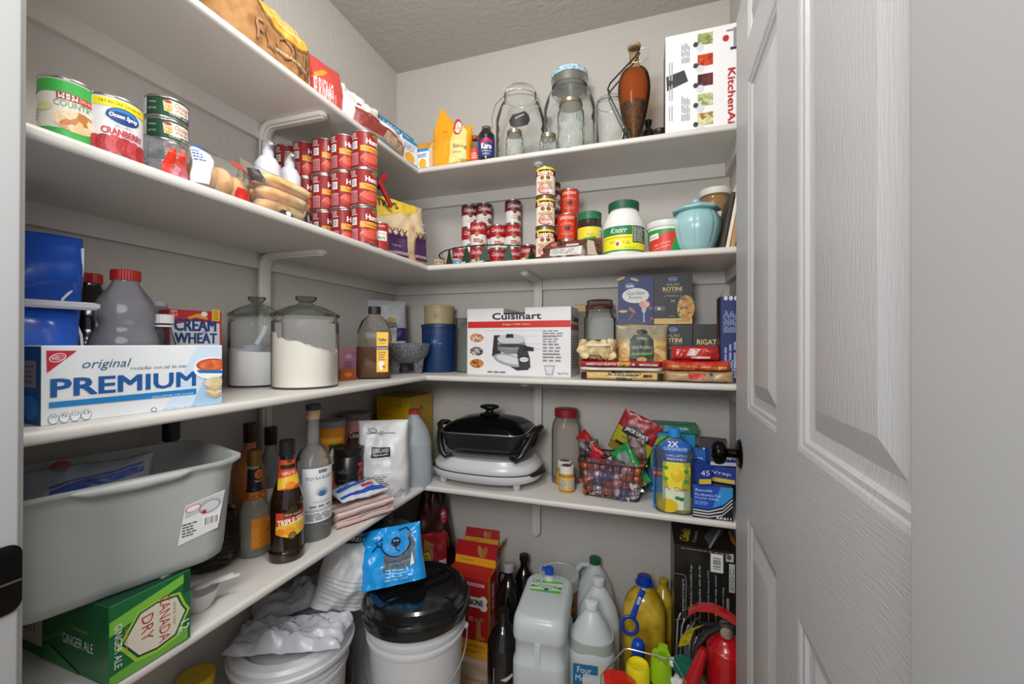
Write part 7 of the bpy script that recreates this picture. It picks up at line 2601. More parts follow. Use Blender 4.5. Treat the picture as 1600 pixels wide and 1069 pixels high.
for k, (x, y, z, w_, h_, d_, rz_, ry_, cc, c2, tx, lab) in enumerate((
        (.225, 1.470, zf + .001, .095, .050, .055, -14, 0, '#1d3f9a', '#e8c83a', 'Wrap', 'blue plastic wrap carton with yellow strip on the foil carton'),
        (.158, 1.452, zf + .001, .040, .062, .10, 18, 0, '#1c3c92', '#e8c83a', '45', 'narrow blue carton end marked 45 on the foil carton'),
        (.150, 1.510, zf + .002, .070, .085, .05, 10, 0, '#2a6fc0', '#dfe8f2', 'SLIDER', 'blue slider bag carton behind the narrow blue one'),
        (.232, 1.475, zf + .052, .090, .045, .055, 6, 0, '#223a8a', '#d8dce4', 'Wraps', 'dark blue carton lying on the plastic wrap carton'),
        (.212, 1.535, zf + .001, .085, .120, .04, -6, 0, '#3a3a3e', '#a9884c', 'Foil', 'black and tan carton standing behind the blue wrap cartons'))):
    t = carton('wrap_carton', lab, 'box', (x, y, z), R(rz_), w_, d_, h_, cc)
    PR(f_front(d_), base=.0005).rect(-w_ * .46, h_ * .08, w_ * .46, h_ * .32, c2).text(tx, 0, h_ * .62, w_ * .7, h_ * .26, '#e6ecf6', bold=.02).build(t)
# ================================================================== on the floor
mwp = C('#dcdee1', .35)


def pail(name, lab, c, r, H, mat, rings=((.80, 1.05), (.86, 1.04)), handle=None, rz=None):
    t = T(name, lab, 'bucket', c, face(c) if rz is None else rz)
    b = MB()
    b.lathe([(r * .86, 0), (r * .87, .004), (r * .985, H), (r * .955, H), (r * .84, .008), (.0001, .007)], mat, 56, True, False)
    b.build('pail_body', t, angle=40)
    for k, (q, s_) in enumerate(rings):
        rr_ = r * (.87 + .115 * q)
        b = MB()
        b.lathe([(rr_, H * q), (rr_ + .007, H * q + .001), (rr_ + .008, H * q + .010), (rr_ + .0005, H * q + .011)], mat, 56, False, False)
        b.build('pail_rib', t, angle=40)
    if handle:
        a0 = handle
        b = MB()
        rr_ = r * 1.02
        for s_ in (-1, 1):
            b.sphere((rr_ * math.sin(R(a0) + (0 if s_ < 0 else PI)), -rr_ * math.cos(R(a0) + (0 if s_ < 0 else PI)), H * .80), .010, mat, 10, 6)
        b.build('handle_ear', t)
        pts = []
        for i in range(25):
            a = R(a0) + PI * i / 24
            dz = -.10 * math.sin(PI * i / 24) ** .8 * H / .36
            rr2 = rr_ + .006 + .010 * math.sin(PI * i / 24)
            pts.append((rr2 * math.sin(a), -rr2 * math.cos(a), H * .80 + dz))
        MB().tube(pts, .0022, C('#6d6e70', .35, .9), 7).build('wire_handle', t)
    return t


# left pail with open white screw ring lid
c1 = Vector((-.966, .952, 0))
t = pail('storage_pail', 'white plastic pail with a white ring lid on the left, bags lying on it', c1, .148, .335, mwp, handle=-70)
b = MB()
b.lathe([(.148, .318), (.163, .320), (.165, .332), (.160, .336), (.160, .350), (.154, .358), (.132, .362), (.126, .358), (.124, .345), (.0001, .343)], mwp, 64, False, False)
b.build('ring_lid', t, angle=35)
MB().box(-.11, -.022, .344, .02, .022, .356, C('#8f949a', .4)).build('lid_grip', t)
# right pail with a black lid
c2 = Vector((-.672, 1.135, 0))
t = pail('storage_pail', 'white plastic pail with a shiny black screw lid', c2, .146, .395, mwp, handle=-100)
mbl = C('#101113', .18, coat=.3)
b = MB()
b.lathe([(.150, .375), (.160, .378), (.163, .392), (.163, .410), (.158, .418), (.150, .420), (.149, .424), (.146, .440), (.138, .446), (.120, .446), (.116, .438), (.0001, .436)], mbl, 72, False, False)
b.build('screw_lid', t, angle=35)
for k in range(2):
    MB().box(-.108, -.004, .4365, .108, .004, .4455, mbl, M=Matrix.Rotation(R(28), 4, 'Z') @ Matrix.Translation((0, -.022 + .044 * k, 0))).build('grip_bar', t)
for k in range(8):
    a = 2 * PI * k / 8
    MB().box(.118, -.003, .4465, .137, .003, .4485, mbl, M=Matrix.Rotation(a, 4, 'Z')).build('lid_rib', t)
# rear pail with grey lid
c3 = Vector((-.948, 1.330, 0))
t = pail('storage_pail', 'pale grey pail in the corner behind the other two', c3, .128, .47, C('#bfc3c8', .4), rings=((.86, 1),), handle=-60)
b = MB()
b.lathe([(.126, .46), (.136, .462), (.137, .476), (.130, .482), (.10, .484), (.0001, .484)], C('#a9abac', .4), 56, False, False)
b.build('pail_lid', t, angle=35)
c = c3 + Vector((-.02, -.02, .485))
t = T('dark_pot', 'dark blue glazed bowl on the pale grey corner pail', 'bowl', c, face(c))
MB().lathe(smooth_prof([(.035, 0), (.05, .003), (.078, .040), (.085, .075), (.083, .080), (.074, .045), (.045, .010), (.0001, .008)], 3), C('#1c2430', .2, coat=.4), 36, True, False).build('bowl_body', t)

# crumpled grey plastic over the left pail
mgr = C('#c5c8d0', .28)


def blanket(name, lab, c, rz, L, Wd, hgt_, mat, seed, nx=34, ny=24, sag=.05, cat='bag', amp=.02):
    off = Vector((seed * 3.7, seed * 1.9, 0))
    b = MB()
    vs, fs = [], []
    for lay in (0, 1):
        for j in range(ny + 1):
            for i in range(nx + 1):
                u_, v_ = i / nx * 2 - 1, j / ny * 2 - 1
                e = max(0, 1 - abs(u_) ** 4) * max(0, 1 - abs(v_) ** 4)
                n_ = noise.noise(Vector((u_ * 2.4, v_ * 2.4, 1)) + off) + .5 * noise.noise(Vector((u_ * 6, v_ * 6, 2)) + off)
                z = hgt_ * e ** .5 * (.75 + .5 * n_) * (1 if lay else -.15) + (amp * n_ * .4) - sag * max(0, abs(u_) - .7) ** 1.5
                vs.append((u_ * L / 2 * (1 + .08 * n_), v_ * Wd / 2 * (1 + .10 * noise.noise(Vector((u_ * 3, v_ * 1.5, 5)) + off)), z + .012))
    N = (nx + 1) * (ny + 1)
    for lay in (0, 1):
        for j in range(ny):
            for i in range(nx):
                a = lay * N + j * (nx + 1) + i
                q = (a, a + 1, a + nx + 2, a + nx + 1)
                fs.append(q if lay else q[::-1])
    for i in range(nx):
        fs.append((i, i + 1, N + i + 1, N + i))
        a = ny * (nx + 1) + i
        fs.append((a + 1, a, N + a, N + a + 1))
    for j in range(ny):
        a = j * (nx + 1)
        fs.append((a + nx + 1, a, N + a, N + a + nx + 1))
        a += nx
        fs.append((a, a + nx + 1, N + a + nx + 1, N + a))
    b.add(vs, fs, mat, True)
    t = T(name, lab, cat, c, rz)
    b.build('bag', t, angle=50)
    return t


blanket('plastic_bag', 'flattened grey plastic bag hanging over the front of the left pail lid', Vector((-.925, .905, .372)), R(24), .285, .125, .042, mgr, 3, sag=.0)
blanket('plastic_bag', 'rolled grey plastic bag lying behind the flattened one', Vector((-1.00, 1.045, .385)), R(52), .30, .12, .06, C('#a9acb4', .3), 5, sag=.0)
# white coffee bag slumped between the pails
q = Vector((-.892, 1.052, .385))
t, fn = pouch('coffee_bag', 'slumped empty white coffee bag between the two front pails', 'bag', q, face(q, 10), .175, .200, .10, C('#dcdbdc', .3), crumple=.022, seed=151, sc_=14, nx=28, nz=30, top_pinch=False, bulge=lambda k: .55 + .6 * math.sin(PI * min(1, k * 1.1)), side=.5)
t.rotation_euler = (R(-8), R(18), face(q, 10))
p = PR(lambda s, t_, o: fn(s, t_, o), step=.010, base=.002, inc=.0008)
p.poly([(-.05, .175), (.05, .185), (.05, .205), (-.05, .197)], '#1b1a1c').text('KIRKLAND', 0, .190, .085, .014, '#e6e6e6').poly([(.045, .13), (.075, .12), (.085, .17), (.06, .185)], '#5d5248').text('RICE', .063, .150, .05, .014, '#2a2422', rot=70)
for k in range(7):
    p.poly([(-.08, .018 + k * .012), (.07, .008 + k * .012), (.07, .0095 + k * .012), (-.08, .0195 + k * .012)], '#9c9da2')
p.build(t)
# brown-black bags in the corner under the shelf
q = Vector((-.872, 1.600, 0))
t, fn = pouch('dog_food_bag', 'tall dark maroon bag with a peaked top in the corner under the lowest shelf', 'bag', q, face(q, 4), .225, .575, .11, SPK('#1a0c0a', '#3a1512', 12, .3, kind='noise'), crumple=.014, seed=161, sc_=9, taper=1.0)
p = PR(lambda s, t_, o: fn(s, t_, o), step=.014, base=.0014, inc=.0008)
p.ell(.070, .455, .028, .030, '#a81c34').text('BEEF', .070, .462, .030, .012, '#f2e6e8', bold=.03, rot=10).text('FLAVOR', .070, .448, .030, .008, '#f2e6e8', rot=10).poly([(-.09, .30), (.02, .34), (.03, .40), (-.09, .38)], '#5d2a1c').ell(.06, .36, .03, .04, '#7a5a2c')
p.build(t)
q = Vector((-.808, 1.496, 0))
t, fn = pouch('treat_bag', 'red and gold treat bag between the maroon bag and the bone box', 'bag', q, face(q, 4), .105, .43, .055, C('#8c1a22', .3), crumple=.010, seed=163, sc_=12)
p = PR(lambda s, t_, o: fn(s, t_, o), step=.012, base=.0014, inc=.0008)
p.poly([(-.05, .30), (-.01, .30), (.0, .39), (-.04, .41)], '#8a6432').ell(-.030, .345, .020, .022, '#1d1814').ell(-.030, .345, .017, .019, '#c9a83c').text('FRESH', -.030, .349, .026, .008, '#1d1814').text('PACK', -.030, .338, .022, .007, '#1d1814').rect(.02, .30, .05, .33, '#d9b8c4')
p.build(t)
# bright blue bag on the black lid
q = Vector((-.735, 1.110, .4475))
t, fn = pouch('treat_bag', 'bright blue treat bag with a dog snout drawing on the black pail lid', 'bag', q, face(q, -8), .188, .165, .075, C('#1c9be8', .22), crumple=.015, seed=171, sc_=16, side=.35, bulge=lambda k: 1.05 - .3 * k, nx=26, nz=24)
t.rotation_euler = (R(-24), R(-9), face(q, -8))
p = PR(lambda s, t_, o: fn(s, t_, o), step=.009, base=.0016, inc=.0007)
p.poly([(-.030, .035), (.078, .050), (.080, .110), (.062, .145), (-.02, .090)], '#5f6a78')


def stroke(pts, w, cc):
    pts = [Vector(q_) for q_ in pts]
    L_, R_ = [], []
    for i, q_ in enumerate(pts):
        a = pts[max(i - 1, 0)]
        b_2 = pts[min(i + 1, len(pts) - 1)]
        d_ = (b_2 - a).normalized()
        n_ = Vector((-d_.y, d_.x)) * w / 2
        L_.append(tuple(q_ + n_))
        R_.append(tuple(q_ - n_))
    k = len(L_)
    p.tri(L_ + R_, [f for i in range(k - 1) for f in ((i, i + 1, k + i), (i + 1, k + i + 1, k + i))], cc)


p.ell(.020, .112, .046, .034, '#2596e2', rot=14)
stroke([(.020 + .046 * math.cos(R(a)) * 1.0, .112 + .034 * math.sin(R(a))) for a in range(160, 400, 15)], .0045, '#14202c')
p.ell(.022, .120, .015, .014, '#14202c').ell(.018, .124, .004, .003, '#7ab8e8').ell(.027, .124, .004, .003, '#7ab8e8')
stroke([(.022, .108), (.024, .098), (.034, .092)], .003, '#14202c')
stroke([(-.055, .105), (-.040, .118), (-.030, .112), (-.045, .128), (-.022, .134)], .004, '#14202c')
stroke([(.03, .152), (.055, .156), (.070, .140)], .004, '#14202c')
p.text('NATURAL CHOICE', .030, .060, .07, .006, '#bfe0f6', rot=6).lines(-.02, .012, .06, .045, 4, '#8fd0f4').poly([(.062, .045), (.075, .05), (.070, .085)], '#cfe6f4')
p.build(t)
# biscuit boxes


def bonebox(name, lab, F, H, D, flap):
    t = boxpx(name, lab, 'box', F, H, D, '#b01c26', r=.38)
    w = F.w
    p = PP(F, f_front(D), base=.0006, inc=.0003)
    p.rect(-w / 2 + .001, .001, w / 2 - .001, H * .22, '#e0a01e').text('medium', w * .22, H * .155, w * .40, H * .05, '#7a4a12', bold=.0).lines(-w * .2, H * .05, w * .4, H * .10, 2, '#9a6a1c')
    # bone-shaped name panel
    cx, cy = w * .10, H * .70
    for (dx, dy) in ((-.26, .04), (-.26, -.045), (.26, .04), (.26, -.045)):
        p.ell(cx + w * dx * 1.15, cy + H * dy, w * .085, H * .052, '#e9e6e0')
    p.rect(cx - w * .29, cy - H * .065, cx + w * .29, cy + H * .065, '#e9e6e0')
    p.text('MILK-BONE', cx - .002, cy, w * .62, H * .075, '#17181c', bold=.05)
    p.rect(w * .0, H * .90, w * .42, H * .94, '#d8a8c4').text('ORIGINAL', w * .2, H * .92, w * .34, H * .02, '#7a2a5a')
    # dog biscuit and dog
    for (dx, dy) in ((-.02, .03), (.02, .035), (-.005, -.04), (.03, -.035)):
        p.ell(w * .30 + dx * .5, H * .38 + dy, w * .05, w * .045, '#a86a34')
    p.poly([(w * .30 - .012, H * .38 - .035), (w * .30 + .010, H * .38 - .035), (w * .30 + .006, H * .38 + .03), (w * .30 - .010, H * .38 + .03)], '#b87a40')
    p.ell(-w * .18, H * .42, w * .22, H * .16, '#2c1e18').ell(-w * .22, H * .34, w * .14, H * .10, '#8a5a34').ell(-w * .10, H * .45, w * .03, w * .03, '#0e0a08')
    p.text('400', w * .12, H * .50, w * .10, H * .03, '#f0d8d8').text('calories', w * .12, H * .47, w * .12, H * .02, '#f0d8d8')
    p.build(t)
    p = PR(f_right(w), base=.0006, inc=.0003)
    p.rect(-D / 2 + .001, .001, D / 2 - .001, H * .2, '#c98a1c').rect(-D / 2 + .001, H * .2, -D / 2 + .022, H * .999, '#e0a01e').text('MILK-BONE', .008, H * .72, H * .34, D * .32, '#d8d2cc', rot=90, bold=.04).lines(-D * .2, H * .28, D * .4, H * .5, 8, '#d8a8a0')
    p.build(t, 'side_print')
    # opened flaps
    b = MB()
    fh = flap
    b.loft([[(-w / 2 + .002, D / 2 - .001, H), (w / 2 - .002, D / 2 - .001, H), (w / 2 - .002, D / 2, H), (-w / 2 + .002, D / 2, H)], [(-w / 2 + .004, D / 2 + .018, H + fh), (w / 2 - .004, D / 2 + .018, H + fh), (w / 2 - .004, D / 2 + .019, H + fh), (-w / 2 + .004, D / 2 + .019, H + fh)]], C('#b01c26', .38), smooth=False)
    b.build('box_flap', t)
    fl_ = lambda s, q, o: (s, D / 2 - .001 + .019 * q / fh - o, H + q)
    PR(fl_, base=.0006).rect(-w * .48, fh * .02, w * .48, fh * .35, '#e0a01e').ell(w * .1, fh * .62, w * .06, fh * .26, '#b87a40', rot=20).ell(w * .2, fh * .60, w * .06, fh * .26, '#a86a34', rot=-15).text('crunchy', -w * .2, fh * .18, w * .3, fh * .14, '#7a4a12').build(t, 'flap_print')
    b = MB()
    b.loft([[(w / 2 - .001, -D / 2 + .002, H), (w / 2, -D / 2 + .002, H), (w / 2, D / 2 - .002, H), (w / 2 - .001, D / 2 - .002, H)], [(w / 2 + .035, -D / 2 + .004, H + fh * .8), (w / 2 + .036, -D / 2 + .004, H + fh * .8), (w / 2 + .036, D / 2 - .004, H + fh * .8), (w / 2 + .035, D / 2 - .004, H + fh * .8)]], C('#e0a01e', .4), smooth=False)
    b.build('box_flap', t)['label'] = 'yellow side flap'
    MB().box(-w / 2 + .003, -D / 2 + .003, H - .03, w / 2 - .003, D / 2 - .003, H - .028, C('#b8a890', .7)).build('inner_liner', t)
    return t


bonebox('biscuit_box', 'red and yellow dog biscuit box with raised flaps, nearer one', Face(Vector((-.745, 1.462, 0)), Vector((-.562, 1.458, 0))), .300, .085, .085)
bonebox('biscuit_box', 'red dog biscuit box with raised flaps behind the nearer one', Face(Vector((-.762, 1.588, 0)), Vector((-.600, 1.594, 0))), .318, .070, .055).location.y += .03

# dark growlers
mgrw = C('#0d0b0b', .08, coat=.7)


def growler(c, H, r, lab, capm=None, prnt=False, hnd=False):
    t = T('growler_bottle', lab, 'bottle', c, face(c))
    pf = [(r * .92, 0), (r, .008), (r, H * .54), (r * .96, H * .63), (r * .68, H * .76), (r * .38, H * .84), (r * .33, H * .90), (r * .33, H * .945), (r * .37, H * .955), (r * .37, H * .985)]
    MB().lathe(smooth_prof(pf, 4), mgrw, 36, True, True).build('bottle_body', t, angle=60)
    if capm:
        lid(t, r * .40, H * .93, H * .075, capm, ridges=26, name='cap')
    if hnd:
        MB().tube([(-r * .25, 0, H * .90), (-r * .62, 0, H * .90), (-r * .78, 0, H * .84), (-r * .62, 0, H * .76), (-r * .42, 0, H * .75)], r * .09, mgrw, 8).build('ring_handle', t)
    if prnt:
        PR(f_cyl(r + .0004), step=.008).poly([(-.01, H * .30), (.03, H * .36), (.035, H * .33), (.01, H * .28)], '#cfcfd0').poly([(-.012, H * .20), (.030, H * .24), (.034, H * .22), (.0, H * .17), (-.004, H * .19)], '#d8d8d8').lines(-.022, H * .08, .03, H * .14, 2, '#bdbdbd').rect(-r * .62, H * .02, -r * .58, H * .42, '#bdbdbd').build(t, 'etched_print')
    return t


growler(Vector((-.478, 1.652, 0)), .318, .046, 'rear dark glass growler against the back wall', C('#141414', .4))
growler(Vector((-.512, 1.552, 0)), .322, .050, 'middle dark growler with whitish cap and ring handle', C('#9fa3a2', .4), True, True)
growler(Vector((-.462, 1.345, 0)), .285, .055, 'front open dark growler with etched lettering', None, True, False)
# rectangular water jug
mwj = SOFT('#edf5f8', .22, .28, alpha=.10)
c = Vector((-.323, 1.370, 0))
t = T('water_jug', 'large rectangular water jug with blue spout cap and green label', 'jug', c, R(4))
W_, D_, H_ = .166, .280, .345
pf = [(.93, .95, 0, .2), (1, 1, .010, .2), (1, 1, .195, .2), (.985, .99, .205, .2), (.93, .94, .215, .2), (.93, .94, .262, .2), (.985, .985, .272, .2), (1, 1, .282, .2), (1, 1, .312, .22), (.97, .98, .330, .24), (.88, .91, .342, .27), (.80, .86, H_, .3)]
MB().rr(pf, mwj, W_, D_, .2, 8).build('jug_body', t, angle=60)
MB().box(-.008, -D_ / 2 - .001, .200, .008, -D_ / 2 + .012, .276, mwj).build('handle_bar', t)
MB().lathe([(.020, H_ - .004), (.018, H_ + .008), (.014, H_ + .010), (.014, H_ + .026), (.0001, H_ + .026)], mwj, 20).build('spout_neck', t, loc=(0, D_ * .34, 0))
b = MB()
b.lathe([(.016, H_ + .020), (.016, H_ + .040), (.010, H_ + .044), (.0001, H_ + .044)], C('#1c48b8', .3), 20)
b.box(-.026, -.006, H_ + .030, .004, .006, H_ + .040, C('#1c48b8', .3))
b.build('spigot_cap', t, loc=(0, D_ * .34, 0))
p = PR(f_top(H_), base=.0008)
p.poly([(-.055, .012), (.050, .012), (.050, .082), (-.055, .082)], '#cfe0cc').poly([(-.055, .060), (.050, .072), (.050, .082), (-.055, .082)], '#5cc03a').poly([(-.055, .012), (.050, .012), (.050, .028), (-.055, .020)], '#5cc03a').poly([(-.055, .034), (-.02, .040), (-.055, .048)], '#3f9a3a').poly([(.050, .036), (.02, .044), (.050, .052)], '#3f9a3a').text('Drinking', 0, .050, .06, .012, '#2c3a44', shear=.2).text('Water', 0, .038, .04, .009, '#2c3a44').ell(0, .028, .008, .006, '#2a4a8c').bars(-.050, .066, -.022, .080, 9)
p.build(t)
# pretzel tub
c = Vector((-.330, 1.628, 0))
t = jar('snack_tub', 'round plastic snack tub with a pale lid behind the water jug', 'tub', c, [(.074, 0), (.078, .006), (.078, .262)], C('#c9c8c0', .3), part='tub_body')
lid(t, .082, .255, .028, C('#c4cac8', .3))
MB().lathe([(.081, .2835), (.079, .287), (.068, .288), (.066, .284)], C('#c9d0cf', .3), 48, False, False).build('lid_rim', t)
PR(f_cyl(.0783), step=.012).rect(-.10, .02, .10, .235, '#8a4a2a').ell(.05, .17, .03, .03, SPK('#6a2c1a', '#b8703a', 50, .4)).rect(-.10, .12, .10, .135, '#1c1c24').build(t)
# gallon jugs
mj2 = SOFT('#eef5f7', .25, .28, alpha=.12)
mjl = SOFT('#b9c2bc', .25, .35, alpha=.10)


def gjug(c, w, d, H, capc, lab, **kw):
    return jug('gallon_jug', lab, c, face(c, kw.pop('da', 0)), w, d, H, mj2, capc, cap_r=kw.pop('cap_r', .021), grp='translucent gallon jugs', **kw)


gjug(Vector((-.190, 1.655, 0)), .150, .098, .352, '#10613c', 'rearmost translucent jug, with a green cap', cap_r=.021)
t = gjug(Vector((-.165, 1.545, 0)), .150, .105, .335, '#dde0e4', 'middle translucent jug with a white cap', handle=False)
PR(lambda s, q, o: (s, -.105 / 2 - o, q), base=.001).rect(-.05, .02, .055, .15, '#c9c8b8').lines(-.045, .03, .05, .14, 8, '#6a6a66').build(t)
t = gjug(Vector((-.172, 1.405, 0)), .152, .135, .332, '#e2e4e8', 'front translucent vinegar jug with white cap and blue label', handle=False, fillz=.225, fmat=C('#aab3aa', .2))
p = PR(lambda s, q, o: (s, -.135 / 2 * .985 - o, q), base=.0012)
p.rect(-.058, .005, .020, .168, '#1d6a9c').rect(.020, .005, .062, .168, '#cfc9a8').text('Four', -.022, .150, .045, .020, '#dfe9f0', bold=.01).text('Monks', -.018, .124, .064, .020, '#dfe9f0', bold=.01).text('VINEGAR', -.018, .085, .06, .012, '#dfe9f0').lines(.024, .02, .058, .09, 6, '#8a7a4a')
p.build(t)
# cooking oil jug with blue carry strap
moil = SPK('#a8820e', '#e0c040', 14, .12, kind='noise', bump=.35)
c = Vector((-.005, 1.585, 0))
t = T('cooking_oil_jug', 'big jug of yellow cooking oil with a blue strap handle', 'jug', c, face(c))
b = MB()
HB_ = .315
pf = smooth_prof([(.93, .93, 0, .35), (1, 1, .010, .38), (.97, .97, HB_ * .2, .40), (1, 1, HB_ * .35, .40), (.97, .97, HB_ * .5, .40), (1, 1, HB_ * .64, .42), (.92, .92, HB_ * .80, .46), (.66, .66, HB_ * .92, .49), (.34, .34, HB_ * .985, .5), (.28, .28, HB_ + .010, .5)], 4)
b.rr(pf, moil, .150, .125, .4, 8)
b.build('oil_jug_body', t, angle=60)
mbs = C('#1540b0', .3)
lid(t, .024, HB_ + .004, .030, mbs, ridges=22, name='cap')
MB().lathe([(.024, HB_ + .006), (.032, HB_ + .008), (.032, HB_ + .013), (.024, HB_ + .014)], mbs, 28, False, False).build('cap_collar', t)
Mx = Matrix.Translation((-.004, -.030, HB_ + .004)) @ Matrix.Rotation(R(22), 4, 'Y') @ Matrix.Rotation(R(-20), 4, 'X')
b = MB()
b.rr([(1, 1, -.105), (1, 1, -.004)], mbs, .020, .006, .3, 4, M=Mx)
b.build('strap', t)
MB().tube([(.026 * math.cos(a), 0, -.128 + .026 * math.sin(a)) for a in [2 * PI * i / 28 for i in range(28)]], .0058, mbs, 8, closed=True, M=Mx).build('strap_ring', t)
PR(lambda s, q, o: Mx @ Vector((s, -.003 - o, q)), base=.0006).rect(-.005, -.055, .005, -.030, '#cfd6e6').lines(-.004, -.053, .004, -.032, 2, '#1540b0', vert=True).build(t, 'strap_print')
c = Vector((.062, 1.655, 0))
t = jar('oil_bottle', 'second yellow oil bottle squeezed against the black carton', 'bottle', c, smooth_prof([(.036, 0), (.038, .006), (.038, .22), (.028, .26), (.014, .285), (.013, .30)], 3), moil, part='bottle_body')
lid(t, .016, .295, .018, C('#c9a81c', .4), name='cap')
# big black carton
F = Face(Vector((.088, 1.452, 0)), Vector((.283, 1.452, 0)))
H, D = .538, .21
t = boxpx('appliance_carton', 'large scuffed black carton with white print at the right under the shelf', 'box', F, H, D, SPK('#0e0e0e', '#24221c', 10, .35, kind='noise'))
w_ = F.w
p = PP(F, f_front(D), base=.0006, inc=.0003)
S_ = F
for x0 in (1062, 1074.5, 1088, 1101, 1113, 1125):
    pass
for k, (u, v0, v1, tx, cc) in enumerate(((1067.5, 905, 950, 'six-range food storage kit', '#c9cac8'), (1080, 883, 942, 'includes resealable bags', '#c9cac8'), (1093.5, 884, 950, 'Compatible with all rolls', '#b8cfd4'), (1107, 892, 947, 'powerful dual pump 210W', '#8ab8c4'), (1118.5, 900, 958, 'electronic temp control', '#c9cac8'), (1130, 918, 965, 'pulse vacuum setting', '#a9aaa8'))):
    a = S_(u - 2.2, v1)
    b_2 = S_(u + 2.2, v0)
    p.text(tx, (a[0] + b_2[0]) / 2, (a[1] + b_2[1]) / 2, abs(b_2[1] - a[1]), abs(b_2[0] - a[0]), cc, rot=90)
    d_ = S_(u, v1 + 2)
    p.rect(d_[0] - .0007, d_[1] - .06, d_[0] + .0007, d_[1], '#a88f2c').ell(d_[0], d_[1] - .002, .003, .003, '#c9b03a', n=10)
p.B(1110, 893, 1130, 867, '#d4d4d0')
a, b_2 = S_(1112, 891), S_(1128, 869)
p.bars(a[0], a[1], b_2[0], b_2[1], 11, vert=True)
p.B(1134, 877, 1146, 866, '#b9bab8').E(1139, 871, 4, 4, '#5a5a58').B(1139, 925, 1148, 882, '#b9bab8').L(1140, 923, 1147, 884, 3, '#5a5a58', vert=True).B(1135, 955, 1139, 935, '#8a8b89')
pts = [S_(*q_) for q_ in ((1052, 852), (1052, 895), (1070, 898), (1072, 905), (1071, 965), (1054, 968))]
for a, b_2 in zip(pts, pts[1:]):
    a, b_2 = Vector(a), Vector(b_2)
    dn = (b_2 - a).normalized()
    n_ = Vector((-dn.y, dn.x)) * .0009
    p.poly([tuple(a + n_), tuple(b_2 + n_), tuple(b_2 - n_), tuple(a - n_)], '#8d8a80')
p.lines(-w_ * .4, H - .012, w_ * .45, H - .002, 1, '#6a6860', words=9)
p.build(t)
p = PR(f_top(H), base=.0008)
p.text("Cabela's", -w_ * .30, -.02, .10, .030, '#d8b82c', rot=80, shear=.2, bold=.03).text('12" vacuum sealer', -w_ * .14, -.025, .09, .012, '#c9c9c6', rot=80).poly([(w_ * .05, -.09), (w_ * .40, .06), (w_ * .20, .07), (w_ * .0, -.02)], '#5a5a62').poly([(w_ * .02, -.098), (w_ * .30, .06), (w_ * .34, .06), (w_ * .06, -.096)], '#b9bac2').poly([(w_ * .42, -.03), (w_ * .49, -.09), (w_ * .49, .06), (w_ * .44, .06)], '#b87a2a')
p.build(t, 'top_print')
# fire extinguisher
c = Vector((.218, 1.312, 0))
t = T('fire_extinguisher', 'red fire extinguisher beside the door edge', 'extinguisher', c, face(c))
mred = C('#b3141c', .2, coat=.5)
MB().lathe(smooth_prof([(.050, 0), (.053, .006), (.053, .30), (.048, .335), (.030, .358), (.018, .365), (.017, .375)], 3), mred, 40).build('cylinder', t, angle=50)
MB().lathe([(.015, .372), (.019, .376), (.019, .398), (.012, .402)], C('#8f8f90', .3, .9), 20).build('valve', t)
b = MB()
b.loft([[(x, y, z + (h if k > 1 else 0)) for k, (y) in enumerate((-.012, .012, .012, -.012))] for x, z, h in ((.03, .402, .014), (.0, .415, .016), (-.035, .424, .016), (-.075, .416, .014), (-.100, .396, .010))], mred, smooth=False)
b.build('squeeze_lever', t)
b = MB()
b.loft([[(x, y, z + (h if k > 1 else 0)) for k, (y) in enumerate((-.010, .010, .010, -.010))] for x, z, h in ((.02, .384, .008), (-.02, .380, .009), (-.060, .370, .009), (-.088, .352, .008))], C('#141414', .4), smooth=False)
b.build('carry_handle', t)
MB().tube([(-.015, -.005, .385), (-.05, -.030, .372), (-.075, -.050, .34), (-.080, -.055, .30)], .007, C('#161616', .5), 8).build('hose', t)
MB().lathe([(.009, 0), (.012, .01), (.022, .11), (.024, .14), (.020, .14), (.0001, .13)], mred, 20, M=Matrix.Translation((-.056, -.058, .345)) @ Matrix.Rotation(R(196), 4, 'Y')).build('nozzle_cone', t)
MB().lathe([(.014, 0), (.016, .004), (.016, .010), (.0001, .012)], STEEL, 18, M=Matrix.Translation((.0, -.018, .386)) @ Matrix.Rotation(R(90), 4, 'X')).build('gauge', t)
b = MB()
b.loft([[(-.125, -.040, .315), (-.095, -.035, .33), (-.095, -.034, .33), (-.125, -.039, .315)], [(-.115, -.050, .355), (-.080, -.040, .385), (-.080, -.039, .385), (-.115, -.049, .355)], [(-.092, -.052, .385), (-.055, -.042, .402), (-.055, -.041, .402), (-.092, -.051, .385)]], SPK('#d8cc1c', '#a89c1a', 160, .5), smooth=False)
b.build('inspection_tag', t)['label'] = 'yellow inspection tag'
PR(f_cyl(.0534), step=.01).rect(-.03, .08, .035, .24, '#8a8a8c').lines(-.025, .09, .03, .23, 12, '#2a2a2c').build(t)
# wire rack
rk = T('wire_rack', 'chromed wire rack standing between black carton and spray bottle tub', 'rack', (.118, 1.388, 0), face((.118, 1.388), -20))
for k in range(5):
    x = -.020 + .012 * k
    MB().tube([(x, -.05, .003), (x + .012, -.045, .355 - .012 * k), (x + .016, -.035, .372 - .012 * k), (x + .022, .035, .365 - .012 * k), (x + .018, .05, .34 - .012 * k), (x + .004, .055, .003)], .0028, C('#b9bbbd', .25, .9), 8).build('rack_wire', rk)
MB().tube([(-.03, -.055, .004), (.045, -.055, .004), (.045, .06, .004), (-.03, .06, .004)], .003, C('#b9bbbd', .25, .9), 8, closed=True).build('rack_base', rk)
MB().rr([(1, 1, 0), (1, 1, .29)], C('#9fa4aa', .4), .008, .08, .4, 4, M=Matrix.Translation((.012, 0, .03))).build('grey_panel', rk)
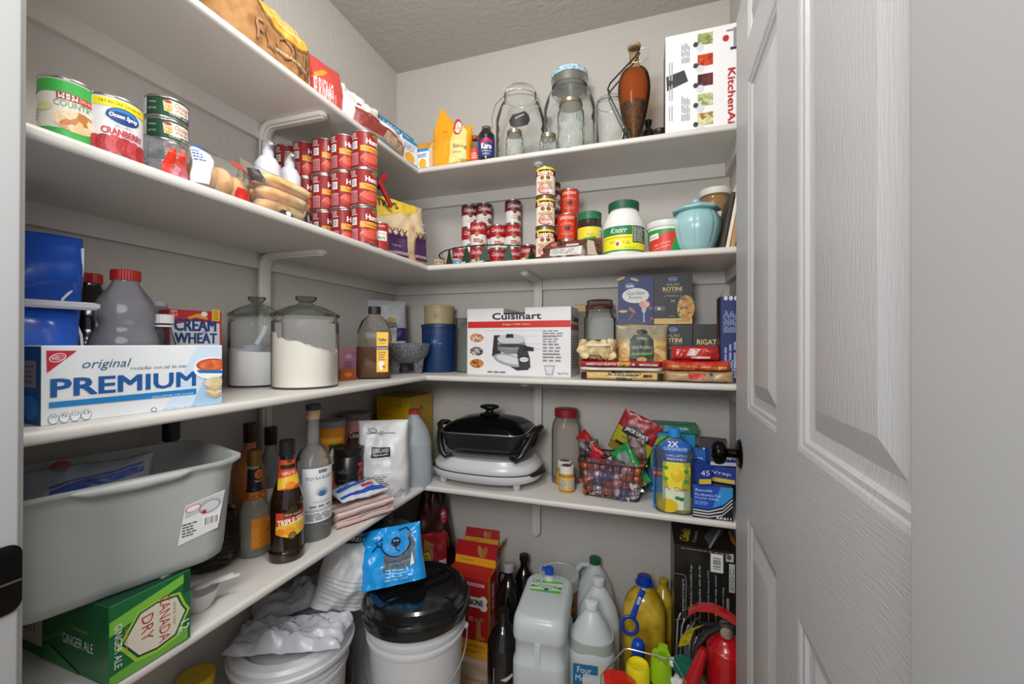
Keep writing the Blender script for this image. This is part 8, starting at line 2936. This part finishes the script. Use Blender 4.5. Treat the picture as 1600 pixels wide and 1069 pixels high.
# cleaning tub
c = Vector((.004, 1.222, 0))
t = pail('cleaning_tub', 'pale tub with wire handle holding spray bottles on the floor', c, .130, .175, C('#b9bcb8', .4), rings=((.9, 1),))
rr_ = .130
b = MB()
b.tube([(-rr_ * .99, 0, .165), (-rr_ * .98, .02, .22), (-rr_ * .50, .045, .292), (-rr_ * .40, .046, .296), (rr_ * .52, .05, .290), (rr_ * .60, .048, .282), (rr_ * .98, .02, .21), (rr_ * .99, 0, .165)], .0024, C('#c4c4c0', .3, .9), 7)
b.build('wire_handle', t)
ci = c


def spot(u, v, z):
    return G(u, v, z)


q = G(997, 1004, .262)
t = jar('spray_bottle', 'clear bottle with a round blue cap at the back of the cleaning tub', 'bottle', (q.x, q.y + .010, .010), smooth_prof([(.030, 0), (.033, .005), (.033, .16), (.022, .195), (.016, .205), (.016, .21)], 3), GLASS('#dfe2e0', .06, 1.6, .12, '#9a9c98'), part='bottle_body')
MB().lathe(smooth_prof([(.019, .205), (.020, .212), (.020, .238), (.013, .252), (.0001, .254)], 3), C('#1547b8', .25), 28).build('cap', t)
q = G(997, 1036, .255)
t = jar('aerosol_can', 'bright yellow capped bottle in the cleaning tub', 'can', (q.x, q.y, .010), [(.030, 0), (.032, .004), (.032, .19)], C('#d8c21c', .35), part='can_body')
MB().lathe([(.034, .185), (.033, .235), (.029, .243), (.027, .236), (.020, .232), (.0001, .231)], C('#ecd91c', .3), 36).build('cap', t)
q = G(1033, 1022, .285)
t = jar('aerosol_can', 'lime green spray can with a scooped cap in the cleaning tub', 'can', (q.x, q.y, .010), [(.028, 0), (.030, .004), (.030, .20)], C('#2c1c18', .3), part='can_body')
b = MB()
b.lathe([(.0305, .198), (.030, .245), (.026, .275), (.014, .275)], C('#9ac81e', .3), 36, False, True)
b.build('cap', t)
MB().rr([(1, 1, .268), (.6, 1, .292)], C('#9ac81e', .3), .040, .018, .4, 4, M=Matrix.Translation((.006, .014, 0))).build('cap_fin', t)
MB().box(-.008, -.026, .262, .014, .0, .280, C('#7aa816', .35)).build('spray_button', t)
q = G(1075, 1040, .275)
t = T('spray_bottle', 'white trigger bottle with a dark green spray head and white nozzle', 'bottle', (q.x, q.y, .010), face(q, 0))
MB().rr(smooth_prof([(.95, .95, 0, .4), (1, 1, .006, .4), (1, 1, .15, .44), (.5, .6, .20, .5), (.42, .5, .215, .5)], 3), C('#d4d6d8', .35), .068, .050, .4, 6).build('bottle_body', t)
b = MB()
b.loft([[(x, y, z) for x, y, z in ((x0, -w2, z0), (x0, w2, z0), (x0, w2, z1), (x0, -w2, z1))] for x0, w2, z0, z1 in ((-.040, .012, .250, .272), (-.018, .016, .236, .282), (.020, .016, .215, .272), (.048, .013, .180, .235), (.060, .010, .160, .195))], C('#0f6a58', .3), smooth=False)
b.build('spray_head', t)
MB().lathe([(.013, 0), (.011, .016), (.0001, .016)], C('#e2e4e4', .35), 16, M=Matrix.Translation((-.038, 0, .262)) @ Matrix.Rotation(R(-90), 4, 'Y')).build('nozzle', t)
MB().loft([[(-.026, -.006, .246), (-.012, -.006, .246), (-.012, .006, .246), (-.026, .006, .246)], [(-.050, -.003, .198), (-.044, -.003, .196), (-.044, .003, .196), (-.050, .003, .198)]], C('#dcdedd', .35), smooth=False).build('trigger', t)
PR(lambda s, qq, o: (s, -.0165 - o, qq), base=.0006).ell(.016, .246, .016, .009, '#dfe8e4', rot=-35).ell(.016, .246, .0145, .0075, '#0f6a58', rot=-35).ell(.016, .246, .006, .005, '#dfe8e4', rot=-35).build(t, 'head_print')
q = G(965, 1058, .245)
t = T('spray_bottle', 'bottle with a bright red trigger head at the front left of the tub', 'bottle', (q.x + .01, q.y, .010), face(q, 10))
MB().lathe(smooth_prof([(.028, 0), (.030, .005), (.030, .14), (.014, .185), (.012, .20)], 3), GLASS('#dfe2e0', .06, 1.6, .2, '#b9bcb8'), 28).build('bottle_body', t)
b = MB()
b.loft([[(x0, -w2, z0), (x0, w2, z0), (x0, w2, z1), (x0, -w2, z1)] for x0, w2, z0, z1 in ((-.048, .012, .222, .240), (-.030, .016, .212, .246), (.010, .016, .205, .242), (.040, .012, .185, .222))], C('#d8261e', .3), smooth=False)
b.build('spray_head', t)
# white crumpled cloth in the tub
q = G(1068, 1062, .22)
t, fn = pouch('cleaning_cloth', 'crumpled white cloth stuffed at the front right of the cleaning tub', 'cloth', (q.x, q.y - .02, .12), face(q, 0), .075, .115, .05, C('#d6d8da', .8), crumple=.014, seed=181, sc_=24)
# yellow container on the floor at the left
c = Vector((-1.072, .752, 0))
t = T('yellow_container', 'yellow lidded container low by the left wall', 'container', c, face(c))
MB().lathe([(.034, 0), (.036, .004), (.038, .335)], C('#3a3c40', .5), 36).build('container_body', t)
lid(t, .040, .328, .030, C('#d8b81c', .35))

# caps on lids, prints on flaps: deeper pieces go under the part they sit on
for o in list(bpy.data.objects):
    if o.parent is None or o.parent.parent is not None:
        continue
    base = o.name.split('.')[0]
    host = {'lid_knob': ('glass_lid',), 'knob': ('jar_lid',), 'lid_rim': ('glass_lid', 'lid'), 'lid_lettering': ('glass_lid',), 'flap_print': ('box_flap',), 'cap_print': ('cap',),
            'lid_rib': ('screw_lid',), 'grip_bar': ('screw_lid',), 'lid_grip': ('ring_lid',), 'pail_rib': ('pail_body',), 'handle_ear': ('pail_body',), 'strap_ring': ('strap',), 'strap_print': ('strap',),
            'neck_ring': ('glass_body',), 'embossed_oval': ('glass_body',), 'embossing': ('glass_body',), 'cut_ridge': ('glass_body',), 'handle_bar': ('jug_body',), 'cap_collar': ('cap',), 'cap_ring': ('cap',),
            'spray_button': ('cap',), 'cap_fin': ('cap',), 'head_print': ('spray_head',), 'trigger': ('spray_head',), 'nozzle': ('spray_head',), 'bracket_rib': ('bracket_bar',), 'screw_band': ('lid',), 'metal_band': ('lid',)}.get(base)
    if host:
        sibs = [c_ for c_ in o.parent.children if c_.name.split('.')[0] in host and tuple(c_.location) == (0, 0, 0) and tuple(c_.rotation_euler) == (0, 0, 0)]
        if sibs:
            o.parent = sibs[0]
